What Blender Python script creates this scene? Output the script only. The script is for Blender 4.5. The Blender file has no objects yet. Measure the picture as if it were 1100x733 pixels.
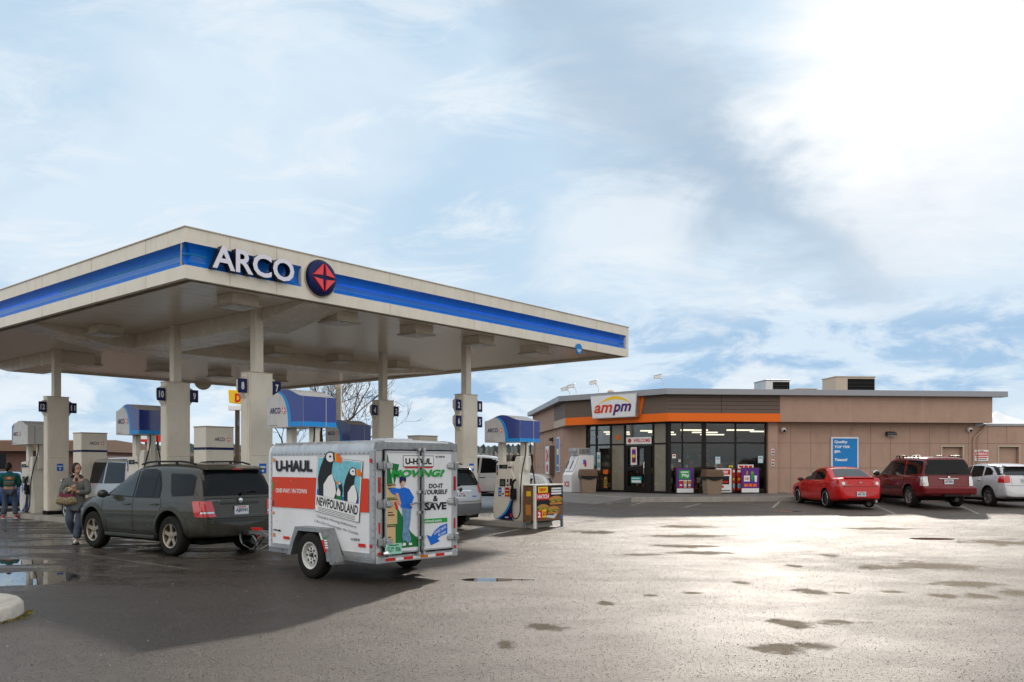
import bpy, bmesh, math, random
from mathutils import Vector, Matrix
from mathutils.bvhtree import BVHTree
from mathutils.geometry import tessellate_polygon
rnd = random.Random(11)
scn = bpy.context.scene
COL = scn.collection
R = math.radians
PI = math.pi

# ------------------------------------------------------------------ materials
def newmat(name):
    m = bpy.data.materials.new(name); m.use_nodes = True
    nt = m.node_tree; b = nt.nodes['Principled BSDF']
    return m, nt, b
def mat(name, col, rough=.5, metal=0, var=.12, vs=3.0, rvar=.08, bump=0, bs=40, coat=0, spec=.5, emit=None, es=0, dirt=0, dirtcol=(.10,.085,.07), alpha=1, stretch=(1,1,1)):
    m, nt, b = newmat(name); N = nt.nodes; L = nt.links
    b.inputs['Base Color'].default_value = (*col, 1)
    b.inputs['Roughness'].default_value = rough
    b.inputs['Metallic'].default_value = metal
    b.inputs['Specular IOR Level'].default_value = spec if rough < .3 or metal > .5 else spec*.45
    b.inputs['Coat Weight'].default_value = coat
    b.inputs['Coat Roughness'].default_value = .05
    b.inputs['Alpha'].default_value = alpha
    if emit:
        b.inputs['Emission Color'].default_value = (*emit, 1)
        b.inputs['Emission Strength'].default_value = es
    tc = N.new('ShaderNodeTexCoord'); mp = N.new('ShaderNodeMapping'); L.new(tc.outputs['Object'], mp.inputs[0])
    mp.inputs['Scale'].default_value = stretch
    if var > 0 or rvar > 0:
        n = N.new('ShaderNodeTexNoise'); n.inputs['Scale'].default_value = vs; n.inputs['Detail'].default_value = 6; n.inputs['Roughness'].default_value = .62
        L.new(mp.outputs[0], n.inputs['Vector'])
        if var > 0:
            mr = N.new('ShaderNodeMapRange'); mr.inputs[1].default_value = .3; mr.inputs[2].default_value = .7
            mr.inputs[3].default_value = 1-var; mr.inputs[4].default_value = 1+var*.5
            L.new(n.outputs[0], mr.inputs[0])
            vm = N.new('ShaderNodeVectorMath'); vm.operation = 'SCALE'; vm.inputs[0].default_value = col
            L.new(mr.outputs[0], vm.inputs['Scale'])
            src = vm.outputs[0]
            if dirt > 0:
                n2 = N.new('ShaderNodeTexNoise'); n2.inputs['Scale'].default_value = 1.3; n2.inputs['Detail'].default_value = 8; n2.inputs['Roughness'].default_value = .7
                mp2 = N.new('ShaderNodeMapping'); mp2.inputs['Scale'].default_value = (2.2,2.2,.7); L.new(tc.outputs['Object'], mp2.inputs[0]); L.new(mp2.outputs[0], n2.inputs['Vector'])
                r2 = N.new('ShaderNodeMapRange'); r2.inputs[1].default_value = .48; r2.inputs[2].default_value = .78; r2.inputs[3].default_value = 0; r2.inputs[4].default_value = dirt
                L.new(n2.outputs[0], r2.inputs[0])
                mx = N.new('ShaderNodeMix'); mx.data_type = 'RGBA'; mx.inputs[7].default_value = (*dirtcol,1)
                L.new(r2.outputs[0], mx.inputs[0]); L.new(src, mx.inputs[6]); src = mx.outputs[2]
            L.new(src, b.inputs['Base Color'])
        if rvar > 0:
            mr = N.new('ShaderNodeMapRange'); mr.inputs[1].default_value = .3; mr.inputs[2].default_value = .7
            mr.inputs[3].default_value = max(.02, rough-rvar); mr.inputs[4].default_value = min(1, rough+rvar)
            L.new(n.outputs[0], mr.inputs[0]); L.new(mr.outputs[0], b.inputs['Roughness'])
    if bump > 0:
        n = N.new('ShaderNodeTexNoise'); n.inputs['Scale'].default_value = bs; n.inputs['Detail'].default_value = 4
        L.new(mp.outputs[0], n.inputs['Vector'])
        bp = N.new('ShaderNodeBump'); bp.inputs['Strength'].default_value = bump; bp.inputs['Distance'].default_value = .02
        L.new(n.outputs[0], bp.inputs['Height']); L.new(bp.outputs[0], b.inputs['Normal'])
    return m
def paint(name, col, metal=.0, rough=.35, dirt=.25):
    return mat(name, col, rough, metal, var=.08, vs=2.0, rvar=.06, coat=.75, spec=.15, dirt=dirt, dirtcol=(.12,.10,.085))
M = {}
M['cream'] = mat('cream_metal', (.78,.72,.615), .38, var=.06, dirt=.26, dirtcol=(.30,.24,.17))
M['cream_d'] = mat('cream_trim', (.54,.47,.37), .4, var=.08, dirt=.2)
M['arcoblue'] = mat('sign_blue', (.005,.16,.62), .3, var=.12, coat=.5)
M['navy'] = mat('navy', (.006,.012,.085), .42, var=.12)
M['hoodnavy'] = mat('navy_panel', (.012,.035,.26), .22, var=.2, vs=4, coat=.4)  # brighter navy of the pump hood print
M['ltblue'] = mat('light_blue', (.02,.30,.78), .3, var=.05)
M['pumpwhite'] = mat('pump_white', (.74,.70,.62), .3, var=.05, dirt=.25, dirtcol=(.35,.32,.27))
M['hoodwhite'] = mat('hood_white', (.62,.61,.60), .3, var=.08, dirt=.4, dirtcol=(.35,.32,.28))
M['white'] = mat('white_paint', (.80,.80,.80), .35, var=.03, rvar=.04)
M['letter'] = mat('letter_face', (.78,.76,.86), .35, var=.02)
M['ink'] = mat('black_ink', (.015,.015,.018), .4, var=.0)
M['navyink'] = mat('navy_ink', (.012,.02,.12), .4, var=0)
M['red'] = mat('red_ink', (.62,.025,.018), .35, var=.05)
M['spark'] = mat('spark_red', (.85,.022,.02), .25, var=.04, coat=.5)
M['uorange'] = mat('trailer_red', (.66,.055,.02), .38, var=.04, dirt=.15)
M['twhite'] = mat('trailer_white', (.74,.75,.77), .32, var=.04, dirt=.22, dirtcol=(.42,.40,.37))
M['alu'] = mat('aluminium', (.55,.55,.55), .38, .85, var=.14, vs=8, dirt=.35)
M['galv'] = mat('galvanised_steel', (.33,.34,.35), .5, .7, var=.25, vs=14, dirt=.35)
M['steel_d'] = mat('dark_steel', (.06,.06,.062), .5, .6, var=.2)
M['chrome'] = mat('chrome', (.75,.75,.76), .12, 1, var=.02)
M['rubber'] = mat('tyre_rubber', (.014,.013,.012), .8, var=.3, vs=6, bump=.2, bs=60, dirt=.3, dirtcol=(.04,.032,.026))
M['black'] = mat('black_plastic', (.010,.010,.011), .45, var=.2)
M['blackm'] = mat('black_matte', (.008,.008,.008), .9, var=.0)
M['trimgrey'] = mat('grey_trim', (.09,.095,.09), .5, var=.1, dirt=.2)
M['glass'] = mat('vehicle_glass', (.008,.009,.010), .04, var=0, rvar=.01, spec=.16)
M['glass2'] = mat('light_glass', (.025,.030,.030), .04, var=0, rvar=.01, spec=.5)
M['girder'] = mat('girder_cladding', (.74,.67,.56), .25, var=.06)
M['taillight'] = mat('tail_light', (.50,.012,.012), .12, var=.2, vs=12, coat=1)
M['clearlens'] = mat('clear_lens', (.6,.6,.6), .1, .4, var=.3, vs=25, coat=1)
M['amber'] = mat('amber_lens', (.75,.20,.01), .2, var=.05)
M['plate'] = mat('number_plate', (.62,.66,.70), .4, var=.05)
M['plateg'] = mat('number_plate_green', (.35,.66,.55), .4, var=.05)
M['orange'] = mat('orange_band', (.83,.155,.012), .4, var=.03)
M['tan'] = mat('tan_wall', (.43,.288,.222), .8, var=.09, vs=1.2, bump=.2, bs=45, dirt=.38, dirtcol=(.24,.18,.14))
M['tan_l'] = mat('tan_light', (.50,.42,.34), .7, var=.05)
M['taupe'] = mat('taupe_siding', (.145,.108,.088), .6, var=.08, stretch=(1,1,6))
M['roofmetal'] = mat('roof_edge_metal', (.30,.31,.34), .4, .4, var=.08)
M['bronze'] = mat('dark_frame', (.016,.014,.013), .35, .3, var=.1)
M['concrete'] = mat('concrete', (.36,.335,.30), .85, var=.2, vs=2.5, bump=.35, bs=30, dirt=.4, dirtcol=(.14,.12,.10))
M['kerbwhite'] = mat('old_white_kerb', (.46,.42,.375), .8, var=.2, vs=8, bump=.8, bs=14, dirt=.9, dirtcol=(.16,.13,.08))
M['sidewalk'] = mat('sidewalk', (.17,.16,.15), .55, var=.25, vs=1.5, bump=.3, bs=30, dirt=.3)
M['bin'] = mat('brown_bin', (.27,.20,.145), .75, var=.15, vs=9, bump=.2, bs=60)
M['bin_d'] = mat('brown_bin_lid', (.14,.085,.055), .6, var=.15)
M['skin'] = mat('skin', (.42,.24,.17), .55, var=.08)
M['hair'] = mat('hair', (.018,.012,.01), .5, var=.3, vs=20)
M['jacket'] = mat('grey_green_jacket', (.115,.122,.115), .85, var=.3, vs=9, bump=.5, bs=16)
M['denim'] = mat('denim', (.075,.095,.135), .85, var=.35, vs=7, bump=.4, bs=18)
M['teal'] = mat('teal_jacket', (.012,.11,.105), .85, var=.25, vs=9, bump=.4, bs=18)
M['rust'] = mat('rust_weave', (.28,.09,.04), .85, var=.2)
M['shoe'] = mat('shoe', (.55,.50,.47), .6, var=.2)
M['bagfab'] = mat('patterned_bag', (.27,.22,.13), .8, var=.7, vs=28, bump=.4, bs=30)
M['burg'] = mat('burgundy', (.13,.02,.045), .6, var=.2)
M['bark'] = mat('bark', (.085,.062,.045), .9, var=.3, vs=6, bump=.4, bs=20)
M['green'] = mat('green_ink', (.01,.33,.045), .4, var=.04)
M['dkgreen'] = mat('dark_green_ink', (.01,.17,.04), .4, var=.04)
M['yellow'] = mat('yellow_ink', (.86,.55,.02), .4, var=.03)
M['cyanink'] = mat('cyan_ink', (.20,.56,.66), .4, var=.25, vs=10)
M['blueink'] = mat('blue_ink', (.012,.14,.62), .4, var=.06)
M['bluesign'] = mat('blue_sign', (.015,.22,.58), .4, var=.1, vs=6)
M['cardboard'] = mat('cardboard_ink', (.62,.44,.22), .5, var=.08)
M['skinink'] = mat('skin_ink', (.62,.36,.24), .5, var=.05)
M['jeanink'] = mat('jean_ink', (.16,.30,.48), .5, var=.4, vs=14)
M['purple'] = mat('purple_ink', (.12,.03,.25), .4, var=.06)
M['bun'] = mat('bun_ink', (.55,.24,.06), .45, var=.35, vs=40)
M['meat'] = mat('meat_ink', (.10,.035,.02), .45, var=.4, vs=50)
M['lettuce'] = mat('lettuce_ink', (.16,.38,.05), .45, var=.4, vs=50)
M['wood_ink'] = mat('board_ink', (.20,.10,.05), .5, var=.4, vs=10)
M['teal_ink'] = mat('teal_ink', (.03,.36,.34), .4, var=.05)
M['pink'] = mat('pink_ink', (.65,.25,.35), .4, var=.2, vs=20)
M['purpletext'] = mat('purple_letter', (.09,.02,.16), .35, var=0)
M['tube'] = mat('neon_tube_blue', (.02,.05,.6), .2, var=0, emit=(.0,.22,.95), es=.30)
M['tubecyan'] = mat('neon_tube_cyan', (.01,.16,.30), .2, var=0, emit=(.01,.25,.5), es=.08)
M['lens'] = mat('lamp_lens', (.75,.74,.70), .3, var=.06)
M['fluor'] = mat('fluorescent', (.9,.9,.9), .4, var=0, emit=(1,.90,.70), es=2.2)
M['rimwhite']=mat('white_steel_rim',(.62,.62,.60),.4,var=.1,dirt=.4)
M['screen'] = mat('display', (.07,.10,.075), .15, var=.1)
def ceiling_mat():
    m, nt, b = newmat('canopy_ceiling'); N = nt.nodes; L = nt.links
    b.inputs['Base Color'].default_value = (.50,.43,.34,1); b.inputs['Roughness'].default_value = .2; b.inputs['Specular IOR Level'].default_value = .7
    tc = N.new('ShaderNodeTexCoord')
    sp = N.new('ShaderNodeSeparateXYZ'); L.new(tc.outputs['Object'], sp.inputs[0])
    # panel seams across v every 0.4 m
    a = N.new('ShaderNodeMath'); a.operation = 'MULTIPLY'; a.inputs[1].default_value = 1/.405; L.new(sp.outputs[1], a.inputs[0])
    f = N.new('ShaderNodeMath'); f.operation = 'FRACT'; L.new(a.outputs[0], f.inputs[0])
    pp = N.new('ShaderNodeMath'); pp.operation = 'PINGPONG'; pp.inputs[1].default_value = .5; L.new(f.outputs[0], pp.inputs[0])
    mr = N.new('ShaderNodeMapRange'); mr.inputs[1].default_value = 0; mr.inputs[2].default_value = .04; L.new(pp.outputs[0], mr.inputs[0])
    n = N.new('ShaderNodeTexNoise'); n.inputs['Scale'].default_value = 1.1; n.inputs['Detail'].default_value = 4
    mp = N.new('ShaderNodeMapping'); mp.inputs['Scale'].default_value = (1.2,3.2,1); L.new(tc.outputs['Object'], mp.inputs[0]); L.new(mp.outputs[0], n.inputs[0])
    ad = N.new('ShaderNodeMath'); ad.operation = 'MULTIPLY_ADD'; ad.inputs[1].default_value = .5
    L.new(mr.outputs[0], ad.inputs[0]); L.new(n.outputs[0], ad.inputs[2])
    bp = N.new('ShaderNodeBump'); bp.inputs['Strength'].default_value = .35; bp.inputs['Distance'].default_value = .03
    L.new(ad.outputs[0], bp.inputs['Height']); L.new(bp.outputs[0], b.inputs['Normal'])
    mx = N.new('ShaderNodeMix'); mx.data_type = 'RGBA'; mx.inputs[6].default_value = (.56,.50,.41,1); mx.inputs[7].default_value = (.80,.73,.62,1)
    L.new(mr.outputs[0], mx.inputs[0]); L.new(mx.outputs[2], b.inputs['Base Color'])
    return m
M['ceil'] = ceiling_mat()

# ------------------------------------------------------------------ mesh builder
def tag(o, label=None, cat=None, group=None, kind=None):
    if label: o['label'] = label
    if cat: o['category'] = cat
    if group: o['group'] = group
    if kind: o['kind'] = kind
    return o
def empty(name, loc=(0,0,0), rz=0, label=None, cat=None, group=None):
    o = bpy.data.objects.new(name, None); COL.objects.link(o)
    o.location = loc; o.rotation_euler = (0,0,rz); o.empty_display_size = .3
    return tag(o, label, cat, group)
class B:
    def __init__(s): s.v=[]; s.f=[]; s.mi=[]; s.mats=[]; s.sm=[]
    def k(s, m):
        if m not in s.mats: s.mats.append(m)
        return s.mats.index(m)
    def add(s, vs, fs, m, smooth=False, mx=None):
        b = len(s.v)
        s.v += [tuple(mx @ Vector(v)) if mx else tuple(v) for v in vs]
        k = s.k(m)
        for f in fs: s.f.append([b+i for i in f]); s.mi.append(k); s.sm.append(smooth)
        return s
    def box(s, c, d, m, rz=0, rx=0, ry=0):
        x,y,z = d[0]/2,d[1]/2,d[2]/2
        vs = [(-x,-y,-z),(x,-y,-z),(x,y,-z),(-x,y,-z),(-x,-y,z),(x,-y,z),(x,y,z),(-x,y,z)]
        mx = Matrix.Translation(c) @ Matrix.Rotation(rz,4,'Z') @ Matrix.Rotation(ry,4,'Y') @ Matrix.Rotation(rx,4,'X')
        return s.add(vs, [(0,3,2,1),(4,5,6,7),(0,1,5,4),(1,2,6,5),(2,3,7,6),(3,0,4,7)], m, mx=mx)
    def b2(s, x0,x1,y0,y1,z0,z1, m): return s.box(((x0+x1)/2,(y0+y1)/2,(z0+z1)/2),(abs(x1-x0),abs(y1-y0),abs(z1-z0)), m)
    def cyl(s, p0, p1, r0, m, r1=None, n=16, caps=True, smooth=True):
        p0=Vector(p0); p1=Vector(p1); r1 = r0 if r1 is None else r1
        d=(p1-p0).normalized(); a = d.orthogonal().normalized(); b=d.cross(a)
        vs=[]
        for p,r in ((p0,r0),(p1,r1)):
            for i in range(n):
                t=2*PI*i/n; vs.append(p+a*math.cos(t)*r+b*math.sin(t)*r)
        s.add(vs, [(i,(i+1)%n,n+(i+1)%n,n+i) for i in range(n)], m, smooth)
        if caps:
            s.add(vs[:n], [tuple(range(n))[::-1]], m); s.add(vs[n:], [tuple(range(n))], m)
        return s
    def tube(s, pts, r, m, n=6, rads=None, smooth=True):
        pts=[Vector(p) for p in pts]; rings=[]; prev=None
        for i,p in enumerate(pts):
            d = (pts[min(i+1,len(pts)-1)]-pts[max(i-1,0)])
            if d.length<1e-9: d=Vector((0,0,1))
            d.normalize()
            a = d.orthogonal().normalized() if prev is None else (prev - d*prev.dot(d))
            if a.length<1e-6: a=d.orthogonal()
            a.normalize(); prev=a; b=d.cross(a); rr = rads[i] if rads else r
            rings.append([p+a*math.cos(2*PI*j/n)*rr+b*math.sin(2*PI*j/n)*rr for j in range(n)])
        vs=[v for q in rings for v in q]; fs=[]
        for i in range(len(pts)-1):
            for j in range(n): fs.append((i*n+j,i*n+(j+1)%n,(i+1)*n+(j+1)%n,(i+1)*n+j))
        fs.append(tuple(range(n))[::-1]); fs.append(tuple((len(pts)-1)*n+j for j in range(n)))
        return s.add(vs, fs, m, smooth)
    def prism(s, poly, ax, lo, hi, m, smooth=False, sidemat=None):
        # poly in the other two coordinates (kept in x,y,z order)
        def P(a,b,c): return {'x':(c,a,b),'y':(a,c,b),'z':(a,b,c)}[ax]
        n=len(poly); tris=tessellate_polygon([[Vector((a,b,0)) for a,b in poly]])
        vs=[P(a,b,lo) for a,b in poly]+[P(a,b,hi) for a,b in poly]
        s.add(vs, [tuple(t) for t in tris]+[tuple(n+i for i in t)[::-1] for t in tris], m)
        s.add(vs, [(i,(i+1)%n,n+(i+1)%n,n+i) for i in range(n)], sidemat or m, smooth)
        return s
    def lathe(s, prof, m, c=(0,0,0), ax='z', n=24, smooth=True):
        vs=[]; k=len(prof)
        for i in range(n):
            t=2*PI*i/n
            for r,h in prof:
                a,b=r*math.cos(t), r*math.sin(t)
                v={'z':(a,b,h),'y':(a,h,b),'x':(h,a,b)}[ax]; vs.append((v[0]+c[0],v[1]+c[1],v[2]+c[2]))
        fs=[(i*k+j,((i+1)%n)*k+j,((i+1)%n)*k+j+1,i*k+j+1) for i in range(n) for j in range(k-1)]
        return s.add(vs, fs, m, smooth)
    def ell(s, c, r, m, n=12, k=8, mx=None):
        vs=[];fs=[]
        for j in range(k+1):
            ph=PI*j/k
            for i in range(n):
                t=2*PI*i/n; vs.append((c[0]+r[0]*math.sin(ph)*math.cos(t), c[1]+r[1]*math.sin(ph)*math.sin(t), c[2]+r[2]*math.cos(ph)))
        for j in range(k):
            for i in range(n): fs.append((j*n+i,(j+1)*n+i,(j+1)*n+(i+1)%n,j*n+(i+1)%n))
        return s.add(vs, fs, m, True, mx)
    def build(s, name, parent=None, loc=(0,0,0), rz=0, bevel=0, rx=0, ry=0, angle=35):
        me=bpy.data.meshes.new(name); me.from_pydata([tuple(v) for v in s.v],[],s.f)
        for m in s.mats: me.materials.append(M[m] if isinstance(m,str) else m)
        me.polygons.foreach_set('material_index', s.mi); me.polygons.foreach_set('use_smooth', s.sm)
        bm=bmesh.new(); bm.from_mesh(me)
        bmesh.ops.remove_doubles(bm, verts=bm.verts, dist=1e-5)
        bmesh.ops.recalc_face_normals(bm, faces=bm.faces); bm.to_mesh(me); bm.free()
        if any(s.sm): me.set_sharp_from_angle(angle=R(angle))
        me.validate(); me.update()
        o=bpy.data.objects.new(name, me); COL.objects.link(o); o.location=loc; o.rotation_euler=(rx,ry,rz)
        if parent: o.parent=parent
        if bevel:
            md=o.modifiers.new('bevel','BEVEL'); md.width=bevel; md.segments=2; md.limit_method='ANGLE'; md.angle_limit=R(40)
        return o
# text as outlines
_tc={}
def textmesh(s, bold=0, shear=0, space=1, ext=0):
    key=(s,bold,shear,space,ext)
    if key in _tc: return _tc[key]
    cu=bpy.data.curves.new('t','FONT'); cu.body=s; cu.size=1; cu.offset=bold; cu.shear=shear; cu.space_character=space; cu.resolution_u=3; cu.extrude=ext
    o=bpy.data.objects.new('t',cu); COL.objects.link(o)
    dg=bpy.context.evaluated_depsgraph_get(); me=o.evaluated_get(dg).to_mesh()
    vs=[v.co.copy() for v in me.vertices]; fs=[tuple(p.vertices) for p in me.polygons]
    o.evaluated_get(dg).to_mesh_clear()
    bpy.data.objects.remove(o); bpy.data.curves.remove(cu)
    x0=min(v.x for v in vs);x1=max(v.x for v in vs);y0=min(v.y for v in vs);y1=max(v.y for v in vs)
    _tc[key]=(vs,fs,x0,x1,y0,y1); return _tc[key]
class G:
    """flat printed graphics: s along reading direction, t up, layers step outwards"""
    def __init__(g, mx=None, step=.0015): g.b=B(); g.step=step; g.mx=mx
    def _add(g, pts, fs, m, layer):
        g.b.add([(p[0], -g.step*layer, p[1]) for p in pts], fs, m, mx=g.mx)
    def poly(g, pts, m, layer=1):
        g._add(pts, [tuple(t) for t in tessellate_polygon([[Vector((a,b,0)) for a,b in pts]])], m, layer); return g
    def rect(g, x0,z0,x1,z1,m,layer=1): return g.poly([(x0,z0),(x1,z0),(x1,z1),(x0,z1)],m,layer)
    def disc(g, c, r, m, layer=1, n=24, rz=None, a0=0, a1=360):
        rz = r if rz is None else rz
        pts=[(c[0]+r*math.cos(R(a0+(a1-a0)*i/n)), c[1]+rz*math.sin(R(a0+(a1-a0)*i/n))) for i in range(n+(0 if a1-a0>=360 else 1))]
        return g.poly(pts,m,layer)
    def text(g, s, x0,z0,x1,z1,m,layer=2,bold=.02,shear=0,space=1,rot=0):
        vs,fs,a0,a1,b0,b1=textmesh(s,bold,shear,space)
        sx=(x1-x0)/(a1-a0); sz=(z1-z0)/(b1-b0); pts=[]
        for v in vs:
            px=x0+(v.x-a0)*sx; pz=z0+(v.y-b0)*sz
            if rot:
                cx,cz=(x0+x1)/2,(z0+z1)/2; c,q=math.cos(R(rot)),math.sin(R(rot)); px,pz=cx+(px-cx)*c-(pz-cz)*q, cz+(px-cx)*q+(pz-cz)*c
            pts.append((px,pz))
        g._add(pts, fs, m, layer); return g
    def spark(g, c, r, red='spark', layer=2, gap=.06):
        for a in range(4):
            p=[(gap*r, r*.97),(r*.97, gap*r),(.20*r,.20*r)]
            ca,sa=math.cos(a*PI/2),math.sin(a*PI/2)
            g.poly([(c[0]+x*ca-y*sa, c[1]+x*sa+y*ca) for x,y in p], red, layer)
        return g
    def build(g, name, parent=None, loc=(0,0,0), rz=0): return g.b.build(name, parent, loc, rz)
def copytree(o, parent=None):
    c=o.copy(); COL.objects.link(c)
    if parent: c.parent=parent
    for ch in list(o.children): copytree(ch, c)
    return c
def lerp(a,b,t): return a+(b-a)*t
def interp(tab, x):
    # tab sorted by decreasing or increasing x
    t=sorted(tab)
    if x<=t[0][0]: return t[0][1]
    for (a,fa),(b,fb) in zip(t,t[1:]):
        if x<=b: return lerp(fa,fb,(x-a)/(b-a)) if b>a else fb
    return t[-1][1]
def smooth01(x,a,b):
    t=max(0,min(1,(x-a)/(b-a))); return t*t*(3-2*t)
def gz(x,y):
    r=max(0,min(17,y-23)); 
    return .0235*r*smooth01(x,-3,5)

# ------------------------------------------------------------------ frames
UD=(.643,.766); VD=(-.766,.643); P0=(-6.13,16.03)
CROT=math.atan2(.766,.643)
def cw(u,v,z=0): return (P0[0]+UD[0]*u+VD[0]*v, P0[1]+UD[1]*u+VD[1]*v, z)
SD=(.995,.1); SN=(-.1,.995); S0=(6.73,37.0); SROT=math.atan2(.1,.995)
def sw(x,y,z=0): return (S0[0]+SD[0]*x+SN[0]*y, S0[1]+SD[1]*x+SN[1]*y, z)
def spx(px, y):
    """local x along the shop front of the point at local depth y seen in column px of the survey photo"""
    k=(px-550)/918; ax=S0[0]+SN[0]*y; ay=S0[1]+SN[1]*y
    return (k*ay-ax)/(SD[0]-k*SD[1])
# ------------------------------------------------------------------ camera, world, sun
cam=bpy.data.cameras.new('camera'); co=bpy.data.objects.new('camera',cam); COL.objects.link(co)
co.location=(0,0,1.7); co.rotation_euler=(R(90),0,0); cam.lens=30.04; cam.sensor_width=36; cam.shift_y=.1205; cam.clip_end=6000; cam.clip_start=.1
scn.camera=co
SAZ,SEL=R(19),R(23.5)
sl=bpy.data.lights.new('sun','SUN'); sl.energy=3.3; sl.angle=R(2.0); sl.color=(1,.91,.80)
so=bpy.data.objects.new('sun',sl); COL.objects.link(so)
sdir=Vector((math.sin(SAZ)*math.cos(SEL), math.cos(SAZ)*math.cos(SEL), math.sin(SEL)))
so.rotation_euler=sdir.to_track_quat('Z','Y').to_euler(); so.location=sdir*60
w=bpy.data.worlds.new('World'); scn.world=w; w.use_nodes=True
nt=w.node_tree; N=nt.nodes; L=nt.links
bg=N['Background']
sky=N.new('ShaderNodeTexSky'); sky.sky_type='NISHITA'; sky.sun_disc=False; sky.sun_elevation=SEL; sky.sun_rotation=SAZ; sky.air_density=1.0; sky.dust_density=1.2; sky.ozone_density=1.2
tc=N.new('ShaderNodeTexCoord'); sp=N.new('ShaderNodeSeparateXYZ'); L.new(tc.outputs['Generated'],sp.inputs[0])
def mth(op,a=None,b=None,c=None):
    n=N.new('ShaderNodeMath'); n.operation=op
    for i,q in enumerate((a,b,c)):
        if q is None: continue
        if isinstance(q,(int,float)): n.inputs[i].default_value=q
        else: L.new(q,n.inputs[i])
    return n.outputs[0]
def rng(x,a,b,c=0,d=1,smooth=True):
    n=N.new('ShaderNodeMapRange'); n.interpolation_type='SMOOTHSTEP' if smooth else 'LINEAR'
    L.new(x,n.inputs[0])
    for i,q in enumerate((a,b,c,d)): n.inputs[i+1].default_value=q
    return n.outputs[0]
def cmix(f,a,b):
    n=N.new('ShaderNodeMix'); n.data_type='RGBA'
    for i,q in ((0,f),(6,a),(7,b)):
        if isinstance(q,tuple): n.inputs[i].default_value=(*q,1)
        elif isinstance(q,(int,float)): n.inputs[i].default_value=q
        else: L.new(q,n.inputs[i])
    return n.outputs[2]
# cloud deck: project the view direction on a plane overhead
zz=mth('MAXIMUM',sp.outputs[2],0.0); den=mth('ADD',zz,.25)
cx=mth('DIVIDE',sp.outputs[0],den); cy=mth('DIVIDE',sp.outputs[1],den)
cb=N.new('ShaderNodeCombineXYZ'); L.new(cx,cb.inputs[0]); L.new(cy,cb.inputs[1])
def noise(vec,scale,detail=6,rough=.55,dist=0,loc=(0,0,0),sc=(1,1,1),rot=0):
    mp=N.new('ShaderNodeMapping'); mp.inputs['Location'].default_value=loc; mp.inputs['Scale'].default_value=sc; mp.inputs['Rotation'].default_value=(0,0,rot); L.new(vec,mp.inputs[0])
    n=N.new('ShaderNodeTexNoise'); n.inputs['Scale'].default_value=scale; n.inputs['Detail'].default_value=detail; n.inputs['Roughness'].default_value=rough; n.inputs['Distortion'].default_value=dist
    L.new(mp.outputs[0],n.inputs[0]); return n.outputs[0]
GEN=tc.outputs['Generated']
az=mth('MULTIPLY',mth('ARCTAN2',sp.outputs[0],sp.outputs[1]),57.2958); el=mth('MULTIPLY',mth('ARCSINE',sp.outputs[2]),57.2958)
nA=noise(cb.outputs[0],1.1,7,.55,.5,(3.1,1.2,0),(1,1.3,1),R(30))
nB=noise(cb.outputs[0],2.8,10,.66,.7,(0.4,7.2,0),(1,1.7,1),R(28))
nC=noise(GEN,7,9,.62,.35,(0,0,0),(1,1,3.0))
nD=noise(GEN,3.2,7,.55,.5,(2,1,4),(1,1,1.8))
azw=mth('ADD',az,mth('MULTIPLY',mth('SUBTRACT',nD,.5),26)); elw=mth('ADD',el,mth('MULTIPLY',mth('SUBTRACT',nC,.5),9))
def band(a0,e0,a1,e1,wd,wid2=None):
    """soft streak of cloud from direction (a0,e0) to (a1,e1), degrees"""
    L_=math.hypot(a1-a0,e1-e0); ux,uy=(a1-a0)/L_,(e1-e0)/L_
    px=mth('SUBTRACT',azw,a0); py=mth('SUBTRACT',elw,e0)
    t=mth('ADD',mth('MULTIPLY',px,ux),mth('MULTIPLY',py,uy)); q=mth('ABSOLUTE',mth('SUBTRACT',mth('MULTIPLY',px,uy),mth('MULTIPLY',py,ux)))
    return mth('MULTIPLY',rng(q,0,wd,1,0),mth('MULTIPLY',rng(t,-wd,wd*.3,0,1),rng(t,L_-wd*.3,L_+wd,1,0)))
def spot(a0,e0,ra,re):
    x=mth('DIVIDE',mth('SUBTRACT',azw,a0),ra); y=mth('DIVIDE',mth('SUBTRACT',elw,e0),re)
    return rng(mth('SQRT',mth('ADD',mth('MULTIPLY',x,x),mth('MULTIPLY',y,y))),.35,1.15,1,0)
skyc=N.new('ShaderNodeVectorMath'); skyc.operation='SCALE'; L.new(sky.outputs[0],skyc.inputs[0]); skyc.inputs['Scale'].default_value=.055
blue=cmix(.86,skyc.outputs[0],(.545,.745,.935))
fin=cmix(rng(nA,.38,.60),blue,(.70,.83,.95))
fin=cmix(mth('MULTIPLY',rng(nB,.46,.70),.75),fin,(.86,.925,.98))
# bluer patches low over the horizon with paler billows between them
lowm=mth('MULTIPLY',rng(el,1.5,4,0,1),rng(el,8,12,1,0))
fin=cmix(mth('MULTIPLY',lowm,rng(nC,.44,.60,.0,.9)),fin,(.36,.56,.80))
fin=cmix(mth('MULTIPLY',rng(el,14,5,0,1),rng(noise(GEN,9,9,.6,.4,(5,1,2),(1,1,2.6)),.50,.62,0,.8)),fin,(.84,.91,.97))
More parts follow.
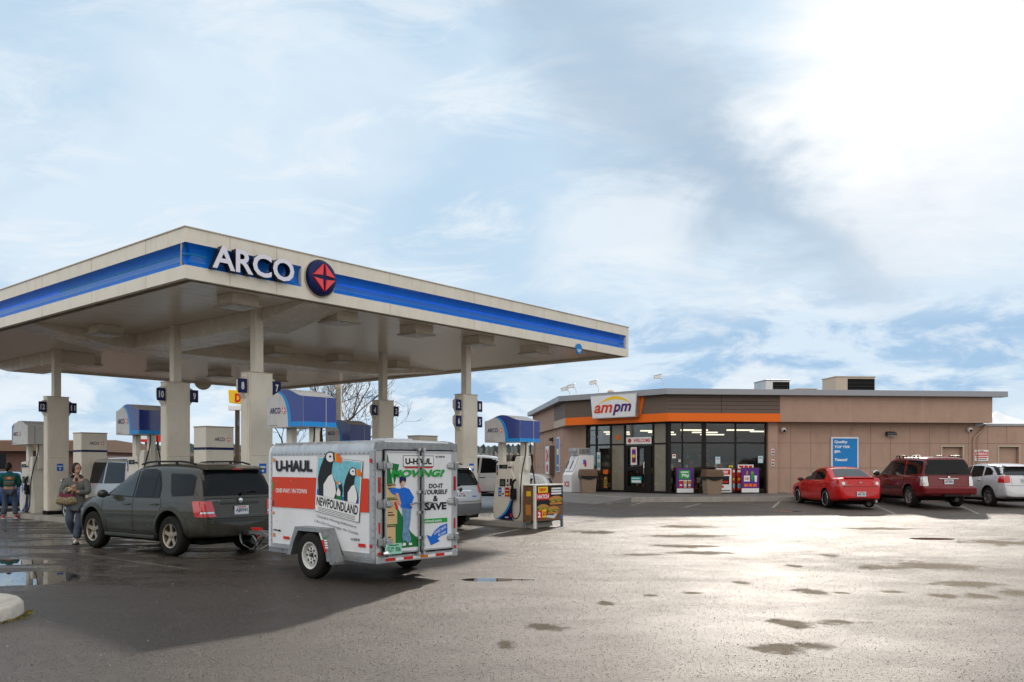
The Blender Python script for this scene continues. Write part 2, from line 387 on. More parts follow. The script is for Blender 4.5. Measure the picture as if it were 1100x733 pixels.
# dark grey-blue streak and bright cloud round the hidden sun
fin=cmix(mth('MULTIPLY',band(-1,31,15,17,7.5),.80),fin,(.44,.57,.71))
fin=cmix(mth('MULTIPLY',band(13,19,24,13,5.5),.75),fin,(.43,.56,.70))
fin=cmix(mth('MULTIPLY',spot(7,15.5,8,4.2),.7),fin,(.86,.92,.975))
glow=spot(26,24,12.5,10)
fin=cmix(mth('MULTIPLY',glow,rng(nB,.2,.5,.75,1)),fin,(1.12,1.11,1.10))
fin=cmix(mth('MULTIPLY',spot(28,15,8,5),.55),fin,(.95,.97,1.0))
back=mth('MAXIMUM',rng(sp.outputs[1],.15,-.55,0,1),mth('MULTIPLY',rng(sp.outputs[2],.62,.95,0,1),.8))  # unseen sky behind the camera and overhead, brightened to light the facades
fin=cmix(back,fin,cmix(rng(nA,.4,.6),(1.15,1.13,1.10),(1.58,1.55,1.49)))
hz=rng(el,0,2.5,.75,0)
fin=cmix(hz,fin,(.74,.85,.95))
below=rng(sp.outputs[2],-.04,0.0,1,0,False)
fin=cmix(below,fin,(.25,.25,.26))
L.new(fin,bg.inputs[0]); bg.inputs[1].default_value=1.0
scn.view_settings.view_transform='Standard'; scn.view_settings.look='None'; scn.view_settings.gamma=1; scn.view_settings.exposure=0; scn.view_settings.use_curve_mapping=False
scn.render.engine='CYCLES'; scn.cycles.max_bounces=8; scn.cycles.use_denoising=True

# ------------------------------------------------------------------ ground
def nodes(m): return m.node_tree.nodes, m.node_tree.links
def asphalt():
    global N,L
    m,nt,b=newmat('wet_asphalt'); N,L=nt.nodes,nt.links
    geo=N.new('ShaderNodeNewGeometry'); P=geo.outputs['Position']
    big=noise(P,.22,6,.6,.4); mid=noise(P,1.1,6,.6,.3,(4,3,0),(1,1.6,1),R(-40)); fine=noise(P,42,3,.7); vfine=noise(P,95,2,.6)
    # base colour
    c=cmix(rng(big,.35,.65),(.050,.038,.029),(.090,.073,.059))
    c=cmix(mth('MULTIPLY',rng(mid,.45,.62),.5),c,(.038,.032,.028))
    grain=noise(P,17,8,.82); gr2=noise(P,6,8,.8,.2,(3,1,0))
    c=cmix(mth('MULTIPLY',rng(mid,.30,.48,1,0),.35),c,(.115,.10,.085))
    c=cmix(rng(grain,.34,.50,.75,0),c,(.016,.013,.010))
    c=cmix(rng(grain,.52,.68,0,.7),c,(.19,.17,.15))
    c=cmix(rng(gr2,.54,.66,0,.45),c,(.020,.017,.014))
    c=cmix(mth('MULTIPLY',rng(fine,.52,.66),.45),c,(.20,.185,.165))
    vor=N.new('ShaderNodeTexVoronoi'); vor.inputs['Scale'].default_value=55; L.new(P,vor.inputs[0])
    stone=rng(vor.outputs['Distance'],.0,.35,1,0)
    # dull dry patches of a shape of their own: (x,y,rx,ry)
    def masks(lst, nz, amp, soft):
        out=None
        for (x,y,rx,ry) in lst:
            s=N.new('ShaderNodeVectorMath'); s.operation='SUBTRACT'; L.new(P,s.inputs[0]); s.inputs[1].default_value=(x,y,0)
            q=N.new('ShaderNodeVectorMath'); q.operation='MULTIPLY'; L.new(s.outputs[0],q.inputs[0]); q.inputs[1].default_value=(1/rx,1/ry,0)
            l=N.new('ShaderNodeVectorMath'); l.operation='LENGTH'; L.new(q.outputs[0],l.inputs[0])
            out=l.outputs['Value'] if out is None else mth('MINIMUM',out,l.outputs['Value'])
        d=mth('ADD',out,mth('MULTIPLY',mth('SUBTRACT',nz,.5),amp))
        return rng(d,1-soft,1,1,0)
    b.inputs['Specular Tint'].default_value=(1,.93,.86,1)
    wob=mth('ADD',mth('MULTIPLY',noise(P,1.5,8,.7,.8),.65),mth('MULTIPLY',noise(P,5,8,.75,.3,(3,3,0)),.35))
    dry=masks(DRY,wob,4.6,.6)
    pud=masks(PUD,noise(P,.9,4,.55,.4,(9,2,0)),.8,.05)
    c=cmix(dry,c,(.16,.125,.085))
    cr=N.new('ShaderNodeTexVoronoi'); cr.feature='DISTANCE_TO_EDGE'; cr.inputs['Scale'].default_value=.11
    ad=N.new('ShaderNodeVectorMath'); ad.operation='ADD'; L.new(P,ad.inputs[0])
    nn=N.new('ShaderNodeTexNoise'); nn.inputs['Scale'].default_value=.8; nn.inputs['Detail'].default_value=7; L.new(P,nn.inputs[0]); L.new(nn.outputs['Color'],ad.inputs[1]); L.new(ad.outputs[0],cr.inputs[0])
    crack=mth('MULTIPLY',rng(cr.outputs[0],.0,.005,1,0),rng(noise(P,.4,3,.5,0,(1,8,0)),.42,.56))
    sxx=N.new('ShaderNodeSeparateXYZ'); L.new(P,sxx.inputs[0])
    wet_shade=rng(mth('ADD',mth('ADD',sxx.outputs[0],mth('MULTIPLY',sxx.outputs[1],-.12)),mth('MULTIPLY',mth('SUBTRACT',noise(P,.35,5,.6,.4,(7,7,0)),.5),7)),3.2,-2.8,0,1)
    c=cmix(mth('MULTIPLY',wet_shade,.72),c,(.022,.014,.009))  # left forecourt darkened: wet asphalt, with weak glare and shade painted in
    oil=mth('MULTIPLY',rng(noise(P,1.4,5,.62,.5,(12,4,0)),.60,.70,0,.6),rng(noise(P,.3,2,.5,0,(2,2,0)),.45,.6))
    c=cmix(oil,c,(.012,.010,.009))
    c=cmix(mth('MULTIPLY',crack,.85),c,(.018,.015,.012))
    c=cmix(mth('MULTIPLY',pud,.9),c,(.028,.024,.02))
    L.new(c,b.inputs['Base Color'])
    ro=mth('ADD',mth('ADD',mth('SUBTRACT',.51,mth('MULTIPLY',wet_shade,.17)),mth('MULTIPLY',rng(big,.3,.7),.14)),mth('ADD',mth('MULTIPLY',mth('SUBTRACT',grain,.5),.45),mth('MULTIPLY',mth('SUBTRACT',mid,.5),.25)))
    # wet streaks on the forecourt to the left, under the canopy
    sx=N.new('ShaderNodeSeparateXYZ'); L.new(P,sx.inputs[0])
    left=rng(sx.outputs[0],-2.5,-7.5,0,1)
    st=noise(P,.55,6,.62,.5,(2,5,0),(1,2.8,1),R(-8))
    wet=mth('MULTIPLY',mth('MULTIPLY',rng(st,.47,.56),left),rng(sx.outputs[1],10.5,13,0,1))
    ro=mth('SUBTRACT',ro,mth('MULTIPLY',wet,.46))
    ro=mth('ADD',mth('MULTIPLY',ro,mth('SUBTRACT',1,dry)),mth('MULTIPLY',dry,.86))
    ro=mth('MULTIPLY',ro,mth('SUBTRACT',1.0,mth('MULTIPLY',pud,.97)))
    ro=mth('MAXIMUM',ro,.015)
    L.new(ro,b.inputs['Roughness'])
    ro=mth('SUBTRACT',ro,mth('MULTIPLY',wet_shade,.0))
    L.new(mth('MULTIPLY',mth('SUBTRACT',.56,mth('MULTIPLY',dry,.36)),rng(grain,.36,.60,.62,1.2)),b.inputs['Specular IOR Level'])
    hgt=mth('ADD',mth('MULTIPLY',grain,1.2),mth('MULTIPLY',fine,.6)); hgt=mth('ADD',hgt,mth('ADD',mth('MULTIPLY',vfine,.3),mth('MULTIPLY',stone,.25)))
    bp=N.new('ShaderNodeBump'); bp.inputs['Distance'].default_value=.02; L.new(hgt,bp.inputs['Height'])
    L.new(mth('MULTIPLY',mth('SUBTRACT',.8,mth('MULTIPLY',wet,.68)),mth('SUBTRACT',1,pud)),bp.inputs['Strength'])
    L.new(bp.outputs[0],b.inputs['Normal'])
    return m
def gp(px,py,z=0):
    d=(1.7-z)*918/(py-499); return ((px-550)/918*d, d)
DRY=[]
for px,py,wx,wy in [(585,673,.34,.22),(543,692,.2,.2),(652,648,.16,.12),(700,640,.14,.1),(742,637,.2,.1),(798,626,.24,.16),(870,636,.34,.28),(905,637,.2,.1),
    (840,668,.26,.16),(855,672,.26,.16),(905,668,.42,.14),(833,696,.36,.22),(875,694,.24,.14),(960,610,.9,.35),(1003,608,1.0,.55),(1040,628,.7,.28),(1058,641,.4,.22),
    (1092,637,.5,.3),(748,594,.9,.3),(735,587,1.2,.3),(741,576,1.6,.35),(892,597,.3,.25),(853,608,.2,.2),(1085,583,1.6,.7),(640,572,1.1,.5),(945,568,1.4,.4),(1010,640,.3,.15),(960,636,.3,.15),(735,566,1.2,.4),(690,596,.6,.2)]:
    x,y=gp(px,py); DRY.append((x,y,wx*.75,wy*1.35))
PUD=[]
for px,py,rx,ry in [(14,622,.95,.85),(525,623,.42,.20),(560,623,.2,.08),(1003,579,.55,.30),(846,553.5,.5,.25),(0,604,1.0,.5)]:
    x,y=gp(px,py); PUD.append((x,y,rx,ry))
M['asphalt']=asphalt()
M['field']=mat('field_ground',(.13,.10,.065),.95,var=.4,vs=.05)
def sheet(name, xs, ys, zf, m):
    b=B(); vs=[(x,y,zf(x,y)) for y in ys for x in xs]; n=len(xs)
    fs=[(j*n+i,j*n+i+1,(j+1)*n+i+1,(j+1)*n+i) for j in range(len(ys)-1) for i in range(n-1)]
    b.add(vs,fs,m,True); o=b.build(name,angle=80); return o
def lin(a,b,n): return [a+(b-a)*i/n for i in range(n+1)]
tag(sheet('ground', [-3000,-800,-200]+lin(-60,80,70)+[200,800,3000], [-300,-60]+lin(-20,60,80)+[120,400,1200,4500], lambda x,y: gz(x,y)-.02, 'field'),kind='structure')
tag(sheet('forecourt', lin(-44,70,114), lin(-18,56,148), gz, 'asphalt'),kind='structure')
M['road']=mat('road_asphalt',(.06,.057,.054),.7,var=.2,vs=.5)
tag(sheet('road', lin(-200,260,40), [60,72], lambda x,y: gz(x,y)+.004, 'road'),kind='structure')
# painted lines
M['line']=mat('worn_line',(.30,.28,.25),.6,var=.5,vs=6,dirt=.95,dirtcol=(.09,.08,.07))
def line(p0,p1,w,name='painted_line',label=None,z=.004,group='painted lines on the forecourt'):
    a=Vector((*p0,0)); c=Vector((*p1,0)); d=(c-a).normalized(); n=Vector((-d.y,d.x,0))*w/2; k=max(1,int((c-a).length/1.0)); b=B(); vs=[]
    for i in range(k+1):
        p=a.lerp(c,i/k)
        for q in (p-n,p+n): vs.append((q.x,q.y,gz(q.x,q.y)+z))
    b.add(vs,[(2*i,2*i+1,2*i+3,2*i+2) for i in range(k)],'line'); o=b.build(name); return tag(o,kind='structure')
line(gp(62,592),gp(205,612),.022)
for i,(a,c) in enumerate([((630,541),(655,536.5)),((652,543),(676,538.5)),((678,544),(703,539)),((606,540),(628,536)),((594,536),(612,532.5))]):
    line(gp(*a,.16),gp(*c,.2),.12,'hatch_line')
line(gp(735,545.5,.17),gp(752,542,.19),.12,'parking_line'); line(gp(830,546,.16),gp(838,540,.2),.1,'parking_line')
for px in (962,1052): line(gp(px,552,.12),gp(px-26,541,.22),.1,'parking_line')

# ------------------------------------------------------------------ canopy
CU,CV=15.44,19.25; Z0,Z1=5.20,6.16; G0,G1=5.45,5.88; CEIL=5.27; GIR=4.88
can=empty('petrol_canopy',cw(0,0),CROT,'large cream flat canopy with blue striped fascia over the fuel pumps','canopy')
# ceiling in the canopy frame x=u, y=v
b=B(); b.b2(.10,CU-.10,.10,CV-.10,CEIL,CEIL+.05,'ceil'); b.build('ceiling',can)
b=B(); b.prism([(.10,CEIL-.004),(2.6,GIR),(8.0,GIR),(8.0,CEIL-.003)],'x',2.96,4.1,'girder'); b.prism([(.10,CEIL-.005),(2.4,GIR-.003),(CU-4,GIR-.003),(CU-.1,CEIL-.005),(CU-.1,CEIL-.003),(.10,CEIL-.003)],'y',8.003,9.1,'girder'); b.prism([(13.0,GIR),(17.0,GIR),(CV-.10,CEIL-.004),(13.0,CEIL-.003)],'x',2.96,4.1,'girder'); b.build('girder_cover',can,bevel=.006)
b=B(); b.b2(.10,CU-.10,.10,CV-.10,Z1-.25,Z1-.2,'cream_d'); b.build('roof_deck',can)
def groove(s0,s1,mx,b,seg=1):
    # concave recessed band; mx maps (s, depth inwards, z)
    K=8; vs=[];n=K+1
    for s in (s0,s1):
        for i in range(n):
            t=i/K; z=G0+(G1-G0)*t; d=.13*math.sin(PI*min(1,t*1.0))**.7 if 0<t<1 else 0
            vs.append(mx(s,d,z))
    b.add(vs,[(i,i+1,n+i+1,n+i) for i in range(K)],'arcoblue',True)
def endcap(s,mx,b,r=.0):
    K=8; vs=[mx(s,0,G0+(G1-G0)*i/K) for i in range(K+1)]+[mx(s,.13*math.sin(PI*i/K)**.7 if 0<i<K else 0,G0+(G1-G0)*i/K) for i in range(K+1)]
    b.add(vs,[(i,i+1,K+2+i,K+1+i) for i in range(K)],'arcoblue')
T=.10
fa=B()   # front fascia (faces -v): s=u
F=lambda s,d,z:(s,d,z)
fa.b2(0,CU,0,T,G1,Z1,'cream'); fa.b2(0,CU,0,T,Z0,G0,'cream')
fa.b2(0,CU,.14,.17,G0,G1,'cream_d')
groove(.0,2.62,F,fa); groove(3.46,15.30,F,fa)
fa.b2(2.62,3.46,0.0,T,G0,G1,'cream'); fa.b2(15.30,CU,0,T,G0,G1,'cream')
fa.build('front_fascia',can)
fl=B(); Fl=lambda s,d,z:(d,s,z)
fl.b2(0,T,T,CV,G1,Z1,'cream'); fl.b2(0,T,T,CV,Z0,G0,'cream'); fl.b2(.14,.17,.17,CV,G0,G1,'cream_d'); groove(0,CV-.1,Fl,fl); fl.build('side_fascia',can)
fb=B(); fb.b2(CU-T,CU,T,CV,Z0,Z1,'cream'); fb.b2(T,CU-T,CV-T,CV,Z0,Z1,'cream'); fb.build('rear_fascia',can)
# panel joints, cap, lower lip
b=B()
for s in (.93,2.0,5.1,8.0,10.95,13.6): b.b2(s,s+.012,-.004,.01,G1+.01,Z1-.01,'cream_d'); b.b2(s,s+.012,-.004,.01,Z0+.01,G0-.01,'cream_d')
for s in (1.5,3.9,6.5,9.2,12,15,17.8): b.b2(-.004,.01,s,s+.012,G1+.01,Z1-.01,'cream_d'); b.b2(-.004,.01,s,s+.012,Z0+.01,G0-.01,'cream_d')
b.b2(-.02,CU+.02,-.02,.14,Z1,Z1+.02,'cream_d'); b.b2(-.02,.14,.14,CV+.02,Z1,Z1+.02,'cream_d')
b.build('panel_joint',can)
M['dirtlip']=mat('stained_lip',(.26,.20,.12),.7,var=.7,vs=3,dirt=.8,dirtcol=(.07,.05,.03))
b=B(); b.b2(.10,CU-.1,.10,.30,Z0+.02,CEIL-.002,'dirtlip'); b.b2(.10,.30,.302,CV-.1,Z0+.02,CEIL-.002,'dirtlip'); b.b2(CU-.3,CU-.102,.302,CV-.1,Z0+.02,CEIL-.002,'cream_d'); b.build('drip_edge',can)
# neon tubes
b=B(); b.tube([(3.62,.03,5.665),(9.2,.03,5.665),(15.2,.03,5.665)],.018,'tube'); b.build('light_tube',can)
b=B(); b.tube([(.05,.03,5.665),(.45,.03,5.665)],.016,'tubecyan'); b.tube([(.03,.05,5.665),(.03,5.6,5.665)],.016,'tubecyan'); b.build('light_tube',can)
b=B(); b.tube([(.03,5.6,5.665),(.03,19.0,5.665)],.018,'tube'); b.build('light_tube',can)
# letters
vs,fs,a0,a1,b0,b1=textmesh('ARCO',.022,0,1.0)
fullv,fullf,_,_,_,_=textmesh('ARCO',.022,0,1.0,.14)
sx=(2.33-.47)/(a1-a0); sz=(5.915-5.455)/(b1-b0)
b=B(); b.add([(.47+(v.x-a0)*sx, -.075-v.z*.55, 5.455+(v.y-b0)*sz) for v in fullv], fullf,'ink')
b.add([(.47+(v.x-a0)*sx, -.156, 5.455+(v.y-b0)*sz) for v in vs], fs,'letter'); lo=b.build('letter_sign',can)
# medallion
def medallion(parent,u,v,z,rz,r=.375):
    b=B(); b.lathe([(0,.14),(r*.8,.125),(r*.95,.09),(r,.04),(r,-.02)],'navy',ax='y',n=48)
    b.lathe([(r+.02,.02),(r+.03,.02),(r+.03,-.02)],'cream_d',ax='y',n=48)
    b.cyl((0,-.03,0),(0,-.02,0),r+.03,'cream',n=48)
    # ax y: flip so the dome faces -y
    b.v=[(x,-y,q) for x,y,q in b.v]
    o=b.build('logo_disc',parent,(u,v,z),rz)
    s=B()
    for a in range(4):
        ca,sa=math.cos(a*PI/2),math.sin(a*PI/2); rr=r*.80
        p=[(.05*rr,rr),(rr,.05*rr),(.13*rr,.13*rr)]; q=[(x*ca-y*sa,x*sa+y*ca) for x,y in p]
        cx=sum(t[0] for t in q)/3; cz=sum(t[1] for t in q)/3
        base=[(x,-.115,zq) for x,zq in q]; top=[(lerp(x,cx,.12),-.165,lerp(zq,cz,.12)) for x,zq in q]
        s.add(base+top,[(0,1,2),(3,4,5),(0,1,4,3),(1,2,5,4),(2,0,3,5)],'spark')
    s.build('spark_emblem',o)
medallion(can,3.09,-.02,5.70,0); medallion(can,11.53,CV+.02,5.38,PI,.40)
b=B(); b.lathe([(.001,0),(.16,0),(.16,.03),(.001,.03)],'bluesign',ax='y',n=20); b.build('round_sticker',can,(12.62,-.045,5.17))
g=G(); g.rect(-.09,.0,.09,.03,'white',1); g.rect(-.06,-.04,.06,-.02,'white',1); g.build('sticker_print',can,(12.62,-.047,5.12))
# ceiling lights
b=B(); b.b2(-.31,.31,-.31,.31,-.20,0,'girder'); b.b2(-.36,.36,-.36,.36,-.24,-.20,'cream_d')
li=empty('canopy_light',(0,0,0),CROT); b.build('housing',li,bevel=.008)
b=B(); b.add([(-.29,-.29,-.245),(.29,-.29,-.245),(.29,.29,-.245),(-.29,.29,-.245),(0,0,-.29)],[(0,1,4),(1,2,4),(2,3,4),(3,0,4)],'lens'); b.build('lens',li)
rown={1.1:'in the row behind the letters',7.2:'middle row of the ceiling',14.4:'far row of the ceiling'}
ordn=['first from the near corner','second from the near corner','third from the near corner','fourth from the near corner','fifth from the near corner']
first=True
for v in (1.1,7.2,14.4):
    for i,u in enumerate((1.8,4.5,7.0,9.4,11.9)):
        if v==14.4 and i==0: continue
        o=li if first else copytree(li); first=False
        gg=(2.96<u<4.1)
        o.location=cw(u,v,CEIL-.002)
        tag(o,'square light, %s, %s'%(ordn[i],rown[v]),'ceiling light','square lights under the petrol canopy')

# ------------------------------------------------------------------ columns
def column(u,v,top,nums,label,hi=None):
    x,y,_=cw(u,v); z=gz(x,y)
    c=empty('support_column',(x,y,z),CROT,label,'column','cream canopy columns')
    b=B(); b.b2(-.105,.105,-.105,.105,top-z-.02,CEIL-z+.0,'cream'); b.build('upper_post',c,bevel=.006)
    b=B(); b.b2(-.31,.31,-.16,.16,.27,top-z,'cream'); b.b2(-.33,.33,-.18,.18,top-z,top-z+.015,'cream_d')
    b.b2(-.275,.275,-.172,-.161,.3,top-z-.03,'cream'); b.b2(-.322,-.311,-.12,.12,.3,top-z-.03,'cream')
    b.b2(-.274,.274,-.174,-.1725,1.9,1.91,'cream_d'); b.build('casing',c,bevel=.008)
    b=B(); b.b2(-.33,.33,-.18,.18,0,.27,'blackm'); b.build('base_shroud',c)
    for side,lst in ((-1,nums[0]),(1,nums[1])):
        for k,nm in enumerate(lst):
            zz=top-z-.32-k*.46
            b=B(); b.prism([(side*.311,zz-.30),(side*.38,zz-.2),(side*.47,zz-.06),(side*.47,zz+.14),(side*.38,zz+.2),(side*.311,zz+.23)] ,'y',-.10,.10,'cream'); br=b.build('sign_bracket',c,bevel=.01)
            b=B(); b.b2(side*.45-.115,side*.45+.115,-.135,-.103,zz-.16,zz+.16,'navy'); sg=b.build('number_sign',br,bevel=.02)
            g=G(); cxn=side*.45; wd=.13 if len(nm)==2 else .075
            g.text(nm,cxn-wd/2,zz-.085,cxn+wd/2,zz+.085,'white',2,bold=.03); g.build('sign_number',br,(0,-.135,0))
    b=B(); b.b2(-.05,.13,-.181,-.173,1.5,1.72,'blueink'); p=b.build('blue_placard',c)
    g=G(); g.rect(-.03,1.62,.11,1.66,'white',1); g.disc((.04,1.56),.03,'white',1); g.build('placard_print',p,(0,-.182,0))
    return c
column(2.91,2.08,3.79,(['8'],['7']),'cream canopy column with number signs 8 and 7')
column(2.91,5.72,3.79,(['10'],['9']),'cream canopy column with number signs 10 and 9')
column(2.91,12.95,3.79,(['12'],['11']),'cream canopy column with number signs 12 and 11')
column(9.93,2.08,3.73,(['2','6'],['1','5']),'cream canopy column with two blue signs on each side, beside the near silver SUV')
column(9.93,5.72,3.73,(['4'],['3']),'cream canopy column with number signs 4 and 3')
column(9.93,12.95,3.73,(['14'],['13']),'cream canopy column farthest back, standing behind the number 8 column')

# ------------------------------------------------------------------ islands
def island(u,v0,v1,label):
    x,y,_=cw(u,v0); o=empty('pump_island',(x,y,gz(x,y)-.02),CROT,label,'pump island','raised pump islands')
    n=10; pts=[]; hw=.56; r=.3
    for cx,cy,a in ((hw-r,r,-90),(hw-r,v1-v0-r,0),(-hw+r,v1-v0-r,90),(-hw+r,r,180)):
        for i in range(6): t=R(a+90*i/5); pts.append((cx+r*math.cos(t),cy+r*math.sin(t)))
    b=B(); b.prism(pts,'z',0,.16,'concrete'); b.build('kerb',o,bevel=.02)
    b=B(); b.prism([(x*.9,lerp((v1-v0)/2,yy,.985)) for x,yy in pts],'z',.161,.17,'concrete'); b.build('slab',o)
    return o
island(2.91,-.75,8.5,'long concrete pump island beneath columns 8 and 10')
island(9.93,-.75,8.5,'long concrete pump island of the nearest fuel pump with the burger poster')
island(2.91,9.8,15.6,'concrete pump island beneath column 12 by the man in teal')
# ------------------------------------------------------------------ fuel pump
def arch(k=16,W=.64,h0=.60,hp=.76,z0=2.34):
    pts=[(-W,z0),(W,z0),(W,z0+h0)]
    for i in range(1,k): t=i/k; yy=W-2*W*t; s=abs(yy)/W; pts.append((yy,z0+h0+(hp-h0)*(math.cos(PI*s)*.5+.5)**.85))
    pts.append((-W,z0+h0)); return pts
def hood_z(y,W=.64,h0=.60,hp=.76,z0=2.34): 
    s=min(1,abs(y)/W); return z0+h0+(hp-h0)*(math.cos(PI*s)*.5+.5)**.85
def make_pump(flip=False):
    p=empty('fuel_pump',(0,0,0),CROT)
    # faces: -x looks at the cars on the left; y along the island
    A=arch(); hu=.43
    b=B(); b.prism(A,'x',-hu,hu,'hoodwhite',smooth=True); va=b.build('hood',p,angle=50)
    # printed faces
    g=G(step=.003); fz=lambda y: hood_z(y)
    s=1
    # reading dir along -y: sdir = -y ; so poly coordinate q=-y
    def swoosh(q0,qt,m,lay,right=.637):
        pts=[(right,2.345)]
        pts.append((q0,2.345))
        for i in range(1,13):
            t=i/12; q=lerp(q0,qt,1-(1-t)**1.0); z=2.345+(fz(qt)-2.345-.004)*math.sin(t*PI/2)**.9
            q=q0+(qt-q0)*(1-math.cos(t*PI/2))
            pts.append((q,min(z,fz(q)-.004)))
        n=10
        for i in range(1,n+1): q=lerp(qt,right,i/n); pts.append((q,fz(q)-.004))
        return pts
    base=swoosh(.12,-.28,'ltblue',1); base2=[(max(q,-.637),z) for q,z in swoosh(.235,-.22,'navy',2)]
    if not flip:
        g.poly(base,'ltblue',1); g.poly([(q, max(z,2.36)) for q,z in base2],'hoodnavy',2)
        g.poly([(.22,2.345),(.637,2.345),(.637,2.44),(.22,2.44)],'ltblue',3)
        tx=-.53
    else:
        g.poly([(-q*.5-.32,z) for q,z in base if True][::-1] if False else [(-.637,2.36),(-.637,2.93),(-.60,2.95),(-.5,3.0),(-.42,3.03),(-.30,3.06),(-.44,2.98),(-.52,2.85),(-.56,2.7),(-.57,2.55),(-.575,2.36)],'hoodnavy',1)
        tx=-.50
    g.text('ARCO',tx,2.62,tx+.38,2.74,'navyink',3,bold=.012); g.disc((tx+.50,2.68),.075,'white',3); g.spark((tx+.50,2.68),.082,layer=4,gap=.12)
    for k in range(5): g.rect(-.58+k*.07,2.375,-.54+k*.07,2.388,'trimgrey',3)
    g.build('printed_face',va,(-hu-.001,0,0),R(-90))
    g=G(step=.003)
    if not flip:
        g.rect(-hu+.004,2.44,hu-.004,2.936,'hoodnavy',1); g.rect(-hu+.004,2.345,hu-.004,2.44,'ltblue',1); g.rect(hu-.28,2.345,hu-.268,2.936,'pumpwhite',2)
    else:
        g.rect(-hu+.2,2.345,-hu+.212,2.93,'trimgrey',2)
    g.build('printed_end',va,(0,-.641,0))
    # uprights
    for yy in (.36,-.45):
        b=B(); b.b2(-.075,.075,yy-.10,yy+.10,1.55,2.339,'pumpwhite'); b.build('upright',p,bevel=.02)
    # cabinet with bulging flank
    sil=[(-.30,.17),(.42,.17),(.47,.30),(.49,.55),(.45,.85),(.40,1.10),(.38,1.35),(.37,1.72),(.33,1.78),(-.16,1.80),(-.20,1.55),(-.28,1.40),(-.30,1.2)]
    b=B(); b.prism(sil,'x',-.26,.26,'pumpwhite'); b.build('cabinet',p,bevel=.02)
    fl=[(-.58,.14),(-.24,.14),(-.24,1.72),(-.34,1.95),(-.52,1.95),(-.50,1.7),(-.45,1.45),(-.47,1.2),(-.52,.95),(-.565,.65),(-.59,.35)]
    b=B(); b.prism(fl,'x',-.24,.24,'pumpwhite'); b.build('hose_tower',p,bevel=.025)
    for sgn in (-1,1):
        fx=.262
        g=G(step=.004)
        if sgn<0:
            g.rect(-.28,1.56,.06,1.70,'pumpwhite',1); 
        # head display
        g.rect(-.24,1.60,.06,1.71,'black',3); g.rect(-.12,1.63,.02,1.68,'screen',4)
        g.rect(-.35,1.18,.23,1.40,'pumpwhite',2)
        g.rect(-.22,1.10,-.01,1.31,'black',3); g.rect(-.19,1.14,-.05,1.27,'screen',4)
        g.rect(.04,1.22,.10,1.31,'black',3); g.rect(.14,1.12,.24,1.32,'black',3); g.rect(.04,1.11,.10,1.17,'trimgrey',3)
        for q,mm in ((-.27,'blueink'),(-.15,'white'),(-.03,'red'),(.02,'red')):
            g.rect(q,.82,q+.11,1.07,mm,3); g.disc((q+.055,.89),.032,'yellow' if mm!='white' else 'ink',4,12)
            g.rect(q+.02,.98,q+.09,1.0,'white',4)
        g.rect(.15,.80,.24,.88,'black',3); g.disc((.19,1.0),.035,'black',3,12)
        # navy sweep at the foot
        g.poly([(-.40,.18),(.24,.18),(.24,.72),(.16,.72),(.08,.56),(-.02,.42),(-.16,.29),(-.30,.21)],'ltblue',2)
        g.poly([(-.28,.18),(.24,.18),(.24,.72),(.21,.72),(.13,.52),(.03,.38),(-.10,.27)],'navy',3)
        g.rect(-.02,.22,.10,.25,'white',4)
        g.rect(-.34,1.42,-.29,1.70,'trimgrey',2); g.rect(-.335,1.60,-.295,1.66,'blueink',3); g.rect(-.335,1.50,-.295,1.56,'pink',3)
        g.build('control_panel',p,(sgn*fx,0,0),R(-90 if sgn<0 else 90))
        # card reader block
        b=B(); b.b2(sgn*.27-.01,sgn*.27+.015*1,-.20,-.10,1.62,1.66,'black'); b.build('card_slot',p)
        # nozzle and boot
        yy=-.33; x=sgn*.34
        b=B(); b.b2(x-.05,x+.05,yy-.07,yy+.07,.74,1.05,'black'); b.tube([(x,yy-.02,.78),(x+sgn*.02,yy,1.0),(x+sgn*.05,yy+.0,1.16),(x+sgn*.03,yy-.05,1.27),(x,yy-.10,1.30)],.035,'black',8)
        b.tube([(x+sgn*.03,yy+.03,.8),(x+sgn*.07,yy+.05,.95),(x+sgn*.05,yy+.02,1.12)],.012,'black',6); b.build('nozzle',p,bevel=.01)
        b=B(); hp=[(x,yy,.78),(x,yy+.05,.55),(x+sgn*.03,yy+.02,.34),(x+sgn*.05,yy-.08,.22),(x+sgn*.04,yy-.19,.25),(x+sgn*.01,yy-.25,.42),(x,yy-.25,.9),(sgn*.25,-.56,1.5),(sgn*.12,-.58,2.0),(sgn*.09,-.57,2.33)]
        # smooth path
        q=[]; 
        for i in range(len(hp)-1):
            a=Vector(hp[max(i-1,0)]);bb=Vector(hp[i]);c=Vector(hp[i+1]);d=Vector(hp[min(i+2,len(hp)-1)])
            for t in (0,.33,.66): q.append(.5*((2*bb)+(c-a)*t+(2*a-5*bb+4*c-d)*t*t+(3*bb-a-3*c+d)*t**3))
        q.append(Vector(hp[-1])); b.tube(q,.017,'black',7); b.build('hose',p)
        b=B(); b.ell((x+sgn*.02,yy+.05,.30),(.03,.05,.06),'red'); b.build('hose_tag',p)
    return p
pump=make_pump(); pump2=make_pump(True)
def place(o,u,v,sz,label,dz=.0):
    x,y,_=cw(u,v); o.location=(x,y,gz(x,y)+dz); o.scale=(1,1,sz); tag(o,label,'fuel pump','fuel pumps on the islands')
place(pump,9.93,.33,.985,'fuel pump nearest the shop, beside the burger poster')
o=copytree(pump); place(o,2.91,.39,1.065,'fuel pump with its blue hood directly above the white trailer')
o=copytree(pump); place(o,9.93,7.45,1.02,'fuel pump behind column 4, its hood partly hidden by the column')
o=copytree(pump); place(o,2.91,7.42,1.065,'fuel pump just behind column 10, above the windscreen of the green SUV')
place(pump2,2.91,14.65,1.0,'fuel pump with mostly white hood next to the man in teal')
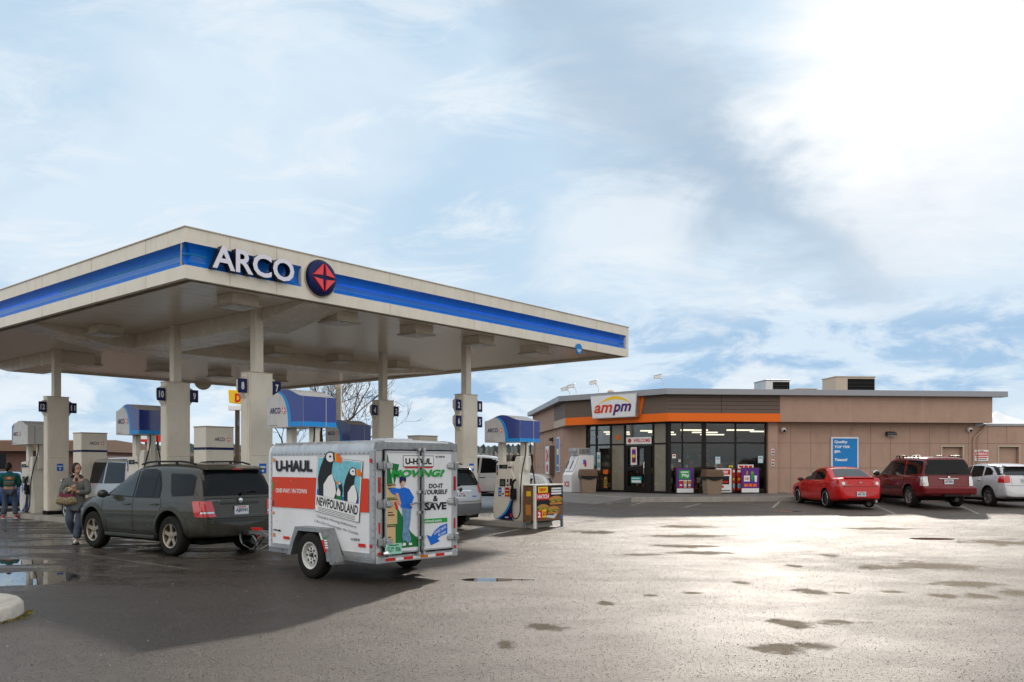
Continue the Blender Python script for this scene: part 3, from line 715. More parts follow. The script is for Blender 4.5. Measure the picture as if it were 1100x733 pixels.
# payment kiosks
def kiosk(u,v,label,h=2.57):
    x,y,_=cw(u,v); k=empty('payment_kiosk',(x,y,gz(x,y)),CROT,label,'kiosk','cream payment kiosks on the islands')
    b=B(); b.b2(-.375,.375,-.27,.27,.16,h,'cream'); b.b2(-.39,.39,-.285,.285,h,h+.03,'cream_d'); b.build('cabinet',k,bevel=.015)
    g=G(step=.003); g.rect(-.375,h-.54,.375,h-.48,'navy',1); g.text('ARCO',-.14,h-.33,.13,h-.24,'navyink',1,bold=.01); g.disc((.24,h-.285),.06,'white',1); g.spark((.24,h-.285),.066,layer=2,gap=.12)
    g.poly([(-.02,.9),(.34,.9),(.34,1.35),(-.02,1.35)],'cream_d',1); g.poly([(-.008,.912),(.328,.912),(.328,1.338),(-.008,1.338)],'cream',2); g.disc((.28,1.0),.02,'steel_d',3,10); g.build('printed_front',k,(0,-.272,0))
    g=G(step=.003); g.rect(-.268,h-.54,.268,h-.48,'navy',1); g.rect(-.16,1.25,.16,1.7,'black',1); g.rect(-.12,1.45,.12,1.65,'screen',2); g.build('printed_side',k,(-.378,0,0),R(-90))
    return k
kiosk(2.91,3.9,'cream kiosk with blue stripe right behind the rear window of the green SUV',2.59)
kiosk(2.91,10.6,'cream kiosk with blue stripe standing behind the woman with the bag',2.6)
kiosk(9.93,3.9,'cream kiosk of which only the top shows above the trailer roof',2.55)
# ------------------------------------------------------------------ vehicles
def evalmesh(o):
    dg=bpy.context.evaluated_depsgraph_get(); return bpy.data.meshes.new_from_object(o.evaluated_get(dg))
def kill(o):
    me=o.data; bpy.data.objects.remove(o)
def shell(spec, m):
    xs=sorted({x for k in ('top','plan','belt','bot') for x,_ in spec[k]})
    out=[];
    for x in xs:
        if out and x-out[-1]<.035: continue
        out.append(x)
    if out[-1]!=xs[-1]: out[-1]=xs[-1]
    xs=out; sec=[]
    tum=spec.get('tum',.22); cr=spec.get('crown',.03)
    for x in xs:
        zt=interp(spec['top'],x); zb=interp(spec['bot'],x); zs=min(interp(spec['belt'],x), zt-.015); w_=interp(spec['plan'],x); H=zt-zs
        hs=[(0,zb),(w_*.80,zb),(w_*.955,zb+.05),(w_*.99,zb+(zs-zb)*.32),(w_,zb+(zs-zb)*.62),(w_*.985,zb+(zs-zb)*.86),(w_*.955,zs),
            (w_*.945-.012-tum*H*.45,zs+H*.45),(w_*.945-.02-tum*H*.86,zs+H*.86),(w_*.93-.07-tum*H,zs+H*.985),(w_*.5,zt+cr*.75*min(1,H*4+.3)),(0,zt+cr*min(1,H*4+.3))]
        sec.append([(x,y,z) for y,z in hs]+[(x,-y,z) for y,z in hs[-2:0:-1]])
    n=len(sec[0]); vs=[v for s in sec for v in s]; fs=[]
    for i in range(len(sec)-1):
        for j in range(n): fs.append((i*n+j,i*n+(j+1)%n,(i+1)*n+(j+1)%n,(i+1)*n+j))
    fs.append(tuple(range(n))); fs.append(tuple((len(sec)-1)*n+j for j in range(n))[::-1])
    b=B(); b.add(vs,fs,m,True); o=b.build('body'); md=o.modifiers.new('s','SUBSURF'); md.levels=2; md.render_levels=2
    me=evalmesh(o); kill(o); return me
def cutmesh(me, cutters):
    o=bpy.data.objects.new('body',me); COL.objects.link(o)
    tmp=[]
    for c in cutters:
        md=o.modifiers.new('b','BOOLEAN'); md.operation='DIFFERENCE'; md.solver='EXACT'; md.object=c; tmp.append(c)
        try: md.material_mode='TRANSFER'
        except Exception: pass
    m2=evalmesh(o); kill(o)
    for c in tmp: kill(c)
    m2.polygons.foreach_set('use_smooth',[True]*len(m2.polygons)); m2.set_sharp_from_angle(angle=R(38))
    return m2
AX={'L':(lambda a,b:(Vector((a,4,b)),Vector((0,-1,0)))),'R':(lambda a,b:(Vector((a,-4,b)),Vector((0,1,0)))),
    'B':(lambda a,b:(Vector((-6,a,b)),Vector((1,0,0)))),'F':(lambda a,b:(Vector((6,a,b)),Vector((-1,0,0)))),'T':(lambda a,b:(Vector((a,b,4)),Vector((0,0,-1))))}
def project(bvh, axis, poly, off, step=.07):
    bm=bmesh.new(); vs=[bm.verts.new((a,b,0)) for a,b in poly]; bm.faces.new(vs)
    for k in (0,1):
        lo=min(p[k] for p in poly); hi=max(p[k] for p in poly); c=lo+step
        no=(1,0,0) if k==0 else (0,1,0)
        while c<hi-.005:
            g=bm.verts[:]+bm.edges[:]+bm.faces[:]
            bmesh.ops.bisect_plane(bm,geom=g,plane_co=(c,0,0) if k==0 else (0,c,0),plane_no=no); c+=step
    bmesh.ops.triangulate(bm,faces=bm.faces[:])
    bm.verts.index_update(); out=[]
    for v in bm.verts:
        o,d=AX[axis](v.co.x,v.co.y); hit,nrm,_,_=bvh.ray_cast(o,d)
        if hit is None:
            q=o+d*4.0; 
            hit,nrm,_,_=bvh.find_nearest(o+d*3.2)
        if nrm.dot(d)>0: nrm=-nrm
        out.append(hit+nrm*off*.4-d*off*.6)
    fs=[tuple(v.index for v in f.verts) for f in bm.faces]; bm.free(); return out,fs
def mirror(poly): return [(a,b) for a,b in poly]
def wheel(car, x, y, R_, rr, w_, style, rimmat, sgn):
    b=B(); s=w_/2
    prof=[(rr-.005,-s*.80),(rr+.012,-s*.95),(R_-.045,-s*1.0),(R_-.012,-s*.82),(R_,-s*.6),(R_,s*.6),(R_-.012,s*.82),(R_-.045,s*1.0),(rr+.012,s*.95),(rr-.005,s*.80)]
    b.lathe(prof,'rubber',ax='y',n=40)
    # tread grooves
    b.lathe([(R_-.003,-.012),(R_+.0005,-.012),(R_+.0005,.012),(R_-.003,.012)],'blackm',ax='y',n=40)
    t=b.build('wheel',car,(x,y,R_))
    o=sgn*s*.62
    r=B(); r.lathe([(rr-.03,-s*.8*sgn),(rr-.025,o*.6),(rr-.018,sgn*s*.86),(rr+.004,sgn*s*.93)],rimmat,ax='y',n=40)
    r.lathe([(.001,o*-.4),(rr-.03,o*-.6)],'blackm',ax='y',n=32)
    ns={'five':5,'six':6,'seven':7,'steel':0,'ten':10}[style]
    if ns:
        for i in range(ns):
            a=2*PI*i/ns+.3; ca,sa=math.cos(a),math.sin(a); w0,w1=(.045,.032) if ns<7 else (.03,.022); vs=[]
            for rad,hw,dep in ((.03,w0,o*1.05),(rr*.6,w1*1.05,o*1.12),(rr-.02,w1*1.35,o*1.25)):
                for q in (-1,1):
                    for dd in (0,-.03*sgn): vs.append((rad*ca-q*hw*sa, dep+dd, rad*sa+q*hw*ca))
            fs=[]
            for k in (0,4): fs+= [(k,k+2,k+6,k+4),(k+1,k+3,k+7,k+5),(k,k+1,k+5,k+4),(k+2,k+3,k+7,k+6)]
            r.add(vs,fs,rimmat)
        r.lathe([(.001,o*1.2),(.05,o*1.15),(.06,o*.6)],rimmat,ax='y',n=20)
        for i in range(5):
            a=2*PI*i/5; r.cyl((.045*math.cos(a)*.8,o*1.1,.045*math.sin(a)*.8),(.045*math.cos(a)*.8,o*1.24,.045*math.sin(a)*.8),.007,'steel_d',n=6)
    else:
        r.lathe([(rr-.03,o*.3),(rr*.72,o*.35),(rr*.62,o*1.05),(rr*.40,o*1.1),(rr*.34,o*.8),(.07,o*.8),(.001,o*.8)],rimmat,ax='y',n=40)
        for i in range(8):
            a=2*PI*i/8; r.cyl((rr*.52*math.cos(a),o*.9,rr*.52*math.sin(a)),(rr*.52*math.cos(a),o*1.12,rr*.52*math.sin(a)),.02,'blackm',n=10)
        for i in range(5):
            a=2*PI*i/5; r.cyl((.06*math.cos(a),o*.8,.06*math.sin(a)),(.06*math.cos(a),o*1.0,.06*math.sin(a)),.011,'steel_d',n=6)
        r.lathe([(.001,o*1.25),(.028,o*1.2),(.035,o*.8)],'steel_d',ax='y',n=16)
    r.build('rim',t)
    return t
def vehicle(name, spec, paintm, loc, rz, label, cat, lowmat=None, group=None):
    car=empty(name,loc,rz,label,cat,group)
    me=shell(spec,paintm); bm=bmesh.new(); bm.from_mesh(me); bvh=BVHTree.FromBMesh(bm)
    w_=max(a[1] for a in spec['plan']); Rw=spec['R']; cs=[]
    for ax_ in spec['axles']:
        for sg in (1,-1):
            b=B(); b.cyl((ax_,sg*(w_-.34),Rw+.02),(ax_,sg*(w_+.3),Rw+.02),Rw+spec.get('gap',.055),'blackm',n=40); cs.append(b.build('cut'))
    bm.free(); m2=cutmesh(me,cs)
    body=bpy.data.objects.new('body',m2); COL.objects.link(body); body.parent=car
    def dec(axis, poly, m, nm='panel', off=.004, parent=None, both=True, step=.07):
        axs=[axis]
        res=[]
        for a in ((['L','R'] if axis=='S' else [axis])):
            v,f=project(bvh,a,poly,off,step); b=B(); b.add(v,f,m,True); res.append(b.build(nm,parent or car,angle=60))
        if axis=='B2':
            pass
        return res
    def decb(poly,m,nm,off=.006,parent=None,ax='B'):
        for s in (1,-1):
            v,f=project(bvh,ax,[(a*s,z) for a,z in poly],off,.05) if ax in 'BF' else project(bvh,ax,[(a,z*s) for a,z in poly],off,.05)
            b=B(); b.add(v,f,m,True); b.build(nm,parent or car,angle=60)
    def strip(axis, pts, wd, m, nm='seam', off=.002, parent=None):
        b=B()
        for a in (['L','R'] if axis=='S' else [axis]):
            for p,q in zip(pts,pts[1:]):
                d=Vector((q[0]-p[0],q[1]-p[1])); L_=d.length; d/=L_; n=Vector((-d.y,d.x))*wd/2
                k=max(1,int(L_/.06)); vs=[]
                for i in range(k+1):
                    c=Vector(p).lerp(Vector(q),i/k)
                    for s in (-1,1):
                        o,dr=AX[a](c.x+n.x*s,c.y+n.y*s); h,nn,_,_=bvh.ray_cast(o,dr)
                        if h is None: h,nn,_,_=bvh.find_nearest(o+dr*3.2)
                        vs.append(h-dr*off)
                b.add(vs,[(2*i,2*i+1,2*i+3,2*i+2) for i in range(k)],m,True)
        return b.build(nm,parent or body,angle=80)
    for ax_ in spec['axles']:
        for sg in (1,-1): wheel(car,ax_,sg*(w_-spec['tw']/2-.02),Rw,spec['rr'],spec['tw'],spec['style'],spec['rim'],sg)
    # underside
    b=B(); zb=min(z for _,z in spec['bot']); x0=min(spec['axles']); x1=max(spec['axles'])
    b.b2(x0-.5,x1+.4,-w_*.6,w_*.6,zb-.06,zb+.02,'blackm'); b.cyl((x0,-w_+.2,Rw),(x0,w_-.2,Rw),.05,'steel_d',n=8); b.cyl((x0-.75,-w_*.45,zb-.02),(x0-.45,-w_*.45,zb-.02),.08,'steel_d',n=10)
    b.build('undercarriage',car)
    return car,body,bvh,dec,decb,strip
def plate(car, x, z, txt='AJJ0543', m='plate', y=0, rz=-90, w_=.31, h=.16, tm='navyink'):
    b=B(); b.b2(-w_/2,w_/2,-.012,0,-h/2,h/2,m); p=b.build('number_plate',car,(x,y,z),R(rz))
    g=G(); g.text(txt,-w_*.42,-h*.28,w_*.42,h*.20,tm,1,bold=.015); g.rect(-w_*.3,h*.3,w_*.3,h*.40,'red' if m=='plate' else 'dkgreen',1); g.build('plate_text',p,(0,-.0135,0))
def mirrorpair(car,x,y,z,m,s=1):
    for sg in (1,-1):
        b=B(); b.ell((0,sg*.11,0),(.07*s,.13*s,.095*s),m,14,10); b.b2(-.03,.03,sg*-.02 if sg>0 else -.06,.06 if sg>0 else .02,-.05,-.01,'black')
        o=b.build('door_mirror',car,(x,sg*y,z)); g=B(); g.ell((-.045*s,sg*.11,0),(.035,.11*s,.078*s),'glass2',12,8); g.build('mirror_glass',o)
def handles(car,bvh,pts,m,both=True):
    for x,z in pts:
        for a in ('L','R'):
            o,d=AX[a](x,z); h,n,_,_=bvh.ray_cast(o,d)
            b=B(); sg=1 if a=='L' else -1; b.tube([(-.11,0,-.0),(-.09,sg*.035,0),(.07,sg*.035,.004),(.10,0,0)],.016,m,8); b.build('door_handle',car,h)
def lights_wrap(dec,polyL,polyB,m,nm,decb):
    dec('S',polyL,m,nm,.010); decb(polyB,m,nm,.010)
def rails(car,x0,x1,y,z,m='black',h=.06):
    for s in (1,-1):
        b=B(); n=8; pts=[]
        for i in range(n+1):
            t=i/n; pts.append((lerp(x0,x1,t),s*y,z+h*min(1,4*min(t,1-t))**.5))
        b.tube(pts,.018,m,8); 
        for t in (.33,.66): b.b2(lerp(x0,x1,t)-.03,lerp(x0,x1,t)+.03,s*y-.012,s*y+.012,z-.03,z+h,m)
        b.build('roof_rail',car)
def wiper(car,x,y0,z0,y1,z1):
    b=B(); b.tube([(x,y0,z0),(x-.03,lerp(y0,y1,.5),lerp(z0,z1,.5)+.03),(x-.02,y1,z1)],.012,'black',6); b.cyl((x,y0,z0),(x-.05,y0,z0),.03,'black',n=10); b.build('rear_wiper',car)

def sx_(tab,k): return [(x*k,z) for x,z in tab]
# ---- green SUV with its tow hitch
M['p_green']=paint('dark_green_paint',(.040,.038,.027),.1,.28,.15); M['p_green'].node_tree.nodes['Principled BSDF'].inputs['Coat Weight'].default_value=.6
M['p_greentrim']=mat('green_lower_trim',(.038,.040,.031),.42,.2,var=.1,dirt=.35)
suv=dict(top=[(2.27,.55),(2.26,.72),(2.18,.90),(1.95,1.0),(1.5,1.06),(1.05,1.115),(.90,1.14),(.55,1.37),(.20,1.585),(0,1.665),(-.4,1.70),(-1.2,1.705),(-1.8,1.665),(-1.96,1.635),(-2.03,1.56),(-2.10,1.38),(-2.19,1.10),(-2.22,.98),(-2.245,.86),(-2.30,.74),(-2.31,.62),(-2.30,.45)],
  belt=[(2.27,.70),(1.9,.90),(1.0,1.02),(0,1.045),(-1.5,1.075),(-2.3,1.08)],
  plan=[(2.27,.52),(2.22,.70),(2.08,.80),(1.85,.87),(1.3,.915),(0,.925),(-1.5,.92),(-1.95,.90),(-2.12,.875),(-2.24,.83),(-2.31,.74)],
  bot=[(2.27,.38),(1.9,.27),(0,.26),(-1.7,.30),(-2.31,.36)],tum=.27,crown=.035,axles=(1.37,-1.34),R=.372,rr=.225,tw=.235,style='five',rim='rimgold',gap=.075)
M['rimgold']=mat('alloy_rim',(.40,.34,.27),.35,.75,var=.25,vs=10,dirt=.5,dirtcol=(.08,.06,.045))
hd=math.atan2(.579,-.815)
rax=Vector((-6.31,15.96)); fwd=Vector((-.815,.579)); lft=Vector((-.579,-.815))
c0=rax+fwd*1.34-lft*(.925-.12)
car,body,bvh,dec,decb,strip=vehicle('suv',suv,'p_green',(c0.x,c0.y,0),hd,'dirty dark green SUV hitched to the white box trailer','suv')
SUVBACK=Vector((c0.x,c0.y))-fwd*2.3
dec('S',[(.90,1.085),(.33,1.505),(.06,1.60),(-.07,1.61),(-.10,1.055)],'black','window_trim',.003)
dec('S',[(-.13,1.055),(-.12,1.61),(-.58,1.615),(-.78,1.565),(-.95,1.30),(-1.0,1.06)],'black','window_trim',.003)
dec('S',[(.80,1.10),(.31,1.475),(.05,1.575),(-.05,1.58),(-.075,1.08)],'glass2','side_window',.007)
dec('S',[(-.155,1.08),(-.145,1.585),(-.57,1.59),(-.73,1.55),(-.76,1.09)],'glass','side_window',.007)
dec('S',[(-.785,1.09),(-.765,1.52),(-.92,1.29),(-.965,1.09)],'glass','side_window',.007)
dec('S',[(-1.13,1.535),(-1.80,1.52),(-1.93,1.47),(-1.99,1.13),(-1.36,1.10),(-1.27,1.22)],'black','window_trim',.003)
dec('S',[(-1.16,1.51),(-1.79,1.495),(-1.90,1.45),(-1.955,1.155),(-1.38,1.125),(-1.30,1.23)],'glass','side_window',.007)
dec('F',[(-.66,1.16),(.66,1.16),(.60,1.56),(-.60,1.56)],'glass2','windscreen',.005)
dec('B',[(-.76,1.12),(.76,1.12),(.70,1.50),(.62,1.585),(-.62,1.585),(-.70,1.50)],'glass','rear_window',.006)
b=B(); b.prism([(-1.86,1.675),(-2.10,1.63),(-2.13,1.605),(-2.10,1.595),(-1.95,1.60)],'y',-.64,.64,'p_green'); sp_=b.build('spoiler',car,bevel=.012)
b=B(); b.b2(-2.137,-2.12,-.10,.10,1.60,1.622,'taillight'); b.build('brake_lamp',sp_)
strip('S',[(1.0,1.04),(.98,.60),(.93,.42)],.012,'blackm'); strip('S',[(-.115,1.05),(-.13,.40)],.012,'blackm'); strip('S',[(-1.04,1.06),(-1.07,.92),(-.92,.62),(-.90,.42)],.012,'blackm')
strip('S',[(.93,.42),(-.90,.42)],.010,'blackm'); strip('S',[(.86,.70),(-.90,.72)],.035,'p_greentrim','side_moulding',.012,car)
strip('B',[(-.80,1.07),(.80,1.07)],.010,'blackm'); strip('B',[(-.78,1.55),(-.82,1.08),(-.74,.98),(-.72,.70)],.010,'blackm'); strip('B',[(.78,1.55),(.82,1.08),(.74,.98),(.72,.70)],.010,'blackm')
strip('B',[(-.72,.705),(.72,.705)],.014,'blackm'); strip('B',[(-.60,.665),(.60,.665)],.05,'p_greentrim','bumper_pad',.012,car)
strip('B',[(-.42,.985),(.42,.985)],.03,'p_greentrim','tailgate_trim',.02,car); strip('B',[(-.45,.95),(-.40,.76),(.40,.76),(.45,.95)],.012,'trimgrey')
dec('S',[(-2.0,1.03),(-2.15,1.03),(-2.24,.78),(-2.09,.74)],'taillight','tail_light',.010)
for s in (1,-1):
    for poly,m in (([(.62,1.03),(.86,1.03),(.88,.84),(.58,.84)],'taillight'),([(.60,.835),(.86,.835),(.86,.80),(.59,.80)],'clearlens'),([(.58,.795),(.875,.795),(.865,.74),(.56,.74)],'taillight')):
        v,f=project(bvh,'B',[(a*s,z) for a,z in poly],.012,.04); b=B(); b.add(v,f,m,True); b.build('tail_light',car,angle=60)
plate(car,-2.262,.845); 
b=B(); b.lathe([(.001,.014),(.045,.01),(.048,0)],'chrome',ax='x',n=20); b.v=[(-x,y,z) for x,y,z in b.v]; b.build('emblem',car,(-2.235,.0,1.025))
g=G(); g.text('SPORT UTILITY' if False else 'SORENTO',.0,0,.27,.028,'chrome',1,bold=.02); g.build('badge',car,(-2.225,.72,1.02),R(-90))
wiper(car,-2.19,-.05,1.15,-.42,1.19); rails(car,.05,-1.72,.60,1.70,'black',.055); mirrorpair(car,.72,.93,1.12,'p_green',.85)
handles(car,bvh,[(-.02+.12,.93),(-.85,.95)],'p_green')
for ax_ in suv['axles']:
    for sg in (1,-1):
        b=B(); vs=[]; k=22
        for i in range(k+1):
            a=R(-6)+R(192)*i/k
            for rad,yo in ((.445,.0),(.455,.022),(.52,.020),(.54,.0)):
                x=ax_+rad*math.cos(a); z=.392+rad*math.sin(a); o,d=AX['L' if sg>0 else 'R'](x,max(z,.3)); h,nn,_,_=bvh.ray_cast(o,d)
                yy=(h.y if h else sg*.88); vs.append((x,yy+sg*(yo+.002),z))
        fs=[(4*i+j,4*i+j+1,4*i+j+5,4*i+j+4) for i in range(k) for j in range(3)]; b.add(vs,fs,'p_greentrim',True); b.build('wheel_arch',car,angle=60)
b=B(); b.b2(.86,-.86,-.935,-.80,.285,.36,'p_greentrim'); b.b2(.86,-.86,.80,.935,.285,.36,'p_greentrim'); b.build('running_board',car,bevel=.02)
dec('F',[(-.42,.72),(.42,.72),(.46,.90),(-.46,.90)],'black','grille',.006); decb([(.55,.76),(.80,.80),(.80,.92),(.52,.93)],'clearlens','headlight',.01,None,'F')
b=B(); b.b2(-2.62,-2.2,-.03,.03,.40,.46,'steel_d'); b.b2(-2.66,-2.50,-.06,.06,.385,.40,'steel_d'); b.cyl((-2.6,0,.40),(-2.6,0,.45),.02,'chrome',n=10); b.ell((-2.6,0,.475),(.027,.027,.027),'chrome'); b.build('tow_hitch',car)

# ---- red sedan
M['p_red']=paint('red_paint',(.50,.006,.008),.0,.3,.02)
sed=dict(top=[(2.29,.40),(2.28,.58),(2.18,.70),(1.9,.78),(1.4,.87),(1.05,.93),(.90,.955),(.5,1.16),(.12,1.335),(-.1,1.385),(-.5,1.41),(-.85,1.39),(-1.1,1.33),(-1.4,1.19),(-1.68,1.045),(-1.80,1.03),(-2.12,1.035),(-2.18,1.01),(-2.22,.90),(-2.25,.75),(-2.29,.66),(-2.29,.40)],
  belt=[(2.29,.60),(1.8,.74),(1.0,.88),(0,.91),(-1.2,.95),(-2.0,.985),(-2.29,.98)],
  plan=[(2.29,.45),(2.22,.66),(2.05,.77),(1.7,.83),(1.0,.855),(0,.86),(-1.2,.86),(-1.8,.84),(-2.08,.79),(-2.22,.70),(-2.29,.60)],
  bot=[(2.29,.28),(1.9,.19),(0,.18),(-1.7,.21),(-2.29,.30)],tum=.42,crown=.03,axles=(1.33,-1.29),R=.315,rr=.235,tw=.215,style='ten',rim='rimblack',gap=.045)
M['rimblack']=mat('black_rim',(.03,.03,.032),.25,.6,var=.1)
def gpos(px,Y): return ((px-550)/918*Y, Y)
x,y=gpos(922.5,29.0); y+=2.29
car,body,bvh,dec,decb,strip=vehicle('sedan',sed,'p_red',(x,y,gz(x,y)),R(92),'bright red sedan parked in front of the blue and white wall sign','car')
dec('S',[(.78,.955),(.40,1.14),(.08,1.29),(-.10,1.335),(-.13,.945)],'glass2','side_window',.006)
dec('S',[(-.19,.945),(-.17,1.345),(-.5,1.355),(-.78,1.33),(-1.02,1.23),(-1.16,1.06),(-1.12,.985)],'glass','side_window',.006)
dec('T',[(-1.10,.50),(-1.10,-.50),(-1.62,-.62),(-1.66,-.60),(-1.66,.60),(-1.62,.62)],'glass2','rear_window',.007)
dec('F',[(-.62,.98),(.62,.98),(.52,1.32),(-.52,1.32)],'glass','windscreen',.005)
for s in (1,-1):
    v,f=project(bvh,'B',[(a*s,z) for a,z in [(.42,.93),(.70,.965),(.80,.90),(.78,.76),(.66,.74),(.48,.80)]],.010,.04); b=B(); b.add(v,f,'taillight',True); tl=b.build('tail_light',car,angle=60)
    v,f=project(bvh,'B',[(s*(.58+.055*math.cos(t)),.86+.055*math.sin(t)) for t in [2*PI*i/14 for i in range(14)]],.016,.05); b=B(); b.add(v,f,'clearlens',True); b.build('reverse_lamp',tl)
dec('S',[(-1.98,.95),(-2.13,.95),(-2.2,.86),(-2.10,.77)],'taillight','tail_light',.008)
strip('B',[(-.66,.745),(.66,.745)],.012,'blackm'); strip('B',[(-.70,.98),(-.42,.90),(-.40,.75)],.008,'blackm'); strip('B',[(.70,.98),(.42,.90),(.40,.75)],.008,'blackm')
strip('S',[(.92,.88),(.90,.50),(.84,.28)],.010,'blackm'); strip('S',[(-.16,.93),(-.17,.27)],.010,'blackm'); strip('S',[(-1.14,.98),(-1.10,.75),(-.94,.50),(-.92,.28)],.010,'blackm'); strip('S',[(.84,.27),(-.92,.27)],.008,'blackm')
strip('S',[(.86,.52),(-.93,.54)],.03,'p_red','side_moulding',.012,car)
b=B(); b.prism([(-2.02,1.05),(-2.20,1.075),(-2.22,1.06),(-2.16,1.03)],'y',-.52,.52,'p_red'); b.build('spoiler',car,bevel=.01)
plate(car,-2.315,.50,'ABK 1502'); b=B(); b.b2(-2.262,-2.25,-.05,.05,.875,.90,'chrome'); b.b2(-2.262,-2.25,-.02,.02,.865,.91,'chrome'); b.build('emblem',car)
g=G(); g.text('COBALT',.0,0,.2,.03,'chrome',1,bold=.02); g.build('badge',car,(-2.262,.55,.78),R(-90))
mirrorpair(car,.62,.88,.97,'p_red',.85); handles(car,bvh,[(.03,.82),(-.98,.85)],'p_red')
b=B(); b.cyl((-2.36,-.5,.25),(-2.1,-.5,.25),.04,'chrome',n=12); b.build('exhaust',car); dec('B',[(-.6,.24),(.6,.24),(.62,.36),(-.62,.36)],'black','lower_valance',.006)
for ax_ in sed['axles']:
    for sg in (1,-1):
        b=B(); b.lathe([(.22,0),(.240,.004),(.242,0)],'chrome',ax='y',n=36); b.v=[(x_,y_*sg,z_) for x_,y_,z_ in b.v]; b.build('rim_lip',car,(ax_,sg*(.86-.02),.315))

# ---- maroon SUV
M['p_maroon']=paint('maroon_paint',(.15,.008,.012),.1,.3,.06); M['p_maroontrim']=mat('maroon_trim',(.055,.025,.024),.5,var=.1)
big=dict(top=[(2.45,.50),(2.44,.85),(2.35,.98),(2.0,1.03),(1.4,1.09),(1.05,1.13),(.95,1.16),(.62,1.42),(.30,1.68),(.10,1.735),(-.4,1.76),(-1.5,1.755),(-2.1,1.73),(-2.22,1.69),(-2.28,1.58),(-2.36,1.20),(-2.40,1.02),(-2.42,.80),(-2.46,.70),(-2.47,.45)],
  belt=[(2.45,.85),(1.9,.98),(1.0,1.05),(-2.47,1.10)],
  plan=[(2.45,.70),(2.38,.82),(2.1,.90),(1.4,.93),(0,.935),(-1.9,.93),(-2.25,.915),(-2.40,.88),(-2.47,.82)],
  bot=[(2.45,.38),(1.9,.30),(-1.7,.30),(-2.47,.42)],tum=.22,crown=.025,axles=(1.47,-1.42),R=.37,rr=.235,tw=.245,style='six',rim='alloy',gap=.07)
M['alloy']=mat('silver_alloy',(.50,.50,.49),.3,.85,var=.15,vs=10,dirt=.3)
x,y=gpos(1018.5,29.2); y+=2.46
car,body,bvh,dec,decb,strip=vehicle('suv',big,'p_maroon',(x,y,gz(x,y)),R(91),'maroon SUV with roof rails parked between the red sedan and the white hatchback','suv')
dec('S',[(.88,1.13),(.42,1.50),(.24,1.625),(.04,1.64),(.02,1.10)],'glass2','side_window',.006)
dec('S',[(-.05,1.10),(-.03,1.64),(-.88,1.64),(-1.0,1.12)],'glass','side_window',.006)
dec('S',[(-1.14,1.13),(-1.08,1.64),(-1.95,1.63),(-2.14,1.60),(-2.25,1.18)],'glass','side_window',.006)
dec('B',[(-.80,1.14),(.80,1.14),(.76,1.50),(.70,1.66),(-.70,1.66),(-.76,1.50)],'glass','rear_window',.006)
dec('F',[(-.66,1.18),(.66,1.18),(.60,1.64),(-.60,1.64)],'glass2','windscreen',.005)
for s in (1,-1):
    v,f=project(bvh,'B',[(a*s,z) for a,z in [(.72,1.08),(.885,1.08),(.895,.76),(.70,.76)]],.012,.05); b=B(); b.add(v,f,'clearlens',True); tl=b.build('tail_light',car,angle=60)
    v,f=project(bvh,'B',[(a*s,z) for a,z in [(.74,.87),(.885,.87),(.885,.80),(.74,.80)]],.016,.05); b=B(); b.add(v,f,'alloy',True); b.build('lens_band',tl)
dec('S',[(-2.34,1.08),(-2.26,1.07),(-2.26,.76),(-2.42,.76)],'clearlens','tail_light',.010)
b=B(); b.b2(-2.60,-2.40,-.90,.90,.47,.74,'p_maroon'); b.build('rear_bumper',car,bevel=.06); b=B(); b.b2(-2.595,-2.42,-.66,.66,.60,.635,'chrome'); b.b2(-2.61,-2.5,-.24,.24,.40,.47,'black'); b.build('bumper_step',car,bevel=.008)
b=B(); b.b2(-2.44,-2.39,-.34,.34,.985,1.02,'chrome'); b.build('chrome_bar',car,bevel=.01); b=B(); b.lathe([(.001,.02),(.04,.015),(.045,0)],'chrome',ax='x',n=18); b.v=[(-q[0],q[1],q[2]) for q in b.v]; b.build('emblem',car,(-2.43,0,1.05))
plate(car,-2.432,.90,'AJX 8860'); wiper(car,-2.35,.0,1.17,-.36,1.20); rails(car,.0,-.85,.68,1.745,'black',.07); rails(car,-1.05,-2.0,.68,1.74,'black',.06)
strip('S',[(1.0,1.08),(.98,.55),(.90,.42)],.012,'blackm'); strip('S',[(-.015,1.09),(-.02,.42)],.012,'blackm'); strip('S',[(-1.07,1.10),(-1.08,.92),(-.92,.62),(-.90,.42)],.012,'blackm'); strip('S',[(.9,.68),(-.93,.68)],.10,'p_maroontrim','side_moulding',.012,car)
strip('B',[(-.82,1.11),(.82,1.11)],.012,'blackm'); strip('B',[(-.69,1.1),(-.68,.76)],.010,'blackm'); strip('B',[(.69,1.1),(.68,.76)],.010,'blackm')
mirrorpair(car,.80,.95,1.17,'chrome',1.05); handles(car,bvh,[(.14,.96),(-.90,.97)],'p_maroon')

# ---- white hatchback
M['p_white']=paint('silver_white_paint',(.60,.60,.62),.15,.3,.1)
hat=dict(top=[(2.2,.42),(2.19,.70),(2.08,.84),(1.8,.92),(1.3,.99),(1.0,1.03),(.9,1.06),(.5,1.28),(.15,1.455),(-.1,1.50),(-.6,1.52),(-1.2,1.49),(-1.7,1.44),(-1.80,1.40),(-1.95,1.20),(-2.06,1.08),(-2.12,.98),(-2.16,.80),(-2.20,.72),(-2.21,.45)],
  belt=[(2.2,.70),(1.8,.84),(1.0,.96),(0,.99),(-1.3,1.03),(-2.2,1.05)],
  plan=[(2.2,.55),(2.12,.74),(1.9,.83),(1.3,.875),(0,.88),(-1.3,.885),(-1.85,.86),(-2.08,.80),(-2.21,.72)],
  bot=[(2.2,.30),(1.8,.22),(-1.7,.25),(-2.21,.34)],tum=.34,crown=.03,axles=(1.33,-1.30),R=.335,rr=.22,tw=.215,style='seven',rim='alloy',gap=.06)
x,y=gpos(1100,29.9); y+=2.2
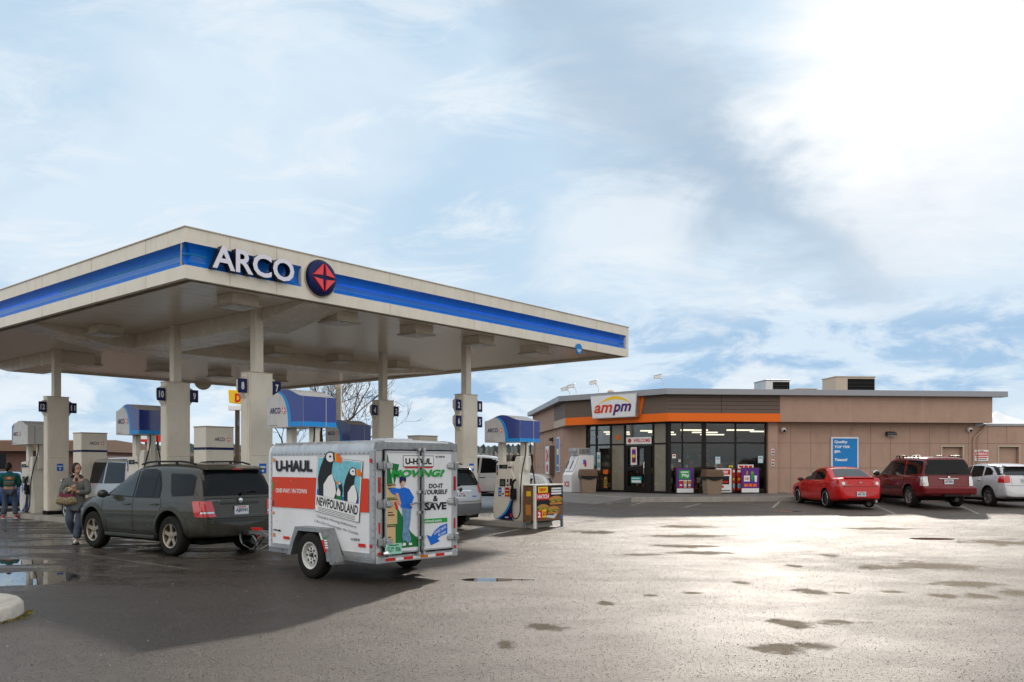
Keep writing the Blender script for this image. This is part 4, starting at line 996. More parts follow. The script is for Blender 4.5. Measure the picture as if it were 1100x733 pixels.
car,body,bvh,dec,decb,strip=vehicle('hatchback',hat,'p_white',(x,y,gz(x,y)),R(93),'white hatchback parked at the right end of the row of cars','car')
dec('S',[(.80,1.04),(.42,1.24),(.12,1.405),(-.08,1.43),(-.10,1.01)],'glass2','side_window',.006)
dec('S',[(-.15,1.01),(-.13,1.435),(-.6,1.435),(-.85,1.41),(-.92,1.06)],'glass','side_window',.006)
dec('S',[(-1.0,1.08),(-.95,1.40),(-1.2,1.37),(-1.45,1.25),(-1.50,1.12)],'glass','side_window',.006)
dec('S',[(-.90,1.44),(-1.35,1.40),(-1.62,1.22),(-1.78,1.10),(-1.98,1.12),(-1.86,1.36),(-1.6,1.425)],'black','pillar_trim',.004)
dec('B',[(-.74,1.10),(.74,1.10),(.62,1.40),(-.62,1.40)],'glass2','rear_window',.006)
b=B(); b.prism([(-1.62,1.47),(-1.98,1.425),(-2.0,1.405),(-1.85,1.40)],'y',-.60,.60,'p_white'); sp_=b.build('spoiler',car,bevel=.012); b=B(); b.b2(-2.0,-1.97,-.5,.5,1.405,1.415,'taillight'); b.build('brake_lamp',sp_)
for s in (1,-1):
    v,f=project(bvh,'B',[(a*s,z) for a,z in [(.56,1.08),(.82,1.08),(.85,.84),(.58,.84)]],.012,.05); b=B(); b.add(v,f,'taillight',True); b.build('tail_light',car,angle=60)
dec('S',[(-1.86,1.07),(-2.05,1.08),(-2.12,.84),(-1.93,.85)],'taillight','tail_light',.010)
plate(car,-2.172,.93,'AFD 4417'); wiper(car,-2.06,0,1.13,-.34,1.15); strip('B',[(-.78,.74),(.78,.74)],.012,'blackm'); strip('B',[(-.52,1.07),(-.52,.76)],.010,'blackm'); strip('B',[(.52,1.07),(.52,.76)],.010,'blackm')
strip('S',[(.95,1.0),(.92,.45),(.85,.3)],.010,'blackm'); strip('S',[(-.12,1.0),(-.13,.3)],.010,'blackm'); strip('S',[(-.95,1.05),(-1.0,.85),(-.88,.6),(-.86,.3)],.010,'blackm')
mirrorpair(car,.70,.9,1.06,'p_white',.9); handles(car,bvh,[(.05,.90),(-.80,.92)],'p_white')
b=B(); b.tube([(-2.0,-.62,1.05),(-2.0,-.62,1.06)],.01,'black'); b.build('washer_jet',car)

# ---- silver SUV by the pump, white truck cab, grey van, blue car behind
M['p_silver']=paint('silver_paint',(.42,.42,.425),.5,.32,.2); M['p_silvertrim']=mat('silver_lower_trim',(.12,.125,.13),.55,var=.1,dirt=.3)
esc={k:(list(v) if isinstance(v,list) else v) for k,v in suv.items()}; esc['rim']='alloy'; esc['R']=.35; esc['gap']=.06
u_,v_=8.02,.42; x,y,_=cw(u_,v_+2.3); 
car,body,bvh,dec,decb,strip=vehicle('suv',esc,'p_silver',(x,y,gz(x,y)),CROT+R(90),'silver SUV half hidden behind the open air right of the trailer doors','suv')
tag(car,'silver SUV seen between the white trailer and the nearest fuel pump','suv')
dec('B',[(-.72,1.14),(.72,1.14),(.76,1.22),(.66,1.56),(-.66,1.56),(-.76,1.22)],'glass','rear_window',.006)
dec('S',[(.80,1.10),(.31,1.475),(.05,1.575),(-.05,1.58),(-.075,1.08)],'glass','side_window',.007); dec('S',[(-.155,1.08),(-.145,1.585),(-.75,1.57),(-.96,1.09)],'glass','side_window',.007); dec('S',[(-1.16,1.51),(-1.79,1.48),(-1.9,1.17),(-1.2,1.12)],'glass','side_window',.007)
for s in (1,-1):
    v,f=project(bvh,'B',[(a*s,z) for a,z in [(.70,1.17),(.84,1.17),(.88,.98),(.72,.93)]],.012,.05); b=B(); b.add(v,f,'taillight',True); b.build('tail_light',car,angle=60)
dec('S',[(-1.98,1.14),(-2.12,1.15),(-2.24,.95),(-2.08,.95)],'taillight','tail_light',.01)
dec('B',[(-.82,.40),(.82,.40),(.84,.66),(-.84,.66)],'p_silvertrim','bumper_cover',.008); plate(car,-2.262,.88,'AQT 3308'); strip('B',[(-.74,.72),(.74,.72)],.012,'blackm'); strip('B',[(-.4,1.0),(.4,1.0)],.03,'chrome','chrome_bar',.015,car)
b=B(); b.lathe([(.001,.014),(.05,.01),(.055,0)],'steel_d',ax='x',n=20); b.v=[(-q[0],q[1],q[2]) for q in b.v]; b.build('emblem',car,(-2.24,.0,1.04))
b=B(); b.prism([(-1.86,1.675),(-2.10,1.63),(-2.13,1.605),(-1.95,1.60)],'y',-.64,.64,'p_silver'); b.build('spoiler',car,bevel=.012); wiper(car,-2.19,.05,1.15,.42,1.19); rails(car,.05,-1.72,.60,1.70,'p_silvertrim',.05); mirrorpair(car,.72,.93,1.12,'p_silver')
handles(car,bvh,[(.10,.93),(-.85,.95)],'p_silver'); b=B(); b.box((-2.25,-.5,.84),(.01,.16,.05),'blueink'); b.build('sticker',car)

M['p_truck']=paint('white_truck_paint',(.66,.67,.69),.05,.3,.1)
trk=dict(top=[(2.9,.6),(2.88,1.0),(2.75,1.16),(2.2,1.22),(1.6,1.26),(1.45,1.29),(1.05,1.62),(.75,1.84),(.5,1.91),(-.2,1.93),(-.85,1.91),(-1.0,1.85),(-1.08,1.30),(-1.3,1.24),(-2.7,1.24),(-2.85,1.22),(-2.9,1.1),(-2.92,.6)],
  belt=[(2.9,1.0),(1.5,1.18),(-1.1,1.22),(-2.92,1.2)],plan=[(2.9,.78),(2.75,.92),(2.2,.98),(-2.5,.98),(-2.92,.92)],bot=[(2.9,.5),(0,.42),(-2.92,.55)],tum=.20,crown=.02,axles=(1.95,-1.75),R=.40,rr=.24,tw=.26,style='six',rim='alloy',gap=.08)
x,y=gpos(534,33.0)
car,body,bvh,dec,decb,strip=vehicle('pickup_truck',trk,'p_truck',(x-.70,y+.35,0.12),R(3),'white pickup truck parked behind column 2 and the nearest fuel pump','pickup truck')
for o in [car]: o.rotation_euler=(0,0,R(-8))
dec('S',[(1.40,1.28),(.98,1.62),(.72,1.80),(.25,1.83),(.2,1.25)],'glass','side_window',.006); dec('S',[(.12,1.25),(.16,1.83),(-.80,1.82),(-.92,1.26)],'glass','side_window',.006)
dec('B',[(-.7,1.4),(.7,1.4),(.62,1.8),(-.62,1.8)],'glass','rear_window',.006); dec('F',[(-.75,1.33),(.75,1.33),(.66,1.84),(-.66,1.84)],'glass','windscreen',.006)
mirrorpair(car,1.25,1.0,1.40,'p_truck',1.3); handles(car,bvh,[(.3,1.08),(-.75,1.1)],'black'); strip('S',[(1.5,1.2),(1.45,.5)],.012,'blackm'); strip('S',[(.16,1.24),(.15,.5)],.012,'blackm'); strip('S',[(-1.0,1.24),(-1.02,.5)],.012,'blackm'); strip('S',[(1.4,.52),(-1.0,.52)],.08,'black','side_step',.01,car)
dec('F',[(-.5,.75),(.5,.75),(.5,1.05),(-.5,1.05)],'black','grille',.006); decb([(.55,.80),(.90,.82),(.88,1.05),(.55,1.05)],'clearlens','headlight',.01,None,'F')

van=dict(top=[(2.4,.5),(2.39,.85),(2.2,1.0),(1.75,1.12),(1.5,1.2),(1.1,1.55),(.8,1.78),(.5,1.88),(-1.9,1.88),(-2.15,1.85),(-2.25,1.75),(-2.32,1.2),(-2.38,.9),(-2.4,.5)],
  belt=[(2.4,.85),(1.2,1.12),(-2.4,1.15)],plan=[(2.4,.65),(2.2,.85),(1.5,.93),(-2.1,.93),(-2.4,.86)],bot=[(2.4,.32),(-2.4,.34)],tum=.15,crown=.03,axles=(1.5,-1.4),R=.34,rr=.21,tw=.215,style='five',rim='alloy',gap=.06)
x,y=gpos(128,25.5)
car,body,bvh,dec,decb,strip=vehicle('van',van,'p_silver',(x,y,0),CROT+R(90),'silver van parked beyond the green SUV, right of the woman','van')
tag(car,'pale van with dark rear window just above the bonnet of the green SUV','van')
dec('B',[(-.74,1.08),(.74,1.08),(.66,1.72),(-.66,1.72)],'glass','rear_window',.006); dec('S',[(1.30,1.2),(.95,1.5),(.7,1.74),(.3,1.76),(.3,1.16)],'glass','side_window',.006); dec('S',[(.2,1.16),(.2,1.76),(-.85,1.76),(-.85,1.16)],'glass','side_window',.006); dec('S',[(-.95,1.16),(-.95,1.76),(-2.0,1.74),(-2.15,1.18)],'glass','side_window',.006)
for s in (1,-1):
    v,f=project(bvh,'B',[(a*s,z) for a,z in [(.78,1.35),(.88,1.33),(.90,.85),(.78,.85)]],.012,.05); b=B(); b.add(v,f,'taillight',True); b.build('tail_light',car,angle=60)
plate(car,-2.40,.85,'ARB 2210'); mirrorpair(car,1.2,.95,1.2,'p_silver'); strip('B',[(-.8,.62),(.8,.62)],.02,'blackm')
M['p_blue']=paint('blue_paint',(.012,.06,.26),.1,.3,.1)
x,y=gpos(22,33.0)
car,body,bvh,dec,decb,strip=vehicle('sedan',sed,'p_blue',(x,y,0),R(10),'blue sedan parked beyond the man in teal, before the low brown building','car')
dec('S',[(.78,.955),(.40,1.14),(.08,1.29),(-.10,1.335),(-.13,.945)],'glass','side_window',.006); dec('S',[(-.19,.945),(-.17,1.345),(-.5,1.355),(-.78,1.33),(-1.02,1.23),(-1.16,1.06),(-1.12,.985)],'glass','side_window',.006); mirrorpair(car,.62,.88,.97,'p_blue',.85)
dec('F',[(-.62,.98),(.62,.98),(.52,1.32),(-.52,1.32)],'glass','windscreen',.005); dec('T',[(-1.10,.50),(-1.10,-.50),(-1.62,-.62),(-1.62,.62)],'glass','rear_window',.007)
M['p_dark']=paint('dark_grey_paint',(.05,.052,.055),.3,.3,.1)
x,y=gpos(566,62.0); x2,y2=gpos(583,64)
for (x,y),m,lb in (((x,y),'p_dark','small dark car far off in the street, right of the upright of the nearest pump'),((x2,y2),'p_maroon','small dark red car far off at the left corner of the shop')):
    car,body,bvh,dec,decb,strip=vehicle('parked_car',hat,m,(x,y,gz(x,y)),R(170),lb,'car')
    dec('S',[(.80,1.04),(.42,1.24),(.12,1.405),(-.08,1.43),(-.10,1.01)],'glass','side_window',.006); dec('S',[(-.15,1.01),(-.13,1.435),(-.6,1.435),(-1.3,1.3),(-1.45,1.08)],'glass','side_window',.006); dec('F',[(-.6,1.08),(.6,1.08),(.52,1.42),(-.52,1.42)],'glass','windscreen',.006)

# ------------------------------------------------------------------ trailer: local x forward, y left, origin rear axle line ground
tv=Vector((-.735,.678)); tl_=Vector((-.678,-.735)); W_=1.57; LT=2.84
rl=Vector((-1.92,12.0)); tr0=rl-tl_*(W_/2)   # centre of rear edge
trot=math.atan2(tv.y,tv.x)
tr=empty('cargo_trailer',(tr0.x,tr0.y,0),trot,'white two-door box trailer with red band and puffin picture, hitched behind the green SUV','trailer')
HB,HT=.38,2.04; hw=W_/2
b=B()
# box: side walls with rounded roof edge; profile y-z extruded in x
rc=.15
prof=[(-hw,HB),(hw,HB),(hw,HT-rc)]+[(hw-rc+rc*math.cos(R(a)),HT-rc+rc*math.sin(R(a))) for a in (15,30,45,60,75,90)]+[(0,HT+.015)]+[(-hw+rc-rc*math.cos(R(a)),HT-rc+rc*math.sin(R(a))) for a in (90,75,60,45,30,15)]+[(-hw,HT-rc)]
b.prism(prof,'x',.02,LT-.14,'twhite',smooth=True); 
# rounded nose
K=6; n=len(prof); vs=[]
for i in range(K+1):
    t=i/K; xx=LT-.14+.14*math.sin(t*PI/2); sc=1-.10*(1-math.cos(t*PI/2))
    vs+=[(xx,y*sc,HB+(z-HB)*(1-(1-sc)*.8)) for y,z in prof]
b.add(vs,[(i*n+j,i*n+(j+1)%n,(i+1)*n+(j+1)%n,(i+1)*n+j) for i in range(K) for j in range(n)]+[tuple(K*n+j for j in range(n))],'twhite',True)
box_=b.build('box_body',tr,angle=30)
b=B()  # aluminium roof radius, corner posts, rails, rivets
for s in (1,-1):
    vs=[]; ra=rc+.006
    ys=[(hw+.006,HT-rc-.05)]+[(hw-rc+ra*math.cos(R(a)),HT-rc+ra*math.sin(R(a))) for a in (0,15,30,45,60,75,90)]+[(hw-rc-.10,HT+.012)]
    for xx in (.03,LT-.16): vs+=[(xx,s*y,z) for y,z in ys]
    k=len(ys); b.add(vs,[(j,j+1,k+j+1,k+j) for j in range(k-1)],'alu',True)
    b.b2(LT-.19,LT-.15,s*(hw+.001),s*(hw+.009),HB+.02,HT-rc,'alu'); b.b2(.005,.12,s*(hw+.001),s*(hw+.010),HB,HT-rc,'alu'); b.b2(.0,LT-.16,s*(hw+.001),s*(hw+.012),HB-.01,HB+.06,'alu')
    for i in range(24): b.cyl((.15+i*.105,s*(hw+.006),HT-rc-.03),(.15+i*.105,s*(hw+.011),HT-rc-.03),.008,'steel_d',n=6)
    for i in range(14): b.cyl((LT-.17,s*(hw+.009),HB+.1+i*.095),(LT-.17,s*(hw+.013),HB+.1+i*.095),.007,'steel_d',n=6); b.cyl((.03,s*(hw+.010),HB+.1+i*.095),(.03,s*(hw+.014),HB+.1+i*.095),.007,'steel_d',n=6)
b.build('edge_trim',tr,angle=50)
b=B(); b.b2(.4,.75,-.25,.25,HT+.012,HT+.05,'alu'); b.build('roof_vent',tr,bevel=.015)
# side print (left side, faces +y): reading dir from front (left) to rear (right) => s along -x
def sideprint(s):
    g=G()
    X0=-(LT-.20); X1=-.13   # s coordinate = -x
    g.rect(X0,1.02,X1,1.50,'uorange',1)
    g.text('U-HAUL',X0+.11,1.585,X0+1.12,1.765,'ink',2,bold=.05)
    g.text('ONE-WAY / IN-TOWN',X0+.11,1.25,X0+.98,1.32,'white',2,bold=.02)
    # picture board (tilted)
    ax,az,bx,bz=X0+1.20,1.00,X0+2.28,.87   # bottom left / right
    tx,tz,ux,uz=X0+1.27,1.82,X0+2.37,1.74
    def Q(a,c):
        l=(lerp(ax,tx,c),lerp(az,tz,c)); r=(lerp(bx,ux,c),lerp(bz,uz,c)); return (lerp(l[0],r[0],a),lerp(l[1],r[1],a))
    P=lambda pts,m,l: g.poly([Q(a,c) for a,c in pts],m,l)
    P([(-.007,-.007),(1.007,-.007),(1.007,1.007),(-.007,1.007)],'trimgrey',2); P([(0,0),(1,0),(1,1),(0,1)],'white',3); P([(.02,.30),(.98,.30),(.98,.985),(.02,.985)],'cyanink',4)
    # sea and rock
    P([(.03,.30),(.97,.30),(.97,.42),(.6,.36),(.3,.45),(.03,.40)],'blueink',5); P([(.42,.30),(.62,.30),(.60,.42),(.52,.50),(.45,.42)],'dkgreen',6)
    def bird(cx,cz,k,m=1):
        T=lambda pts: [(cx+m*a*k,cz+c*k) for a,c in pts]
        E=lambda x,z,rx,rz,n=18:[(x+rx*math.cos(2*PI*i/n),z+rz*math.sin(2*PI*i/n)) for i in range(n)]
        P(T([(-.30,-.78),(-.36,-.3),(-.30,.0),(-.20,.25),(-.12,.42),(.02,.50),(.16,.46),(.22,.34),(.14,.15),(.12,-.1),(.30,-.35),(.36,-.6),(.30,-.78)]),'ink',7)
        P(T([(-.12,-.78),(-.14,-.45),(.02,-.2),(.14,-.12),(.27,-.36),(.32,-.6),(.26,-.78)]),'white',8)
        P(T(E(.05,.33,.15,.13)),'white',8); P(T(E(.05,.35,.04,.03)),'ink',9)
        P(T([(.14,.43),(.30,.46),(.44,.34),(.46,.20),(.36,.22),(.22,.22),(.16,.28)]),'orange',8); P(T([(.14,.43),(.20,.44),(.24,.23),(.16,.28)]),'navyink',9); P(T([(.20,.44),(.24,.445),(.28,.225),(.24,.23)]),'yellow',9)
    bird(.27,.80,.64,1); bird(.80,.66,.46,1); bird(.55,.52,.20,-1)
    nm='NEWFOUNDLAND'
    # the place name follows the tilt of the board
    vs,fs,a0,a1,b0,b1=textmesh(nm,.03)
    pts=[Q(.03+.94*(v.x-a0)/(a1-a0), .11+.16*(v.y-b0)/(b1-b0)) for v in vs]; g._add(pts,fs,'ink',4)
    for (tx_,c0,c1,y0,y1) in (("Canada's Moving Adventure",.05,.95,-.12,-.06),("L'Art De Demenager Au Canada",.0,1.0,-.22,-.16)):
        vs,fs,a0,a1,b0,b1=textmesh(tx_,.0,.15); pts=[Q(c0+(c1-c0)*(v.x-a0)/(a1-a0), y0+(y1-y0)*(v.y-b0)/(b1-b0)) for v in vs]; g._add(pts,fs,'ink',4)
    for k in range(3): P([(.08,.075-k*.028),(.92,.075-k*.028),(.92,.085-k*.028),(.08,.085-k*.028)],'trimgrey',4)
    g.text('AV 5609 M',X1-.42,.60,X1-.22,.64,'ink',2,bold=.02)
    # reflectors and side markers
    for sx,z,m in ((X0+.03,1.74,'amber'),(X0+.03,.54,'amber')): g.rect(sx-.0,z,sx+.05,z+.06,m,3)
    g.rect(X0+.33,.52,X0+.50,.565,'red',3); g.rect(X1-.24,.52,X1-.08,.57,'red',3); g.rect(X1+.02,1.72,X1+.07,1.78,'red',5); g.rect(X1+.02,.52,X1+.07,.57,'red',5); g.rect(X0+.02,1.28,X0+.05,1.42,'green',3); g.rect(X0+.02,1.03,X0+.05,1.12,'ink',3); g.rect(X0+.03,.90,X0+.06,.95,'amber',3)
    g.rect(X0+.04,.64,X0+.16,.66,'ink',2); g.rect(X0+.18,.63,X0+.24,.66,'ink',2)
    for k in (.14,.55): 
        for z in (1.44,.80,1.60 if False else .80): g.disc((X0+k,z),.009,'alu',3,8)
    return g
def facing(o,px,y,rz): o.location=(px,y,0); o.rotation_euler=(0,0,rz)
g=sideprint(1); o=g.build('side_print',tr,(0,hw+.0125,0),PI)
g=sideprint(-1); g.b.v=[(v[0]+LT,v[1],v[2]) for v in g.b.v]; o=g.build('side_print',tr,(0,-hw-.0125,0),0)
# rear frame and doors (x<=0)
b=B(); b.b2(-.02,.02,-hw,hw,HT-.12,HT-.02,'galv'); b.b2(-.02,.02,-hw,-hw+.12,HB-.02,HT-.12,'alu'); b.b2(-.02,.02,hw-.12,hw,HB-.02,HT-.12,'alu'); b.b2(-.03,.02,-hw,hw,HB-.08,HB+.015,'alu')
for s in (1,-1):
    pts=[(0,0)]+[(rc*math.cos(R(a)),rc*math.sin(R(a))) for a in range(0,91,15)]
    vs=[(q[0]*s+s*(hw-rc),q[1]+HT-rc) for q in pts]; b.prism(vs,'x',-.028,.03,'galv')
b.build('rear_frame',tr,bevel=.006)
for s in (1,-1):
    b=B(); y0,y1=(.006,hw-.115); b.b2(-.045,-.021,s*y0,s*y1,HB+.03,HT-.125,'blackm'); b.b2(-.055,-.046,s*(y0+.018),s*(y1-.018),HB+.05,HT-.145,'twhite')
    for z0_,z1_ in ((HB+.05,HB+.075),(HT-.17,HT-.145)): b.b2(-.064,-.054,s*(y0+.018),s*(y1-.018),z0_,z1_,'alu')
    b.b2(-.064,-.054,s*(y0+.018),s*(y0+.04),HB+.05,HT-.145,'alu'); b.b2(-.064,-.054,s*(y1-.04),s*(y1-.018),HB+.05,HT-.145,'alu')
    d=b.build('rear_door',tr)
    for z in (HB+.22,1.14,HT-.36):
        h=B(); h.b2(-.075,-.03,s*(hw-.22),s*(hw-.02),z-.05,z+.05,'galv'); h.b2(-.085,-.07,s*(hw-.25),s*(hw-.14),z-.035,z+.035,'alu'); h.cyl((-.08,s*(hw-.10),z-.07),(-.08,s*(hw-.10),z+.07),.018,'galv',n=8); h.build('hinge',d,bevel=.006)
    h=B(); h.cyl((-.085,s*.045,HB-.02),(-.085,s*.045,HT-.08),.009,'galv',n=8)
    for z in (HB+.02,HB+.25,1.0,1.3,HT-.3,HT-.12): h.b2(-.10,-.05,s*.025,s*.07,z-.02,z+.02,'alu')
    h.tube([(-.09,s*.045,1.14),(-.12,s*.10,1.15),(-.12,s*.26,1.12)],.014,'galv',8); h.build('lock_rod',d)
    l=B(); l.b2(-.035,-.02,s*(hw-.075),s*(hw-.035),1.30,1.52,'taillight'); l.build('tail_light',tr,bevel=.008)
    l=B(); l.b2(-.028,-.02,s*(hw-.07),s*(hw-.045),.72,.88,'red'); l.build('reflector',tr); l=B(); l.b2(-.028,-.02,s*(hw-.07),s*(hw-.03),.42,.46,'red'); l.build('reflector',tr)
# door print: s = reading direction from rear = -y  (left of picture is +y)
g=G(); X0,X1=-hw+.145,hw-.145
g.poly([(X0,.50),(X0+.74,.50),(X0+.46,.72),(X0+.20,1.10),(X0+.08,1.60),(X0+.03,1.84),(X0,1.84)],'dkgreen',1)
g.poly([(X0+.10,1.72),(X0+.24,1.70),(X0+.15,1.40)],'dkgreen',2)
for k,(a,z0,z1) in enumerate(((.17,.50,.84),(.20,.85,1.22),(.17,1.23,1.43))):
    g.rect(X0,z0,X0+a,z1-.008,'cardboard',3); g.rect(X0+.03,z0+.12,X0+a-.05,z0+.14,'meat',4); g.rect(X0+.03,z0+.16,X0+a-.08,z0+.175,'meat',4); g.rect(X0,z1-.03,X0+a,z1-.012,'wood_ink',4)
# printed woman leaning on the boxes
def blob(pts,m,l): g.poly([(X0+.05+a*.93,.53+(z-.50)*.885) for a,z in pts],m,l)
f_=lambda z:.53+(z-.50)*.885
blob([(.26,.64),(.28,.90),(.26,1.12),(.44,1.12),(.43,.92),(.40,.78),(.42,.56),(.36,.54),(.35,.75),(.33,.62),(.28,.56)],'jeanink',5)
blob([(.30,.60),(.39,.76),(.44,.60),(.41,.545),(.36,.56)],'jeanink',6)
blob([(.24,1.12),(.21,1.30),(.06,1.35),(.0,1.42),(.06,1.45),(.20,1.43),(.30,1.45),(.40,1.42),(.50,1.28),(.43,1.14),(.47,1.12),(.44,1.09)],'blueink',6)
blob([(.12,1.36),(.18,1.36),(.24,1.18),(.20,1.15)],'skinink',7); blob([(.10,1.22),(.14,1.22),(.18,1.12),(.14,1.08)],'red',7)
g.disc((X0+.30,f_(1.54)),.048,'skinink',6,16,.062); g.disc((X0+.30,f_(1.595)),.062,'navyink',7,16,.038); g.rect(X0+.28,f_(1.40),X0+.32,f_(1.50),'skinink',5); g.disc((X0+.262,f_(1.56)),.022,'ink',7,10,.04); g.disc((X0+.345,f_(1.57)),.018,'ink',7,10,.035); g.rect(X0+.285,f_(1.515),X0+.318,f_(1.522),'white',8)
blob([(.27,.545),(.33,.545),(.33,.50),(.26,.50)],'white',7); blob([(.39,.54),(.45,.54),(.46,.50),(.39,.50)],'white',7)
g.rect(-.33,1.665,.26,1.83,'ink',2); g.rect(-.322,1.673,.252,1.822,'white',3); g.text('U-HAUL',-.29,1.70,.22,1.79,'ink',4,bold=.05); g.rect(-.30,1.645,.24,1.664,'red',3)
g.text('MOVING?',-.57,1.515,.48,1.625,'green',8,bold=.045,shear=.25)
cx=.32
g.text('DO-IT',cx-.15,1.345,cx+.13,1.415,'ink',3,bold=.03); g.text('YOURSELF',cx-.26,1.255,cx+.22,1.325,'ink',3,bold=.03); g.text('&',cx-.07,1.15,cx+.03,1.235,'ink',3,bold=.03); g.text('SAVE',cx-.24,1.02,cx+.20,1.135,'ink',3,bold=.045)
g.rect(cx-.27,.83,cx+.22,.895,'green',2); g.text('uhaul.com',cx-.23,.845,cx+.10,.882,'white',3,bold=.02)
ar=[(cx-.16+.36*math.cos(R(a))*-1+.36,.50+.30*math.sin(R(a))-.05) for a in (0,)]
arc=[(cx+.20,.70)]+[(cx+.20-.30*math.sin(R(a)),.70-.22*(1-math.cos(R(a)))) for a in range(15,91,15)]+[(cx-.17,.56),(cx-.10,.46),(cx+.0,.50),(cx-.02,.50)]+[(cx+.20-.16*math.sin(R(a)),.57-.12*(1-math.cos(R(a)))) for a in range(75,-1,-15)]
g.poly([(cx+.22,.81),(cx+.08,.78),(cx-.04,.71),(cx-.11,.63),(cx-.20,.66),(cx-.11,.50),(cx+.07,.55),(cx+.02,.585),(cx+.09,.625),(cx+.22,.655)],'blueink',2)
g.text('LOWEST DECKS',cx-.06,.695,cx+.20,.735,'white',3,bold=.02,rot=22); g.text('EZ LOAD',cx+.03,.645,cx+.19,.68,'white',3,bold=.02,rot=16)
g.text('AV 5609 M',cx-.02,1.80,cx+.16,1.83,'ink',2,bold=.02)
g.build('door_print',tr,(-.0565,0,0),trot*0+R(-90))
b=B()
for i,(a,c,m) in enumerate(((-.62,-.45,'red'),(-.45,-.30,'white'),(-.30,-.12,'red'),(-.12,.02,'white'),(.02,.17,'amber'),(.17,.32,'white'),(.32,.50,'red'),(.50,.66,'white'))): b.b2(-.038,-.031,-a,-c,HB-.055,HB-.015,m)
b.build('reflective_tape',tr)
plate(tr,-.07,.50,'GUY 906','plateg',y=.52,w_=.30,h=.15,tm='dkgreen')
b=B(); b.ell((-.10,hw-.12,.44),(.05,.05,.05),'chrome'); b.cyl((-.05,hw-.12,.44),(0,hw-.12,.44),.025,'steel_d'); b.build('corner_lamp',tr)
# frame, fenders, axle, wheels
b=B(); 
for s in (1,-1): b.b2(.0,LT,s*(hw-.12),s*(hw-.05),HB-.10,HB-.01,'galv'); b.b2(.0,1.1,s*(hw-.04),s*(hw+.03),.30,HB-.015,'galv')
for xx in (.1,.8,1.6,2.4): b.b2(xx,xx+.06,-hw+.05,hw-.05,HB-.09,HB-.02,'galv')
b.tube([(1.27,-hw+.1,.34),(1.27,hw-.1,.34)],.035,'steel_d'); b.build('chassis',tr,bevel=.006)
axx=LT*.455
for s in (1,-1):
    wheel(tr,axx,s*(hw+.115),.345,.20,.205,'steel','rimwhite' if 'rimwhite' in M else 'white',s)
    b=B(); out=[(axx+.60,HB-.06),(axx+.38,.76),(axx-.33,.76),(axx-.60,HB-.09),(axx-.60,HB-.13),(axx-.52,HB-.13),(axx-.41,.55),(axx-.30,.70),(axx+.30,.70),(axx+.42,.52),(axx+.50,HB-.06)]
    b.prism(out,'y',s*(hw+.012),s*(hw+.22),'galv'); b.prism([(axx+.55,.36),(axx+.37,.755),(axx-.32,.755),(axx-.58,.36)],'y',s*(hw+.0125),s*(hw+.018),'steel_d')
    f=b.build('fender',tr,bevel=.008)
    b=B(); vs=[(axx-.33,.76),(axx-.60,.29),(axx-.42,.29),(axx-.30,.71)]; b.prism([(axx-.25,.762),(axx-.34,.762),(axx-.72,.29),(axx-.45,.29),(axx-.40,.55),(axx-.30,.70)],'y',s*(hw+.2205),s*(hw+.226),'galv'); b.build('fender_skirt',f)
    g=G(step=.002); sgx=-1 if s>0 else 1
    g.poly([(sgx*(axx-.26),.70),(sgx*(axx-.31),.70),(sgx*(axx-.47),.42),(sgx*(axx-.41),.42)],'red',1); g.poly([(sgx*(axx-.26),.70),(sgx*(axx-.31),.70),(sgx*(axx-.37),.60),(sgx*(axx-.32),.60)],'white',2)
    g.rect(min(sgx*(axx-.44),sgx*(axx-.36)),.62,max(sgx*(axx-.44),sgx*(axx-.36)),.64,'green',2); 
    for k in range(4): g.rect(min(sgx*(axx-.47-.01*k),sgx*(axx-.39-.01*k)),.585-k*.035,max(sgx*(axx-.47-.01*k),sgx*(axx-.39-.01*k)),.605-k*.035,'white',2)
    g.build('decal',f,(0,s*(hw+.2265),0),PI if s>0 else 0)
# tongue
hb=SUVBACK-fwd*.30; hl=Vector((hb.x-tr0.x,hb.y-tr0.y)); hx=hl.dot(tv); hy=hl.dot(tl_)
b=B(); 
for s in (1,-1): b.tube([(LT-.3,s*.45,HB-.06),(hx-.45,hy+s*.04,.43)],.04,'galv',4)
b.b2(hx-.5,hx+.06,hy-.05,hy+.05,.41,.49,'galv'); b.ell((hx,hy,.49),(.07,.06,.05),'steel_d'); b.cyl((hx-.6,hy,.2),(hx-.6,hy,.62),.03,'alu',n=10); b.cyl((hx-.6,hy,.62),(hx-.6,hy,.66),.06,'steel_d',n=10)
b.b2(hx-.25,hx-.05,hy-.06,hy+.06,.49,.53,'red')
b.build('tongue',tr)
b=B()
for s in (1,-1):
    pts=[]
    for i in range(15): t=i/14; pts.append((hx+.28-.75*t, hy+s*(.10+.05*math.sin(t*9)), .40-.27*math.sin(t*PI)+.01*rnd.uniform(-1,1)))
    b.tube(pts,.014,'galv',5)
b.tube([(hx+.25,hy+.12,.46),(hx+.05,hy+.17,.20),(hx-.2,hy+.10,.12),(hx-.5,hy+.05,.40)],.011,'black',6); b.tube([(hx+.2,hy-.1,.5),(hx,hy-.14,.3),(hx-.5,hy,.45)],.01,'red',6)
b.build('safety_chain',tr)
